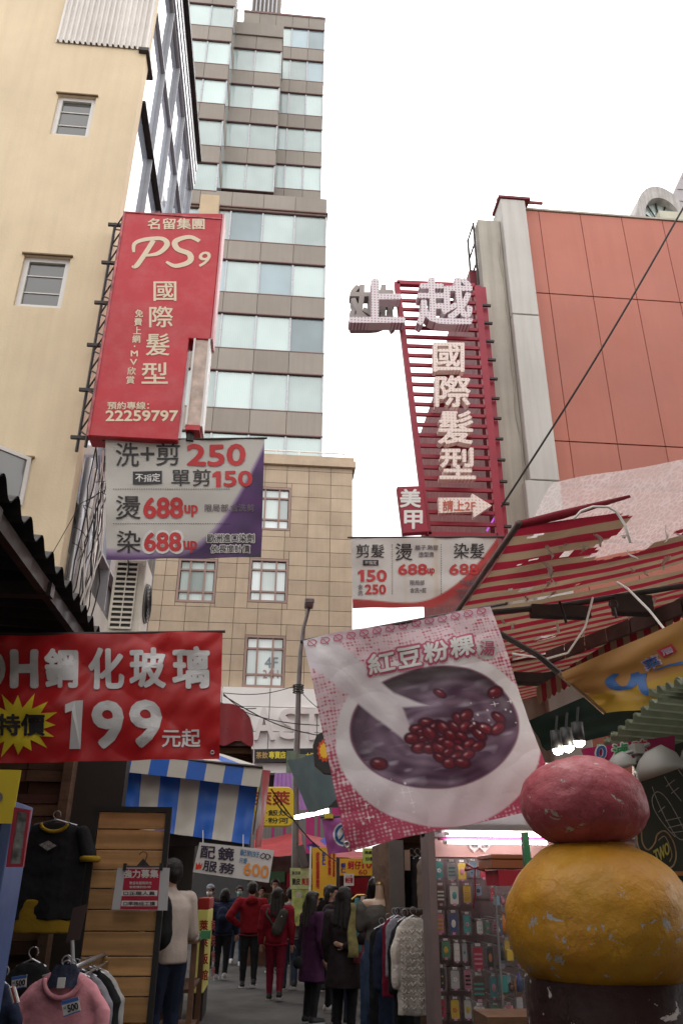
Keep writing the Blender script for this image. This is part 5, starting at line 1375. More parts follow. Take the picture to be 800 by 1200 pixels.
brush(ch_, pq, [[(763, 922, .8), (768, 936, 1), (779, 960, 1), (791, 980, 1), (799, 984, 1), (801, 976, 1), (793, 958, 1), (780, 936, 1), (769, 928, 1), (763, 936, 1), (766, 950, 1), (778, 968, 1), (790, 981, 1)],
                [(770, 952, .8), (778, 945, .8)], [(778, 962, .8), (796, 958, .8)], [(782, 970, .8), (799, 966, .8)], [(786, 976, .8), (800, 974, .8)], [(777, 910, 1), (786, 925, 1), (797, 939, 1)], [(779, 922, .8), (789, 914, .8)], [(785, 930, .8), (794, 923, .8)], [(793, 902, 1), (802, 914, 1)]], M_chalk, 'chalk_drawing')
MB().box(at(742, 1022, Yq+.1).x, at(860, 1022, Yq).x, Yq+.04, Yq+.5, 0, at(770, 1026, Yq).z).build('stall_counter', mat('teal_counter', (.02, .07, .08), .5, .2), label='dark teal stall counter below the chalkboard', cat='counter')

# ================= stacked ball statue =================
def peel(name, base, base2, chips, seed, lo_bias, spec=.4):
    t = NT(name); n1 = t.noise(3.2, 6, .62, t.pos()); n2 = t.noise(16, 5, .6, t.pos())
    g = t.n('ShaderNodeNewGeometry'); sep = t.n('ShaderNodeSeparateXYZ', {0: g.outputs['Position']})
    c = t.mix(t.mapr(n1.outputs[0], .3, .7, 0, 1), c4(base), c4(base2))
    # cracks and scuffs
    v = t.n('ShaderNodeTexVoronoi', {'Vector': t.n('ShaderNodeVectorMath', {0: t.pos((1, 1, 1.6)), 1: t.n('ShaderNodeVectorMath', {0: n2.outputs[1], 1: (.28, .28, .28)}, operation='MULTIPLY').outputs[0]}, operation='ADD').outputs[0], 'Scale': 3.2}, feature='DISTANCE_TO_EDGE')
    cr = t.ramp(v.outputs[0], [(.0, 1), (.009, 0)])
    gate = t.ramp(t.noise(2.6, 3, .5, t.pos()).outputs[0], [(.50, 0), (.62, .85)])
    c = t.mix(t.math('MULTIPLY', cr.outputs[0], gate.outputs[0]), c, c4([x*.22 for x in base]))
    # chipped white plaster, densest in a band
    dz_ = t.math('DIVIDE', t.math('SUBTRACT', sep.outputs[2], lo_bias[0]), lo_bias[1])
    bias = t.math('MULTIPLY', t.math('MAXIMUM', t.math('SUBTRACT', 1.0, t.math('MULTIPLY', dz_, dz_)), 0.0), lo_bias[2])
    nn = t.n('ShaderNodeTexNoise', {'Vector': t.pos(), 'Scale': 10.0, 'Detail': 8, 'Roughness': .66}); nn.inputs['Distortion'].default_value = .6
    ch = t.ramp(t.math('ADD', nn.outputs[0], bias), [(.665, 0), (.675, 1)])
    c = t.mix(ch.outputs[0], c, c4(chips))
    dd = t.ramp(t.noise(5, 8, .7, t.pos((1, 1, .5))).outputs[0], [(.5, 0), (.8, .45)]); c = t.mix(dd.outputs[0], c, c4([x*.4 for x in base]))
    t.set(t.b, 'Base Color', c); t.set(t.b, 'Roughness', t.mapr(n2.outputs[0], .3, .7, .35, .6))
    h = t.math('SUBTRACT', t.math('ADD', t.math('MULTIPLY', n2.outputs[0], .5), t.math('MULTIPLY', n1.outputs[0], 1.2)), t.math('MULTIPLY', ch.outputs[0], .25))
    h = t.math('SUBTRACT', h, t.math('MULTIPLY', t.math('MULTIPLY', cr.outputs[0], gate.outputs[0]), .5))
    t.set(t.b, 'Normal', t.n('ShaderNodeBump', {'Strength': .55, 'Distance': .03, 'Height': h})); t.set(t.b, 'Specular IOR Level', spec); return t.m
Yz = 3.5
stt = thing('stacked_ball_statue', 'weathered statue of a pink ball on a big chipped yellow ball', 'statue', (1.36, Yz+.35, 0))
def lump(mb, c, rx, ry, rz, seed, amp, shape):
    nu, nv = 90, 60; vs = []
    for j in range(nv+1):
        ph = -PI/2+PI*j/nv
        for i in range(nu):
            q = 2*PI*i/nu; d = Vector((math.cos(ph)*math.cos(q), math.cos(ph)*math.sin(q), math.sin(ph)))
            s = shape(d)*(1+amp*noise.noise(d*1.6+Vector((seed, 0, 0)))+amp*.4*noise.noise(d*5+Vector((seed, 3, 0))))
            vs.append(Vector(c)+Vector((d.x*rx, d.y*ry, d.z*rz))*s)
    return mb.add(vs, [(j*nu+i, j*nu+(i+1) % nu, (j+1)*nu+(i+1) % nu, (j+1)*nu+i) for j in range(nv) for i in range(nu)])
Dz = 3.85
pa, pb_ = at(609, 938, Dz), at(753, 938, Dz); pt, pbt = at(681, 881, Dz), at(681, 993, Dz)
cx, cz = (pa.x+pb_.x)/2, (pt.z+pbt.z)/2; rx = (pb_.x-pa.x)/2*.985; rz = (pt.z-pbt.z)/2*.95
def full(d, p, k=1.0):
    """profile: plain dome above, fuller belly below"""
    z = d.z
    if z >= 0: return 1.0
    h = math.sqrt(max(1e-6, 1-z*z)); return (abs(h)**p+abs(z)**p)**(-1/p)
lump(MB(), (cx, Dz, cz-.01), rx, rx, rz, 3, .05, lambda d: full(d, 2.3)*(1-.04*max(0, d.z)*abs(d.x))).build('pink_ball', peel('peeling_pink_paint', (.40, .085, .10), (.32, .055, .075), (.42, .38, .35), 1, (2.06, .5, .05)), stt, smooth=True)
ya0, yb0 = at(598, 1085, Dz), at(806, 1085, Dz); yt, yb2 = at(690, 983, Dz), at(690, 1185, Dz)
cx2, cz2 = (ya0.x+yb0.x)/2-.0, at(690, 1076, Dz).z; rx2 = (yb0.x-ya0.x)/2*1.0; rz2 = (yt.z-cz2)
lump(MB(), (cx2, Dz, cz2), rx2, rx2, rz2, 8, .035, lambda d: full(d, 2.35)*(1+.03*max(0, d.z)*(1-d.z))).build('yellow_ball', peel('peeling_yellow_paint', (.52, .265, .022), (.43, .17, .012), (.42, .40, .39), 2, (1.40, .17, .10)), stt, smooth=True)
zd = at(690, 1159, Dz-.42).z
MB().tube([(cx2, Dz, 0), (cx2, Dz, .6), (cx2, Dz, zd)], [rx2*.88, rx2*.87, rx2*.86], 48).build('base_drum', peel('peeling_brown_paint', (.030, .013, .012), (.018, .008, .008), (.36, .32, .30), 3, (zd-.1, .12, .05), .08), stt, smooth=True)

# ================= phone accessory stall =================
Ys = 7.2
sh_s = thing('accessory_stall', 'pink slat wall phone accessory stall lit by two white tubes', 'stall', (2, Ys, 0))
w0, w1 = at(503, 985, Ys), at(640, 985, Ys)
M_pinkwall = mat('pink_slat_wall', (.50, .30, .27), .5, .06); M_darkslat = mat('dim_slat', (.11, .075, .075), .6, .2, 4)  # slats below the top row use the darker grey-brown
z = 2.20; zt_ = at(560, 982, Ys).z
k = 0
while zt_-k*.16 > .15:
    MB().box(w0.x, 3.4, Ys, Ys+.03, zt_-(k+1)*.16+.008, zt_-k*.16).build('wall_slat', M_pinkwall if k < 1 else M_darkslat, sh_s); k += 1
MB().box(w0.x-.04, 3.4, Ys+.032, Ys+.10, 0, zt_+.3).build('back_board', mat('slot_shadow', (.12, .08, .08)), sh_s)  # dark brown board behind the slats
MB().box(w0.x-.06, w0.x-.005, Ys-.25, Ys+.1, 0, zt_+.12).build('side_post', mat('grey_rose_post', (.20, .15, .15), .5, .15), sh_s)
MB().box(w0.x-.1, 2.25, 5.6, Ys+.5, zt_+.34, zt_+.40).build('ceiling', mat('stall_ceiling', (.42, .40, .40), .7, .1), sh_s)
MB().box(w0.x-.06, 3.4, Ys-.1, Ys+.05, zt_+.0, zt_+.335).build('header', mat('header_grey', (.30, .28, .29), .7, .08), sh_s)
M_tube = mat('lit_tube', (1, .96, .95), .3, 0, emit=12.0)
M_magenta = mat('magenta_strip', (.45, .05, .22), .4, .05)
for k, (xa, ya_) in enumerate(((526, 977.5), (524, 986.5))):
    a, b = at(xa, ya_, Ys-.2), at(640, ya_, Ys-.2)
    t = thing('fluorescent_tube', '%s lit fluorescent tube above the phone case wall' % ('upper', 'lower')[k], 'tube light', a, 'fluorescent tubes of the phone case stall')
    MB().tube([(a.x, Ys-.2, a.z), (b.x, Ys-.2, a.z)], .014, 10).build('tube', M_tube, t, smooth=True)
    MB().box(a.x-.06, b.x, Ys-.17, Ys-.1, a.z+.016, a.z+.034).build('batten', M_magenta if k == 1 else M_steel, t)
    MB().tube([(a.x-.035, Ys-.2, a.z), (a.x-.002, Ys-.2, a.z)], .017, 10).build('tube_holder', M_white, t)
for k, x in enumerate((555.5, 567.5)):
    pH = Plane(Ys-.03); pts = []
    for q in range(28):
        a = 2*PI*q/28; pts.append((x+6.3*math.sin(a)**3, 992.5-(13*math.cos(a)-5*math.cos(2*a)-2*math.cos(3*a)-math.cos(4*a))*.42))
    h = MB().ext([pH.P(*pH.inv(*p)) for p in pts], (0, .006, 0)).build('heart_tag', mat('tag_white', (.62, .52, .49), .5, .05), label='white heart shaped tag, %s of the pair under the tubes' % ('left', 'right')[k], cat='tag', group='heart tags')
    put(h, ('現貨', '促銷')[k], (x-4, 989.5, x+4, 993.5), pH, M_ink, bold=.02, off=.003)
    # (child mesh of a tag)
# phone cases in clear packs
M_pack = NT('clear_pack'); M_pack.set(M_pack.b, 'Base Color', (.75, .74, .76, 1)); M_pack.set(M_pack.b, 'Roughness', .12); M_pack.set(M_pack.b, 'Alpha', .07); M_pack = M_pack.m
cc = {'teal': (.04, .25, .24), 'grey': (.40, .40, .42), 'yellow': (.62, .42, .04), 'light blue': (.25, .42, .55), 'crimson': (.40, .02, .05), 'brown': (.10, .045, .03), 'white': (.62, .60, .58), 'green': (.08, .26, .14), 'pink': (.55, .20, .28), 'black': (.02, .02, .025), 'dark blue': (.05, .07, .2), 'orange': (.6, .2, .03)}
cases = [(514, 1019, 12, 24, 'teal'), (529, 1020, 13, 25, 'grey'), (541, 1020, 12, 24, 'yellow'), (554, 1018, 12, 22, 'light blue'), (566, 1018, 11, 24, 'crimson'),
         (516, 1048, 12, 26, 'brown'), (532, 1048, 13, 26, 'white'), (547, 1047, 12, 24, 'yellow'), (560, 1043, 10, 14, 'light blue'),
         (515, 1081, 12, 28, 'pink'), (531, 1081, 13, 28, 'dark blue'), (562, 1086, 9, 18, 'white'), (571, 1087, 8, 16, 'green'), (580, 1087, 8, 18, 'pink'),
         (522, 1112, 12, 24, 'green'), (535, 1115, 9, 26, 'white'), (544, 1115, 8, 26, 'grey'), (560, 1122, 15, 32, 'crimson'), (574, 1121, 11, 30, 'black'),
         (516, 1146, 14, 30, 'black'), (533, 1147, 13, 26, 'grey'), (561, 1157, 19, 34, 'brown'), (578, 1156, 11, 30, 'teal'),
         (517, 1181, 12, 26, 'crimson'), (533, 1182, 13, 27, 'yellow'), (562, 1190, 17, 28, 'white'), (580, 1186, 13, 20, 'green'),
         (594, 1112, 9, 26, 'yellow'), (596, 1153, 8, 24, 'light blue'), (607, 1157, 11, 26, 'orange'), (619, 1150, 9, 24, 'yellow'), (590, 1058, 8, 22, 'white')]
cases += [(547, 1082, 11, 26, 'teal'), (548, 1147, 11, 28, 'pink'), (548, 1182, 11, 26, 'white'), (578, 1048, 10, 20, 'crimson'), (588, 1087, 8, 22, 'dark blue'), (588, 1122, 9, 26, 'light blue'), (589, 1157, 9, 26, 'yellow'), (596, 1186, 11, 22, 'pink'), (602, 1087, 9, 24, 'orange'), (604, 1058, 9, 22, 'green'), (611, 1186, 10, 22, 'dark blue'), (608, 1122, 8, 24, 'pink')]
rowof = lambda y: ['top', 'second', 'third', 'fourth', 'fifth', 'bottom'][[1030, 1060, 1098, 1132, 1170, 1300].index(next(v for v in (1030, 1060, 1098, 1132, 1170, 1300) if y < v))]
seen = {}
rr = random.Random(8)
M_dark = M_ink
for k, (x, y, w, h, cn_) in enumerate(cases):
    yd = Ys-.10-.10*rr.random()-(.25 if x > 552 and y > 1075 else 0)-(.2 if x > 585 else 0)
    r = rowof(y); lab = 'packaged %s phone case in the %s row of the pink slat wall' % (cn_, r)
    if lab in seen: lab = lab.replace('in the', 'farther right in the', 1)
    if lab in seen: lab = lab.replace('farther right', 'farthest right', 1)
    seen[lab] = 1
    w *= 1.12; h *= 1.08; a, b = at(x-w/2, y-h/2, yd), at(x+w/2, y+h/2, yd)
    t = thing('phone_case_pack', lab, 'phone case', Vector(((a.x+b.x)/2, yd, b.z)), 'packaged phone cases on the slat wall')
    X0, X1, Z0, Z1 = a.x, b.x, b.z, a.z; W_, H_ = X1-X0, Z1-Z0
    def rrect(x0, x1, z0, z1, r, y, d=.012):
        pts = []
        for cx, cz, s in ((x1-r, z1-r, 0), (x0+r, z1-r, 90), (x0+r, z0+r, 180), (x1-r, z0+r, 270)):
            for q in (0, 45, 90): aa = math.radians(s+q); pts.append((cx+r*math.cos(aa), y, cz+r*math.sin(aa)))
        return MB().ext(pts, (0, d, 0))
    rrect(X0+W_*.14, X1-W_*.14, Z0+H_*.08, Z1-H_*.16, W_*.12, yd).build('case', mat('case_'+cn_.replace(' ', '_'), cc[cn_], .35, .12, 12), t)
    # printed generic motif: blossom, hearts, stripes
    mo_ = k % 4; mot = MB(); mx_, mz_ = (X0+X1)/2, (Z0+Z1)/2-H_*.05; c2 = ['white', 'pink', 'yellow', 'teal', 'black'][k*3 % 5]
    if c2 == cn_: c2 = 'orange'
    if mo_ == 0:
        for q in range(5): aa = 2*PI*q/5; mot.ell((mx_+W_*.13*math.cos(aa), yd-.002, mz_+W_*.13*math.sin(aa)), W_*.09, .003, W_*.09, 8, 5)
    elif mo_ == 1:
        for q in range(3): mot.box(X0+W_*.2, X1-W_*.2, yd-.004, yd-.0005, mz_-H_*.2+q*H_*.16, mz_-H_*.13+q*H_*.16)
    elif mo_ == 2:
        mot.ell((mx_, yd-.002, mz_), W_*.2, .003, H_*.16, 12, 6)
    else:
        for q in range(4): mot.ell((mx_+W_*.14*(q % 2*2-1), yd-.002, mz_-H_*.14+H_*.24*(q//2)), W_*.07, .003, W_*.07, 8, 5)
    mot.build('motif', mat('case_'+c2.replace(' ', '_'), cc[c2], .35, .12, 12), t)
    MB().box(mx_-W_*.13, mx_+W_*.13, yd-.006, yd-.001, Z0+H_*.02, Z0+H_*.12).build('price_tag', mat('tag_pink', (.55, .25, .38), .5, .1), t)
    MB().box(X0+W_*.3, X1-W_*.3, yd-.003, yd-.0, Z1-H_*.12, Z1-H_*.02).build('header_card', M_whiteink, t)
    rrect(X0, X1, Z0, Z1, W_*.08, yd-.012, .03).build('sleeve', M_pack, t)
    MB().tube([(mx_, yd-.03, Z1-H_*.05), (mx_, Ys, Z1-H_*.05)], .003, 5).build('hook', M_alu, t)
# orange box on red box, shelves with small goods
ob = thing('orange_storage_box', 'flat orange brown box on top of the glass display case', 'box', at(590, 1018, 6.4))
a, b = at(575, 1001, 6.4), at(620, 1018, 6.4); zm = at(590, 1006.5, 6.4).z
M_obox = mat('orange_brown_box', (.28, .085, .03), .5, .12, 3)
MB().box(a.x, b.x, 6.4, 6.8, b.z, zm-.004).build('base', M_obox, ob, bevel=.004); MB().box(a.x-.006, b.x, 6.39, 6.81, zm, a.z).build('lid', M_obox, ob, bevel=.004)
gc = thing('glass_display_case', 'clear acrylic display case of small trinkets beside the statue', 'display case', at(600, 1190, 6.4))
a, b = at(577, 1019, 6.42), at(640, 1200, 6.42)
MB().box(a.x+.04, b.x+.2, 6.42, 6.8, at(590, 1038, 6.42).z, b.z*0+at(590, 1019.5, 6.42).z).build('red_top', mat('case_red', (.36, .01, .03), .5, .05), gc)
zl = [at(590, y, 6.42).z for y in (1038, 1062, 1095, 1128, 1166, 1196)]
M_acr = NT('acrylic'); M_acr.set(M_acr.b, 'Base Color', (.8, .85, .86, 1)); M_acr.set(M_acr.b, 'Roughness', .08); M_acr.set(M_acr.b, 'Alpha', .02); M_acr = M_acr.m
for z in zl[1:]: MB().box(a.x, b.x+.2, 6.42, 6.8, z-.004, z+.004).build('shelf', M_acr, gc)
MB().box(a.x-.003, a.x, 6.42, 6.8, .2, zl[0]).build('side_pane', M_acr, gc)
MB().box(a.x, a.x+.012, 6.41, 6.43, .2, zl[0]).build('edge', M_alu, gc)
MB().box(a.x, b.x+.2, 6.415, 6.418, .2, zl[0]-.003).build('front_pane', M_acr, gc)
MB().box(a.x, b.x+.2, 6.44, 6.79, 0, .19).build('plinth', M_tw, gc)
rr = random.Random(31); names = list(cc)
for zi in range(1, 6):
    x = a.x+.03; i = 0
    while x < b.x+.1:
        cn_ = names[(i*5+zi*3) % 12]; h = rr.uniform(.07, .13); w = rr.uniform(.03, .05)
        m_ = mat('case_'+cn_.replace(' ', '_'), cc[cn_], .35, .12, 12); mb = MB(); kind = (i+zi) % 3
        if kind == 0: mb.tube([(x+w/2, 6.55, zl[zi]+.005), (x+w/2, 6.55, zl[zi]+h*.6), (x+w/2, 6.55, zl[zi]+h)], [w*.45, w*.42, w*.15], 10)
        elif kind == 1: mb.box(x, x+w, 6.52, 6.58, zl[zi]+.005, zl[zi]+h)
        else: mb.ell((x+w/2, 6.55, zl[zi]+.005+w*.5), w*.5, w*.5, w*.5, 10, 7).ell((x+w/2, 6.55, zl[zi]+w*1.15), w*.32, w*.32, w*.32, 10, 7)
        mb.build('trinket', m_, label='small %s trinket on the %s shelf, %s from the left' % (cn_, ['', 'top', 'second', 'third', 'fourth', 'bottom'][zi], ['first', 'second', 'third', 'fourth', 'fifth', 'sixth', 'seventh', 'eighth', 'ninth', 'tenth', 'next', 'next', 'next'][min(i, 12)]), cat='trinket', group='trinkets in the acrylic display case', smooth=kind != 1)
        x += w+.012; i += 1
# small wooden counter at the bottom
wc = thing('wooden_tray', 'brown wooden tray edge in front of the display case', 'tray', at(600, 1199, 5.9))
a, b = at(571, 1192, 5.9), at(650, 1200, 5.9); MB().box(a.x, b.x, 5.9, 6.3, b.z-.1, a.z).build('rim', M_tw, wc)
gp = thing('green_post', 'narrow green painted post behind the yellow ball', 'post', at(617, 1010, 5.6))
a, b = at(612.5, 975, 5.6), at(622, 1010, 5.6); MB().box(a.x, b.x, 5.6, 5.66, 0, a.z).build('post', mat('green_post', (.02, .12, .05), .5, .2), gp)
rs = thing('red_shelf_ornament', 'small red bow ornament hanging before the phone cases', 'ornament', at(556, 1040, 6.8))
mb = MB(); c_ = at(556, 1018, 6.8)
for s in (-1, 1): mb.tube([c_, c_+Vector((s*.07, 0, .035)), c_+Vector((s*.08, 0, -.01)), c_], [.004, .014, .014, .004], 7)
mb.tube([c_, at(556, 1030, 6.8), at(557, 1048, 6.8), at(554, 1064, 6.8)], .006, 6).build('bow', M_red, rs, smooth=True)
# ================= far end of the market street =================
M_pk = mat('hot_pink_stripe', (.55, .05, .22), .5, .05); M_gs = mat('grey_stripe', (.26, .25, .24), .5, .08); M_violet = mat('violet_tarp', (.28, .10, .35), .5, .1, transl=.3)
spw = thing('striped_panel_wall', 'grey wall panel with hot pink vertical stripes across the far street', 'wall', at(350, 990, 25))
xs_ = np.linspace(0, 1, 37); A_, B_ = at(296, 945, 25), at(415, 945, 25); zb_ = at(350, 1000, 25).z; rr = random.Random(2)
for k in range(36):
    MB().box(A_.x+(B_.x-A_.x)*k/36, A_.x+(B_.x-A_.x)*(k+1)/36-.005, 25, 25.05+.02*(k % 2), zb_, A_.z).build('strip', M_pk if rr.random() < .36 else M_gs, spw)
vt = thing('violet_canopy', 'violet translucent canopy behind the yellow rounded sign', 'canopy', at(340, 950, 22))
q = [at(322, 906, 22), at(356, 905, 22), at(366, 948, 21), at(318, 952, 21)]
for k in range(8):
    MB().grid(lambda u, v: q[0].lerp(q[1], (k+u)/8).lerp(q[3].lerp(q[2], (k+u)/8), v)+Vector((0, -.04*math.sin(PI*u), 0)), 3, 4).build('panel', M_violet, vt, smooth=True)
M_redtent = mat('red_tent_cloth', (.48, .04, .05), .6, .12, 2, transl=.35); M_bluetent = mat('blue_tent_cloth', (.06, .08, .40), .6, .1, transl=.3)
def quadcloth(name, lab, cat, q, m, group=None, sag=.05, part='cloth'):
    t = thing(name, lab, cat, q[3], group); q = [Vector(p) for p in q]
    MB().grid(lambda u, v: q[0].lerp(q[1], u).lerp(q[3].lerp(q[2], u), v)+Vector((0, .02*math.sin(u*9), -sag*math.sin(PI*u)+.02*noise.noise(Vector((u*5, v*5, q[0].x))))), 16, 8).build(part, m, t, smooth=True); return t
quadcloth('market_tent', 'red tent roof spanning the far stalls left of the lamp post', 'tent', [at(298, 984, 22), at(352, 972, 21), at(356, 1000, 18.5), at(298, 1001, 18.5)], M_redtent, 'red tent roofs')
quadcloth('market_tent', 'red tent roof right of the lamp post below the violet flag', 'tent', [at(352, 975, 22), at(405, 984, 22), at(420, 1002, 17), at(380, 996, 17)], M_redtent, 'red tent roofs')
quadcloth('market_tent', 'blue wedge of tent roof between the two red roofs', 'tent', [at(358, 990, 20.5), at(384, 978, 20.5), at(392, 988, 19), at(362, 996, 19)], M_bluetent, 'blue tent roofs')
quadcloth('market_tent', 'red tent edge hanging above the wide yellow oyster sign', 'tent', [at(392, 995, 17), at(460, 993, 17), at(460, 1006, 15.4), at(392, 1003, 15.4)], M_redtent, 'red tent roofs')
quadcloth('teal_tarp', 'slack teal tarpaulin tied from the lamp post toward the dessert banner', 'tarp', [at(336, 891, 12.5), at(396, 870, 11), at(396, 936, 11), at(362, 953, 12.2)], mat('teal_tarpaulin', (.15, .235, .25), .5, .15, 3, transl=.3), sag=.04)
t = thing('fluorescent_tube', 'slanting lit tube light above the far red tents', 'tube light', at(345, 958, 14)); 
MB().tube([at(345, 958.5, 14), at(385, 950, 14)], .03, 8).build('tube', M_tube, t, smooth=True); MB().tube([at(345, 957, 14.05), at(385, 948.5, 14.05)], .025, 6).build('batten', M_steel, t)
# black fascia with yellow lettering on the block
Yf2 = 29.2
tf = thing('tea_shop_fascia', 'black shop fascia with yellow characters under the raised white letters', 'sign', at(340, 893, Yf2))
pf2 = Plane(Yf2); fb = [at(290, 878, Yf2), at(420, 876, Yf2), at(420, 892, Yf2), at(290, 893, Yf2)]
MB().ext(fb, (0, .3, 0)).build('board', mat('fascia_black', (.025, .025, .03), .4, .1), tf)
M_yl = mat('fascia_yellow', (.75, .62, .05), .4, .03)
put(tf, '茶飲', (300, 881, 314, 889), pf2, mat('fascia_orange', (.55, .36, .12), .4, .03), bold=.03); put(tf, '專賣店', (315, 880.5, 335, 889), pf2, M_yl, bold=.06); put(tf, '大奶茶', (358, 882, 374, 889), pf2, M_yl, bold=.05)
gf = thing('shopfront_band', 'cream cladding strip above the far shops of the stone block', 'shopfront', at(340, 905, 29.4))
MB().box(at(290, 894, 29.4).x, at(420, 894, 29.4).x, 29.4, 30, at(340, 906, 29.4).z, at(340, 894, 29.4).z-.01).build('band', M_pinkgrey, gf)
# flame emblem sign
fs = thing('flame_sign', 'black rounded sign with a red and yellow flame face beside the dessert banner', 'sign', at(375, 905, 10))
pfl = Plane(10.0); MB().ext([pfl.P(*pfl.inv(*p)) for p in ((367, 872), (371, 861), (380, 857), (400, 857), (400, 908), (380, 906), (369, 896))], (0, .12, 0)).build('board', M_black, fs)
fl_ = []
for k in range(24):
    a = 2*PI*k/24; r = 1 if k % 2 else .8; fl_.append((380+9*r*math.cos(a), 880+14*r*math.sin(a)))
ce = pfl.P(*pfl.inv(380, 880), .01); vs = [ce]+[pfl.P(*pfl.inv(*p), .01) for p in fl_]; MB().add(vs, [(0, i+1, (i+1) % 24+1) for i in range(24)]).build('flame', mat('flame_red', (.6, .06, .02), .4, .05), fs)
vs = [ce+Vector((0, -.01, 0))]+[pfl.P(*pfl.inv(380+(p[0]-380)*.7, 880+(p[1]-880)*.7), .02) for p in fl_]; MB().add(vs, [(0, i+1, (i+1) % 24+1) for i in range(24)]).build('flame_core', mat('flame_yellow', (.8, .45, .03), .4, .05), fs)
# violet flag
vf = thing('violet_flag', 'violet flag with a blue and white ring emblem left of the dessert banner', 'flag', at(395, 1000, 9))
shf = Sheet([at(377, 960, 9), at(412, 957, 9), at(412, 998, 9), at(384, 1001, 9)], wave(.02, 1.5, 1, 2))
shf.mesh(14, 14).build('cloth', mat('violet_cloth', (.36, .09, .30), .6, .08, transl=.2), vf, smooth=True)
patch(vf, shf, ellpts(402, 978, 12, 14, 26), M_whiteink, .008, 'emblem'); patch(vf, shf, ellpts(402, 978, 10, 12, 26), M_oblue, .013, 'emblem'); patch(vf, shf, ellpts(402, 978, 7, 9, 26), M_whiteink, .018, 'emblem')
put(vf, '入', (396, 970, 410, 986), shf, M_oblue, bold=.05, off=.023)
MB().tube([at(375, 958, 9.02), at(414, 956, 9.02)], .012, 6).build('pole', M_darkmetal, vf); MB().box(at(380, 957, 9).x, at(390, 957, 9).x, 8.98, 9.02, at(380, 959, 9).z, at(380, 954, 9).z).build('yellow_clip', mat('tag_yellow', (.6, .45, .03)), vf)
# menu boards
def board(name, lab, q, Y, m, texts, group=None, th=.03):
    t = thing(name, lab, 'sign', at(q[0], q[3], Y), group); p = Plane(Y)
    MB().ext([p.P(*p.inv(*c)) for c in ((q[0], q[1]), (q[2], q[1]), (q[2], q[3]), (q[0], q[3]))], (0, th, 0)).build('board', m, t)
    for tx, bx, mm, bo, ver in texts: put(t, tx, bx, p, mm, bold=bo, vertical=ver)
    return t
M_orb = mat('menu_orange', (.72, .40, .03), .4, .06); M_deepred = mat('menu_red', (.45, .02, .02), .5, .03); M_dblue = mat('menu_blue', (.03, .04, .25), .5, .03)
t = board('menu_board', 'tall orange menu board with columns of red and blue characters', (366, 993, 394, 1052), 15, M_orb,
      [('蚵蝦蛋肉', (370, 998, 374.5, 1042), M_deepred, .05, True), ('仔仁', (377, 998, 381.5, 1014), M_dblue, .05, True), ('煎煎煎', (384, 998, 388, 1026), M_deepred, .05, True), ('606050', (389.5, 998, 392.5, 1028), M_deepred, .05, True)])
MB().box(at(365, 993, 15).x-.03, at(365, 993, 15).x, 14.98, 15.03, at(370, 1052, 15).z, at(370, 992, 15).z).build('frame', M_whiteframe, t)
board('menu_board', 'wide orange oyster omelette sign under the red tent edge', (398, 1006, 446, 1026), 15.2, M_orb, [('蚵仔', (407, 1009, 423, 1019), M_deepred, .06, False), ('100', (424, 1006, 442, 1018), M_redink, .06, False), ('60', (420, 1019, 430, 1025), M_deepred, .05, False), ('蝦仁', (399, 1011, 405, 1023), M_dblue, .04, True)])
board('price_placard', 'small white placard with red characters in front of the far stall', (403, 1024, 414.5, 1038), 13.5, M_whiteink, [('蚵仔煎', (404, 1028, 413.5, 1035), M_deepred, .06, False), ('小心燙', (405, 1025.5, 412.5, 1027.5), M_redink, .04, False)])
board('menu_poster', 'pale green poster with dark characters beside the lamp post', (340, 1017, 365, 1042), 16, mat('poster_green', (.50, .58, .30), .5, .25, 8), [('臭豆腐', (342, 1021, 352, 1025), M_ink, .03, False), ('脆皮', (342, 1029, 352, 1037), M_ink, .05, False), ('臭豆', (353, 1029, 363, 1037), M_deepred, .05, False)])
board('menu_poster', 'photo poster of green dishes below the pale green poster', (342, 1042.5, 365, 1085), 16, mat('poster_food', (.42, .50, .16), .5, .6, 6), [('香', (346, 1045, 354, 1052), M_whiteink, .03, False)])
board('menu_poster', 'bright yellow green poster hanging right of the violet flag', (425, 994, 442, 1012), 12.8, mat('poster_lime', (.55, .62, .12), .5, .2, 9), [('海產粥', (427, 997, 440, 1001), M_ink, .05, False), ('炒麵', (428, 1004, 438, 1009), M_ink, .04, False)])
board('menu_poster', 'yellow menu strip at the left of the far tents', (300, 1003, 316, 1012), 18, mat('poster_cream', (.6, .55, .45), .5, .2, 9), [('滷肉飯', (302, 1005, 314, 1010), M_ink, .04, False)])
# dark back stalls closing the street
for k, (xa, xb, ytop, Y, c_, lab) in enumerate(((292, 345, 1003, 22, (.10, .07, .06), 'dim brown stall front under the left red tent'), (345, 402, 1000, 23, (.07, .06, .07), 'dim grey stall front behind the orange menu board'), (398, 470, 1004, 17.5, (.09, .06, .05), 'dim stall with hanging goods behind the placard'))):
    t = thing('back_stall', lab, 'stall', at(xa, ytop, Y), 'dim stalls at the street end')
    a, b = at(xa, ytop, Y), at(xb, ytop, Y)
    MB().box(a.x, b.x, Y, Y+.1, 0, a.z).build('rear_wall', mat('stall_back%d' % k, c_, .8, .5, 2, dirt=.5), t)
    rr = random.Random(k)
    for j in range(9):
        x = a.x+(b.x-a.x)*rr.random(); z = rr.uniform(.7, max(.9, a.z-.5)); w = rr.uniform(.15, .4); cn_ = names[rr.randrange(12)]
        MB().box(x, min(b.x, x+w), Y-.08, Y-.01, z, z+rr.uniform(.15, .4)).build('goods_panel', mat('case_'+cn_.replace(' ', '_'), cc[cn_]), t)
    MB().box(a.x, b.x, Y-.9, Y-.2, 0, .85).build('counter', M_tw, t)
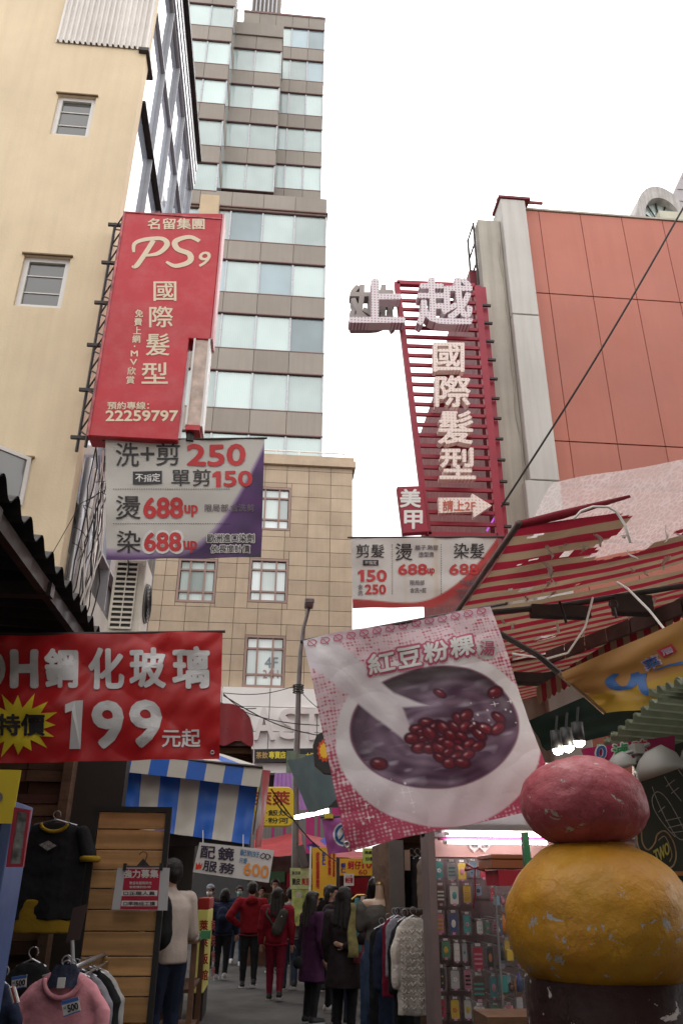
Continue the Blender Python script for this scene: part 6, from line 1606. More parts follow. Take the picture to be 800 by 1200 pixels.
# thick concrete post and pipe right of the lamp post
pt_ = thing('grey_conduit', 'short thick grey rolled tube leaning beside the lamp post', 'pipe', at(356, 1010, 16)); MB().tube([at(351, 991, 16), at(357, 1016, 16)], .08, 10).build('pipe', mat('conduit', (.14, .13, .13), .6, .2), pt_)

# ================= garments =================
def garment(lab, cx, Y, ytop, ybot, wpx, m, group, kind='top', sleeve=True, yaw=0, cat='garment', tagp=False, name='hanging_garment'):
    a, b = at(cx-wpx/2, ytop, Y), at(cx+wpx/2, ytop, Y); W_ = b.x-a.x; c = (a+b)/2; zb = at(cx, ybot, Y).z; L = c.z-zb
    t = thing(name, lab, cat, Vector((c.x, Y, zb)), group)
    Rm = Matrix.Rotation(yaw, 3, 'Z'); T = lambda x, y, z: Vector((c.x, Y, c.z))+Rm @ Vector((x, y, z))
    s = MB(); rings = []; seed = random.Random(lab).random()*9
    hw = W_*.5*(.78 if sleeve else 1)
    for i in range(26):
        f = (i/25)**1.4; z = -L*f; g_ = min(1, -z/.11)
        rx = hw*(.30+.68*math.sin(g_*PI/2)+.06*f); ry = .028+.022*min(1, f*4)
        if i == 0: rx = hw*.30; ry = .03
        rings.append([T(rx*math.cos(q), ry*math.sin(q)*(1+.35*math.sin(5*q+seed+f*2)*f), z-.03*abs(math.cos(q))*(1 if i == 0 else 0)+.0) for q in [2*PI*k/28 for k in range(28)]])
    s.loft(rings)
    if sleeve:
        for sg_ in (-1, 1): 
            s.cap(T(sg_*hw*.80, 0, -.115), T(sg_*hw*1.10, 0, -.36*min(L, .8)), .040, .048); s.cap(T(sg_*hw*1.10, 0, -.36*min(L, .8)), T(sg_*hw*1.16, -.02, -.70*min(L, .8)), .046, .034)
    organic(s, 'cloth', m, t, vox=.010, disp=.020, dscale=.09)
    MB().tube([T(.028*math.cos(a_), 0, .045+.028*math.sin(a_)) for a_ in [-.6+i*.5 for i in range(9)]]+[T(0, 0, -.0)], .004, 5).tube([T(-hw*.6, 0, -.03), T(0, 0, .01), T(hw*.6, 0, -.03)], .006, 5).build('hanger', M_alu, t)
    return t, T, L, hw
def cloth(name, c, **k):
    k = dict(rough=.9, var=.18, vs=3, bump=.2, bs=60, spec=.15)|k; return mat(name, c, **k)
C_blk = cloth('black_cloth', (.018, .018, .02)); C_navy = cloth('navy_cloth', (.018, .025, .05)); C_wht = cloth('white_knit', (.62, .56, .50), bump=.8, bs=45); C_mar = cloth('maroon_cloth', (.17, .012, .03)); C_gry = cloth('grey_cloth', (.22, .22, .25)); C_pnk = cloth('pink_sweat_fabric', (.58, .25, .29)); C_dnm = cloth('denim_cloth', (.05, .08, .14)); C_ylw = cloth('mustard_cloth', (.30, .19, .02)); C_pat = cloth('dark_patterned_cloth', (.10, .03, .03), var=.8, vs=14); C_red = cloth('red_hoodie_cloth', (.19, .01, .016)); C_pur = cloth('purple_coat_cloth', (.06, .018, .055)); C_dk = cloth('dark_coat_cloth', (.03, .022, .024)); C_beige = cloth('beige_sweater', (.42, .36, .32)); C_lg = cloth('light_grey_hoodie', (.20, .20, .20)); C_bag = cloth('bag_grey', (.055, .05, .045)); C_jean = cloth('blue_jeans', (.035, .05, .085))
def price_tag(parent, quad, Y, txt='500'):
    p = Plane(Y); mb = MB().ext([p.P(*p.inv(*c)) for c in quad], (0, .004, 0)); o = mb.build('price_tag', M_whiteink, parent)
    (x0, y0), (x1, y1), (x2, y2), (x3, y3) = quad
    L_ = lambda a, b, t: (a[0]+(b[0]-a[0])*t, a[1]+(b[1]-a[1])*t)
    mbl = mat('tag_blue', (.05, .13, .42), .4, 0)
    patch(o, p, [quad[0], quad[1], L_(quad[1], quad[2], .25), L_(quad[0], quad[3], .25)], mbl, .002); patch(o, p, [L_(quad[0], quad[3], .92), L_(quad[1], quad[2], .92), quad[2], quad[3]], mbl, .002)
    i = lambda u, v: L_(L_(quad[0], quad[1], u), L_(quad[3], quad[2], u), v)
    put(o, txt, [i(.28, .34), i(.92, .34), i(.92, .82), i(.28, .82)], p, M_ink, bold=.07, off=.003); put(o, 'NT', [i(.08, .40), i(.24, .40), i(.24, .56), i(.08, .56)], p, M_ink, bold=.03, off=.003)
# left rack
rk = thing('clothes_rack', 'chrome clothes rail running back along the left shop', 'clothes rack', at(100, 1195, 5.9))
ra, rb_ = at(74, 1140, 5.3), at(125, 1117, 7.0)
MB().tube([ra, rb_], .014, 10).build('rail', M_alu, rk, smooth=True); MB().tube([ra+Vector((.03, 0, -.06)), rb_+Vector((.03, 0, -.05))], .008, 8).build('rail', M_alu, rk, smooth=True)
for p in (ra, rb_): MB().tube([p+Vector((0, 0, .02)), Vector((p.x, p.y, 0))], .012, 8).build('upright', M_alu, rk, smooth=True)
G = 'clothes on the left chrome rail'
specs = [('black jacket farthest along the left chrome rail', 149, 6.95, 1136, 1250, 42, C_blk), ('white top showing a slim edge between black jackets', 141, 6.7, 1138, 1250, 40, cloth('white_cloth', (.40, .40, .40))), ('black top beside the slim white top', 134, 6.5, 1139, 1250, 40, C_blk), ('pale grey top with folded shoulder in mid rail', 123, 6.25, 1142, 1255, 44, C_gry),
         ('dark top with small red pattern on the left rail', 115, 6.0, 1143, 1260, 46, C_pat), ('black knit behind the grey sleeve on the left rail', 108, 5.8, 1145, 1260, 48, C_blk), ('grey sweatshirt directly behind the pink one', 100, 5.6, 1146, 1265, 60, C_gry)]
for (lab, x, Y, yt, yb, w, m), ed_ in zip(specs, (161, 152, 147, 138, 130, 125, 119)): garment(lab, ed_-42, Y, yt-4, yb, 78, m, G, name='hanging_shirt')
t, T, L, hw = garment('pink sweatshirt with navy plaid collar and price tag at front of rail', 77, 5.3, 1137, 1275, 112, C_pnk, G, name='hanging_shirt')
MB().grid(lambda u, v: T((.055+.050*v)*math.cos(2*PI*u), (.030+.030*v)*math.sin(2*PI*u)-.008, .03-.085*v*(1.0-.35*math.sin(2*PI*u))+.012*math.sin(6*PI*u)*v), 28, 4).build('plaid_collar', cloth('navy_plaid', (.03, .035, .06), var=.7, vs=12), t, smooth=True)
MB().tube([T(.100*math.cos(a), -.048+.01*math.sin(a), -.035+.095*math.sin(a)) for a in [PI+PI*i/16 for i in range(17)]], .014, 8).build('neckband', C_pnk, t, smooth=True)
price_tag(t, [(72, 1173), (92, 1168), (95, 1185), (75, 1192)], 5.17)
MB().box(T(0, 0, 0).x-.02, T(0, 0, 0).x+.02, 5.22, 5.232, T(0, 0, -.08).z, T(0, 0, -.03).z).build('size_label', M_whiteink, t)
t, T, L, hw = garment('black knitted sweater with price tag hanging on the back wall', 38, 5.6, 1126, 1260, 74, C_blk, None, name='hanging_shirt')
price_tag(t, [(14, 1145), (32, 1142), (31, 1157), (14, 1160)], 5.48)
t, T, L, hw = garment('navy top with red and white striped cuff at bottom left corner', 2, 4.9, 1150, 1290, 50, C_navy, None, name='hanging_shirt')
for k, m_ in enumerate((M_whiteink, M_redink, M_whiteink)): MB().tube([at(12+k*2.2, 1157, 4.8), at(17+k*2.2, 1175, 4.8)], .010, 8).build('cuff_stripe', m_, t)
# big black T-shirt with mustard lining
t, T, L, hw = garment('large black T-shirt with diamond print over mustard shirt on shop wall', 66, 6.8, 962, 1078, 84, C_blk, None, sleeve=False, name='displayed_tshirt')
for sg_ in (-1, 1): s = MB(); s.cap(T(sg_*hw*.78, 0, -.085), T(sg_*hw*1.04, -.01, -.24), .058, .062); organic(s, 'sleeve', C_blk, t, vox=.012, disp=.015, dscale=.1)
s = MB(); s.loft([[T(hw*.78*math.cos(q), .045*math.sin(q), z) for q in [2*PI*k/24 for k in range(24)]] for z in (-L*.8, -L-.03, -L-.09)]); organic(s, 'mustard_hem', C_ylw, t, vox=.012, disp=.012, dscale=.1)
MB().tube([T(hw*1.1-.06*math.cos(q), -.02+.06*math.sin(q), -.27) for q in [2*PI*k/16 for k in range(17)]], .022, 8).build('rolled_cuff', C_ylw, t, smooth=True)
MB().tube([T(.10*math.cos(a), -.05, -.02+.06*math.sin(a)) for a in [PI+PI*i/12 for i in range(13)]], .014, 8).build('mustard_neckband', C_ylw, t, smooth=True)
pt2 = Plane(6.8-.085)
patch(t, pt2, [(46, 990), (57, 985), (67, 991), (56, 997)], mat('silver_print', (.22, .21, .21), .5, .6, 60), .004)
# right rack
rk2 = thing('clothes_rack', 'dark clothes rail with knitwear beside the phone case wall', 'clothes rack', at(480, 1195, 7.8))
ra, rb_ = at(503, 1067, 7.4), at(440, 1064, 10.2)
MB().tube([ra, rb_], .016, 8).build('rail', M_darkmetal, rk2); MB().tube([ra, (ra.x, ra.y, 0)], .016, 8).build('upright', M_darkmetal, rk2); MB().tube([rb_, (rb_.x, rb_.y, 0)], .016, 8).build('upright', M_darkmetal, rk2)
G = 'clothes on the right dark rail'
for lab, x, Y, yt, yb, w, m in (('blue denim skirt farthest along the right rail', 434, 9.9, 1110, 1215, 24, C_dnm), ('white ruffled strip top between dark clothes on the right rail', 443, 9.4, 1095, 1210, 20, cloth('white_cloth', (.40, .40, .40))), ('black long dress on the right rail', 447, 9.1, 1085, 1215, 30, C_blk), ('dark navy dress beside the black one on the right rail', 455, 8.8, 1080, 1215, 32, C_navy),
                                ('maroon dress hanging among dark clothes on the right rail', 462, 8.5, 1074, 1168, 30, C_mar), ('light grey short top behind the white knit', 466, 8.2, 1074, 1145, 30, C_gry), ('black coat just behind the white knit', 474, 7.95, 1076, 1210, 36, C_blk), ('off white cardigan half hidden at right of the white knit', 500, 7.8, 1070, 1185, 34, cloth('offwhite_knit', (.30, .27, .24), bump=.6))):
    garment(lab, x, Y, yt, yb, w, m, G, sleeve=(w > 31), name='hanging_dress')
t, T, L, hw = garment('white chevron knit sweater nearest on the right rail', 484, 7.6, 1074, 1190, 50, C_wht, G, name='hanging_knit')
for sgn in (-1, 1):
    for k in range(11):
        z = -.10-k*(L-.12)/11
        MB().tube([T(sgn*(hw*.08+hw*.80*j/6), -.083-.012*math.cos(j), z-.025*(j % 2)) for j in range(7)], .0075, 5).build('knit_rib', C_wht, t, smooth=True)
# dark closet behind
cl = thing('clothing_closet', 'dark timber closet stall packed with hanging clothes right of the crowd', 'stall', at(470, 1195, 10))
a, b = at(455, 985, 9.0), at(503, 985, 9.0)
MB().box(a.x, a.x+.14, 8.9, 9.0, 0, a.z).build('front_post', mat('grey_brown_post', (.13, .11, .10), .6, .2), cl); MB().box(a.x+.14, b.x+.4, 10.4, 10.5, 0, a.z+.2).build('rear_wall', M_old[0], cl)
MB().box(a.x, b.x+.4, 8.9, 10.5, a.z+.05, a.z+.12).build('roof', M_old[0], cl); MB().box(a.x, a.x+.05, 9.0, 10.4, 0, a.z).build('side_wall', M_old[0], cl)
MB().box(a.x+.15, at(479, 985, 8.95).x, 8.92, 8.94, at(470, 1020, 8.95).z, at(470, 996, 8.95).z).build('cream_curtain', mat('cream_curtain', (.30, .20, .15), .8, .1), cl)
MB().tube([(a.x+.3, 9.3, 2.35), (b.x+.3, 9.3, 2.35)], .015, 6).build('rail', M_darkmetal, cl)
for k, (x, m_, cn_) in enumerate(((482, C_blk, 'black'), (489, C_dk, 'dark brown'), (496, cloth('fawn_cloth', (.20, .15, .12)), 'fawn'))):
    garment('%s garment hanging inside the dark closet stall' % cn_, x, 9.2-.2*k, 1003, 1066, 17, m_, 'clothes inside the closet', sleeve=False, name='hanging_dress')
# scarves
sc_g = 'bright scarves beside the mannequin'
rr = random.Random(12)
for k, (x, yt, yb, c_, cn_) in enumerate(((413, 1058, 1122, (.35, .30, .12), 'olive floral'), (417, 1052, 1116, (.10, .30, .30), 'turquoise'), (421, 1062, 1128, (.45, .10, .14), 'coral'), (425, 1050, 1100, (.42, .36, .34), 'pale'), (429, 1064, 1112, (.50, .22, .30), 'pink'), (410, 1066, 1108, (.12, .12, .40), 'blue violet'))):
    Y = 10.6+.1*k; a, b = at(x, yt, Y), at(x, yb, Y)
    mb = MB(); mb.loft([[a.lerp(b, f)+Vector(((.022+.035*f)*math.cos(q)*(1+.3*math.sin(4*q+f*3)), .02*math.sin(q), 0))+Vector((.012*math.sin(f*9+k), 0, 0)) for q in [2*PI*j/14 for j in range(14)]] for f in [i/9 for i in range(10)]])
    mb.build('scarf', mat('scarf_'+cn_.replace(' ', '_'), c_, .8, .5, 9, transl=.1), label='%s scarf hanging in the bunch left of the mannequin' % cn_, cat='scarf', group=sc_g, smooth=True)
    
# mannequin
mn = thing('mannequin', 'headless cream mannequin torso in a draped grey top', 'mannequin', at(446, 1110, 9.4))
Ymn = 9.4; c = at(446, 1052, Ymn); T = lambda x, y, z: c+Vector((x, y, z))
M_skin0 = mat('mannequin_cream', (.50, .34, .24), .4, .08)
s = MB(); s.cap(T(-.01, 0, .0), T(-.01, 0, .10), .055, .045).cap(T(-.16, 0, -.07), T(.14, 0, -.07), .06, .06).ell(T(-.01, 0, -.17), .16, .11, .17).cap(T(-.01, 0, -.3), T(-.01, 0, -.42), .12, .15)
organic(s, 'torso', M_skin0, mn, vox=.012)
s = MB(); s.ell(T(-.02, -.01, -.20), .185, .13, .17).cap(T(-.20, 0, -.10), T(-.22, 0, -.28), .07, .06).cap(T(.17, 0, -.14), T(.19, 0, -.28), .065, .06).cap(T(-.02, 0, -.3), T(-.02, 0, -.40), .14, .16)
organic(s, 'draped_top', cloth('grey_brown_drape', (.10, .09, .08)), mn, vox=.012, disp=.022, dscale=.09)
s = MB(); s.cap(T(-.02, 0, -.42), T(-.02, 0, -.95), .16, .17); organic(s, 'denim_skirt', C_dnm, mn, vox=.014, disp=.02)
MB().tube([T(-.01, 0, .13), T(-.01, 0, .155)], [.046, .034], 12).build('neck_cap', mat('brass_cap', (.35, .2, .08), .3, .1, metal=.5), mn); MB().tube([T(-.02, 0, -.9), (c.x-.02, Ymn, 0)], .02, 8).build('stand', M_darkmetal, mn)
wg = thing('wig_display', 'dark brown wig on a small stand behind the mannequin', 'wig', at(440, 1050, 10.2)); c = at(441, 1040, 10.2)
s = MB(); s.ell(c, .11, .10, .13).cap(c+Vector((-.07, 0, -.05)), c+Vector((-.09, 0, -.25)), .05, .03).cap(c+Vector((.07, 0, -.05)), c+Vector((.09, 0, -.22)), .05, .03); organic(s, 'wig', mat('hair_dark', (.012, .009, .008), .35, .2), wg, vox=.012, disp=.02, dscale=.05); MB().tube([c, (c.x, 10.2, 0)], .015, 6).build('stand', M_darkmetal, wg)
hk2 = MB().tube([at(412, 1054, 10.5), at(418, 1049, 10.5), at(427, 1049, 10.5), at(432, 1054, 10.5)], .012, 7)
hk2.build('scarf_hook', mat('gold_metal', (.5, .3, .08), .3, .1, metal=.8), label='small golden double hook above the scarves', cat='hook')
# ================= people =================
SK = mat('skin', (.42, .24, .17), .55, .08, 6); HAIR = mat('hair_black', (.014, .011, .010), .45, .5, 30, stretch=(3, 3, .35), bump=.5, bs=140, spec=.3); M_eye = mat('eye_dark', (.02, .012, .01), .2, 0); M_lip = mat('lips', (.30, .09, .08), .5, 0)
M_mask = mat('surgical_mask', (.20, .45, .42), .8, .05); M_shoeB = mat('black_shoe', (.02, .02, .022), .5, .1); M_shoeW = mat('white_sole', (.45, .45, .45), .5, .1); M_glasses = M_black
def person(lab, x, yfoot, H, phi, top, bottom, coat=0, hair='short', arms=('down', 'down'), stride=.0, Y=None, zf=0.0, shoe=None, mask=None, glasses=False, hood=False, lean=0, haircol=None, hat=None, group=None, head_turn=0, skirt=None, foldamt=.024):
    p = atZ(x, yfoot, zf) if Y is None else Vector((at(x, 1050, Y).x, Y, zf))
    t = thing('person', lab, 'person', p, group)
    Rm = Matrix.Rotation(math.radians(phi), 3, 'Z'); Hm = Matrix.Rotation(math.radians(head_turn), 3, 'Z')
    def T(a, b, c): 
        b = b-lean*max(0, c-.5)
        return p+(Rm @ Vector((a*H*1.13, b*H*1.05, c*H)))
    def TH(a, b, c): 
        q = Hm @ Vector((a, b, 0)); return T(q.x, q.y, c)
    E = lambda mb, c, rx, ry, rz, rot=None: mb.ell(T(*c), rx*H, ry*H, rz*H, 14, 9, Rm)
    def EH(mb, c, rx, ry, rz, nu=14, nv=9): return mb.ell(TH(*c), rx*H, ry*H, rz*H, nu, nv, Rm @ Hm)
    s = MB()
    # head and neck
    EH(s, (0, .002, .938), .043, .053, .062); EH(s, (0, -.016, .905), .032, .036, .038); EH(s, (0, -.055, .922), .008, .013, .012); EH(s, (0, -.048, .944), .03, .012, .008)
    for q in (-1, 1): EH(s, (q*.044, .004, .925), .007, .012, .018)
    s.cap(T(0, .012, .80), TH(0, .004, .895), .034*H, .031*H)
    E(s, (0, .002, .745), .098, .058, .085); E(s, (0, 0, .64), .078, .05, .09); E(s, (0, .006, .535), .09, .062, .065)
    s.cap(T(-.085, .004, .80), T(.085, .004, .80), .034*H, .034*H)
    legs = []
    for q in (-1, 1):
        st = stride*q
        hip = (q*.048, 0, .50); kn = (q*.05, -.012-st*.55, .285); an = (q*.05, .012-st, .045+max(0, -st)*.12)
        if st < 0: an = (an[0], an[1]+.01, an[2]+.02)
        legs.append((hip, kn, an)); s.cap(T(*hip), T(*kn), .055*H, .036*H); s.cap(T(*kn), T(*an), .036*H, .021*H); s.cap(T(an[0], an[1], .022+an[2]-.045), T(an[0], an[1]-.095, .012+an[2]-.045+.002), .02*H, .017*H)
    A = []
    for q, ar in zip((-1, 1), arms):
        sh = (q*.112, .004, .797)
        if ar == 'down': el, wr, hd = (q*.135, .012, .63), (q*.137, -.025, .495), (0, -.1, -1)
        elif ar == 'hip': el, wr, hd = (q*.205, .05, .66), (q*.105, -.02, .575), (-q*.7, -.5, -.2)
        elif ar == 'back': el, wr, hd = (q*.17, .09, .655), (q*.05, .10, .60), (-q*1, .1, .25)
        elif ar == 'front': el, wr, hd = (q*.14, -.01, .64), (q*.07, -.12, .655), (-q*.5, -1, .2)
        else: el, wr, hd = (q*.14, .03, .64), (q*.10, -.05, .53), (-q*.3, -.3, -1)
        A.append((sh, el, wr, hd)); s.cap(T(*sh), T(*el), .033*H, .025*H); s.cap(T(*el), T(*wr), .025*H, .016*H)
        d = Vector(hd).normalized(); side = d.cross(Vector((0, 1, 0) if abs(d.y) < .8 else (0, 0, 1))).normalized(); nrm = d.cross(side)
        w = Vector(wr); pc = w+d*.028
        s.ell(T(*pc), .017*H, .017*H, .026*H, 10, 7, Rm @ d.to_track_quat('Z', 'Y').to_matrix())
        for j in range(4):
            o = side*(-.013+.0087*j); L = (.036, .043, .041, .032)[j]; b0 = pc+d*.018+o; b1 = b0+d*L*.55+nrm*.004; b2 = b1+d*L*.45+nrm*.013
            s.cap(T(*b0), T(*b1), .0056*H, .0050*H, 7); s.cap(T(*b1), T(*b2), .0050*H, .0042*H, 7)
        b0 = w+d*.012-side*.013; b1 = b0+d*.018-side*.016+nrm*.006; b2 = b1+d*.020-side*.004+nrm*.006
        s.cap(T(*b0), T(*b1), .0065*H, .0056*H, 7); s.cap(T(*b1), T(*b2), .0056*H, .0046*H, 7)
    organic(s, 'body', SK, t, vox=.0075, smooth=1)
    # face
    e = MB()
    for q in (-1, 1): EH(e, (q*.017, -.0485, .934), .0075, .004, .0038, 10, 6)
    e.build('eyes', M_eye, t, smooth=True)
    e = MB()
    for q in (-1, 1): EH(e, (q*.018, -.0515, .947), .011, .003, .0022, 10, 6)
    e.build('eyebrows', HAIR, t, smooth=True)
    if mask: e = MB(); EH(e, (0, -.022, .903), .040, .040, .030, 16, 10); e.build('face_mask', mask, t, smooth=True)
    else: e = MB(); EH(e, (0, -.0485, .897), .013, .005, .0038, 10, 6); e.build('mouth', M_lip, t, smooth=True)
    if glasses:
        e = MB()
        for q in (-1, 1): e.tube([TH(q*.019+.014*math.cos(a), -.060, .934+.011*math.sin(a)) for a in [i*PI/8 for i in range(17)]], .0012*H, 5); e.tube([TH(q*.033, -.058, .936), TH(q*.046, .0, .932)], .0012*H, 5)
        e.tube([TH(-.006, -.061, .936), TH(.006, -.061, .936)], .0012*H, 5); e.build('glasses', M_glasses, t)
    # hair
    hm = haircol or HAIR; s = MB()
    EH(s, (0, .014, .950), .054, .060, .056); EH(s, (0, .030, .928), .050, .042, .056); EH(s, (0, -.020, .976), .040, .034, .022)
    for q in (-1, 1): EH(s, (q*.042, .008, .950), .010, .026, .030)
    if hair == 'long':
        for q in (-1, 0, 1): s.cap(TH(q*.030, .026, .93), T(q*.036, .070, .735+.012*q), .036*H, .022*H)
        for q in (-1, 1): s.cap(TH(q*.044, .004, .93), T(q*.062, .025, .78), .015*H, .014*H)
    if hair == 'bob':
        for q in (-1, 0, 1): s.cap(TH(q*.034, .026, .93), TH(q*.040, .036, .865), .028*H, .022*H)
    if hair == 'bun': EH(s, (0, .065, .965), .026, .026, .026)
    organic(s, 'hair', hm, t, vox=.009, disp=.007, dscale=.04, smooth=2)
    if hat: s = MB(); EH(s, (0, .005, .975), .056, .062, .045); EH(s, (0, -.052, .962), .034, .026, .008); organic(s, 'hat', hat, t, vox=.01)
    # upper clothing
    s = MB(); k = .014
    prof = [(.505 if not coat else .56, .094, .074), (.55, .097, .076), (.62, .096, .072), (.69, .103, .075), (.76, .114, .078), (.80, .104, .066), (.828, .060, .046)]
    s.loft([[T(rx_*math.cos(q), .005+ry_*math.sin(q), z_) for q in [2*PI*j/24 for j in range(24)]] for z_, rx_, ry_ in prof])
    s.cap(T(-.088, .004, .800), T(.088, .004, .800), (.036+k*.6)*H, (.036+k*.6)*H); s.cap(T(0, .012, .80), T(0, .008, .835), .050*H, .040*H)
    for sh, el, wr, hd in A:
        w2 = Vector(el).lerp(Vector(wr), .93); s.cap(T(*sh), T(*el), .048*H, .041*H); s.cap(T(*el), T(*w2), .040*H, .029*H)
    if hood: s.ell(T(0, .075, .815), .07*H, .04*H, .045*H, 14, 9, Rm)
    if coat:
        zb = coat; rg_ = []
        for i in range(8):
            f = i/7; z = .60+(zb-.60)*f; rg_.append([T((.098+.035*f)*math.cos(q)*(1+.05*math.sin(5*q)*f), .005+(.075+.028*f)*math.sin(q)*(1+.06*math.sin(4*q+1)*f), z) for q in [2*PI*j/28 for j in range(28)]])
        s.loft(rg_)
    organic(s, 'coat' if coat else 'jacket', top, t, vox=.012, disp=foldamt, dscale=.10)
    if not coat and foldamt > .01:
        MB().tube([T(.108*math.cos(q), .005+.084*math.sin(q), .487+.004*math.sin(3*q)) for q in [2*PI*j/24 for j in range(25)]], .006*H, 7).build('hem', top, t, smooth=True)
    # trousers and shoes
    s = MB(); E(s, (0, .006, .525), .096, .070, .062)
    for hip, kn, an in legs:
        s.cap(T(*hip), T(*kn), .063*H, .044*H); s.cap(T(*kn), T(an[0], an[1], an[2]+.012), .043*H, .030*H)
    organic(s, 'trousers', bottom, t, vox=.012, disp=.018, dscale=.09)
    for hip, kn, an in legs:
        s = MB(); dz = an[2]-.045; s.cap(T(an[0], an[1]+.012, .030+dz), T(an[0], an[1]-.085, .022+dz), .030*H, .025*H); s.cap(T(an[0], an[1]+.01, .045+dz), T(an[0], an[1], .06+dz), .028*H, .026*H)
        sh = organic(s, 'shoe', shoe or M_shoeB, t, vox=.010)
        MB().ext([T(an[0]+.029*math.cos(q), an[1]-.036+.074*math.sin(q), .0015+dz) for q in [2*PI*j/16 for j in range(16)]], (0, 0, .013*H)).build('sole', M_shoeW, sh)
    return t, T, H, Rm
def backpack(t, T, H, Rm, m, x=0, z=.70, w=.075, h=.10, strap=True):
    s = MB(); s.ell(T(x, .125, z), w*H, .045*H, h*H, 14, 10, Rm); s.ell(T(x, .16, z-.03), w*.7*H, .03*H, h*.5*H, 14, 10, Rm)
    return organic(s, 'backpack_body', m, t, vox=.011, disp=.012, dscale=.08)

person('person in navy jacket and green face mask facing the camera by the light box', 276, 1131, 1.66, 8, C_navy, C_jean, hair='bun', mask=M_mask, shoe=M_shoeW, stride=.05)
t, T, H, Rm = person('person in dark clothes with navy backpack seen from behind near the light box', 258, 1149, 1.60, 175, C_navy, C_blk, hair='bob', stride=.04, shoe=M_shoeW)
bp = thing('backpack', 'navy backpack worn on the back of the dark clothed person', 'backpack', T(0, .12, .6)); backpack(bp, T, H, Rm, C_navy)
person('person in dark red hooded top with hand on hip walking away', 290, 1158, 1.72, 182, C_red, C_blk, hair='short', arms=('down', 'hip'), hood=True, stride=.03)
t, T, H, Rm = person('person in maroon jacket and maroon trousers with long hair walking away', 321, 1173, 1.62, 172, cloth('maroon_bright', (.20, .012, .025)), cloth('maroon_trouser', (.15, .012, .028)), hair='long', stride=.06)
bg_ = thing('sling_bag', 'grey sling bag hanging on the back of the maroon dressed person', 'bag', T(-.04, .12, .6)); s = MB(); s.cap(T(-.07, .115, .76), T(-.02, .12, .62), .05*H, .06*H); organic(s, 'pouch', C_bag, bg_, vox=.011, disp=.01)
MB().tube([T(-.02, .12, .60), T(.09, .085, .76), T(.07, .0, .845), T(-.0, -.075, .80)], .012*H, 6).build('strap', C_bag, bg_, smooth=True); MB().ell(T(-.06, .165, .74), .010, .006, .010).build('badge', M_whiteink, bg_)
person('person in light grey hooded top walking away behind the maroon one', 338, 1160, 1.63, 178, C_lg, C_jean, hair='short', hood=True, stride=.04)
person('person in olive coat facing the camera, head above the maroon one', 322, 1150, 1.80, 4, cloth('olive_coat', (.07, .06, .035)), C_blk, Y=19.5, coat=.40, hair='short')
t, T, H, Rm = person('person in dark purple coat with long black hair looking toward the stalls', 367, 1200, 1.57, 118, C_pur, C_blk, coat=.31, hair='long', arms=('down', 'down'), Y=12.3)
hb = thing('handbag', 'small black handbag hanging low beside the purple coat', 'bag', at(350, 1130, 12.0)); c = at(349, 1128, 12.1)
s = MB(); s.ell(c, .07, .05, .075); organic(s, 'pouch', C_blk, hb, vox=.01); MB().tube([c+Vector((-.03, 0, .06)), at(350, 1100, 12.1), at(352, 1080, 12.2), c+Vector((.04, 0, .06))], .008, 6).build('strap', C_blk, hb)
person('person in dark brown coat seen from behind with one hand on lower back', 404, 1210, 1.63, 148, C_dk, C_blk, coat=.33, hair='long', arms=('back', 'down'), Y=11.0)
person('person with glasses and dark hair in profile beside the purple coat', 388, 1190, 1.66, 78, C_dk, C_blk, hair='bob', glasses=True, Y=13.4, shoe=M_shoeW)
person('person in navy jacket with short hair turned away between the two coats', 401, 1185, 1.60, 150, C_navy, C_jean, hair='short', Y=12.3)
person('pale faced person with brown hair far behind the orange menu board', 391, 1150, 1.68, 10, cloth('dusky_pink', (.25, .12, .12)), C_blk, hair='long', haircol=mat('hair_brown', (.05, .025, .015), .4, .2), Y=17.5)
person('person in bright red cap and pale mask far behind the crowd', 402, 1150, 1.62, 5, cloth('cream_coat', (.3, .25, .2)), C_blk, hair='short', hat=cloth('red_cap', (.50, .02, .04)), mask=M_whiteink, Y=17.0)
person('person in dark coat, white mask and grey cap at far left of the street', 246, 1130, 1.66, -15, C_dk, C_blk, hair='short', hat=C_gry, mask=M_whiteink, Y=20.0)
person('person in pale jacket far off between the sign and the red hooded one', 306, 1125, 1.66, 15, cloth('tan_jacket', (.22, .17, .12)), C_jean, hair='short', Y=22.0)
t, T, H, Rm = person('person in beige sweater and dark trousers standing at the wooden table', 203, 1200, 1.66, 222, C_beige, C_navy, hair='short', arms=('front', 'pocket'), Y=7.9, zf=.18, lean=.10, head_turn=20, foldamt=.006)
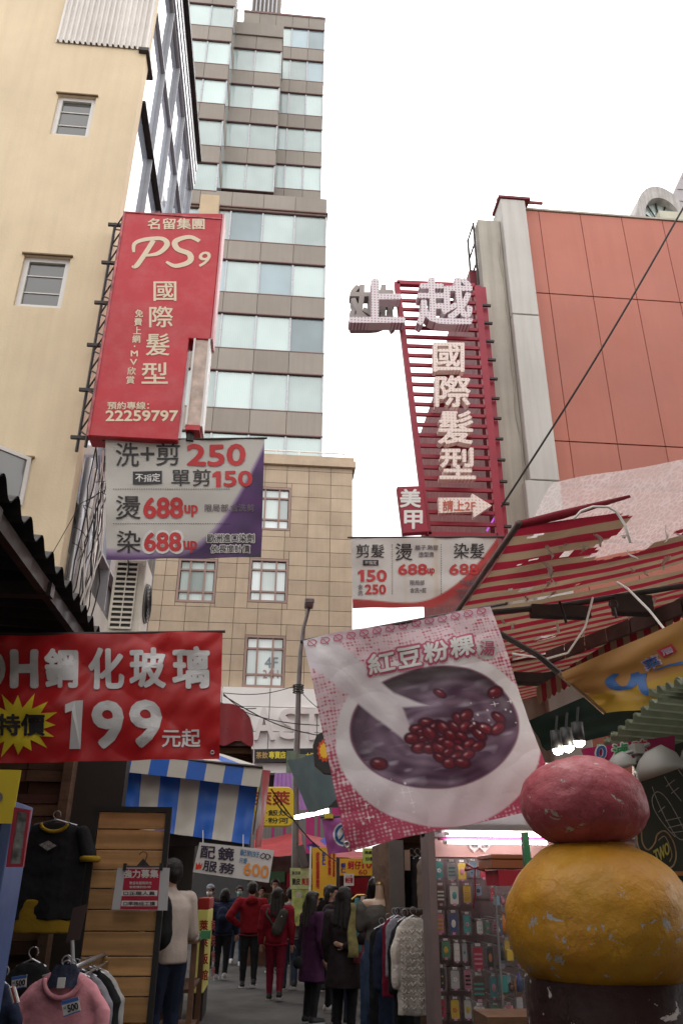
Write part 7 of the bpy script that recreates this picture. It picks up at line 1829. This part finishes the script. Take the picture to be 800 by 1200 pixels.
bk = thing('shoulder_bag', 'black bag hanging at the left of the beige sweater', 'bag', T(.12, .1, .55)); s = MB(); s.cap(at(188, 1062, 7.6), at(186, 1095, 7.6), .10, .12); organic(s, 'pouch', C_blk, bk, vox=.014, disp=.02)
pd = MB().box(-1.5, -.42, 7.4, 8.5, 0, .12).build('stall_platform', M_tw, label='low wooden platform under the person in beige sweater', cat='platform')
person('person in grey puffer coat walking away far behind the maroon dressed one', 330, 1120, 1.70, 185, cloth('mid_grey_coat', (.12, .12, .13)), C_blk, hair='short', Y=24.0)
person('person in mustard jacket far off between the red hooded and maroon ones', 300, 1120, 1.62, 180, C_ylw, C_jean, hair='bob', Y=25.0)
person('person in dark jacket facing the camera far off beside the green poster', 347, 1120, 1.64, 8, C_dk, C_blk, hair='long', Y=21.0)
person('person in black down coat deep in the crowd beyond the purple coat', 374, 1120, 1.70, 170, C_blk, C_blk, coat=.4, hair='short', Y=16.0)
# ================= unseen shop rows and tarps added behind the viewpoint to darken the lane =================
rm = thing('rear_shop_row', 'grey concrete shop row lining the market behind the viewpoint on the left', 'building', (-7, -20, 0))
MB().box(-14, -2.9, -45, -7.2, 0, 15).build('wall', M_slab, rm)
rm = thing('rear_shop_row', 'grey concrete shop row lining the market behind the viewpoint on the right', 'building', (7, -20, 0))
MB().box(3.6, 16, -45, 3.0, 0, 13).build('wall', M_slab, rm)
for k, (y0, y1, z) in enumerate(((-.2, 1.35, 4.0), (-2.6, -.4, 3.9), (-6.4, -2.8, 4.0))):  # overhead sheets out of view, added to block sky light
    t = thing('market_tarp_roof', ['dark tarpaulin roof just above the viewpoint', 'dark tarpaulin roof behind the viewpoint', 'farther dark tarpaulin roof behind the viewpoint'][k], 'tarp', (0, y0, z), 'tarpaulin roofs over the lane')
    x0, x1 = -1.55, 3.6
    MB().grid(lambda u, v: (x0+(x1-x0)*u, y0+(y1-y0)*v, z+.35*u-.10*math.sin(PI*u)+.03*noise.noise(Vector((u*4, v*4, k)))), 20, 14).build('cloth', mat('dark_tarpaulin', (.05, .05, .055), .6, .2), t, smooth=True)
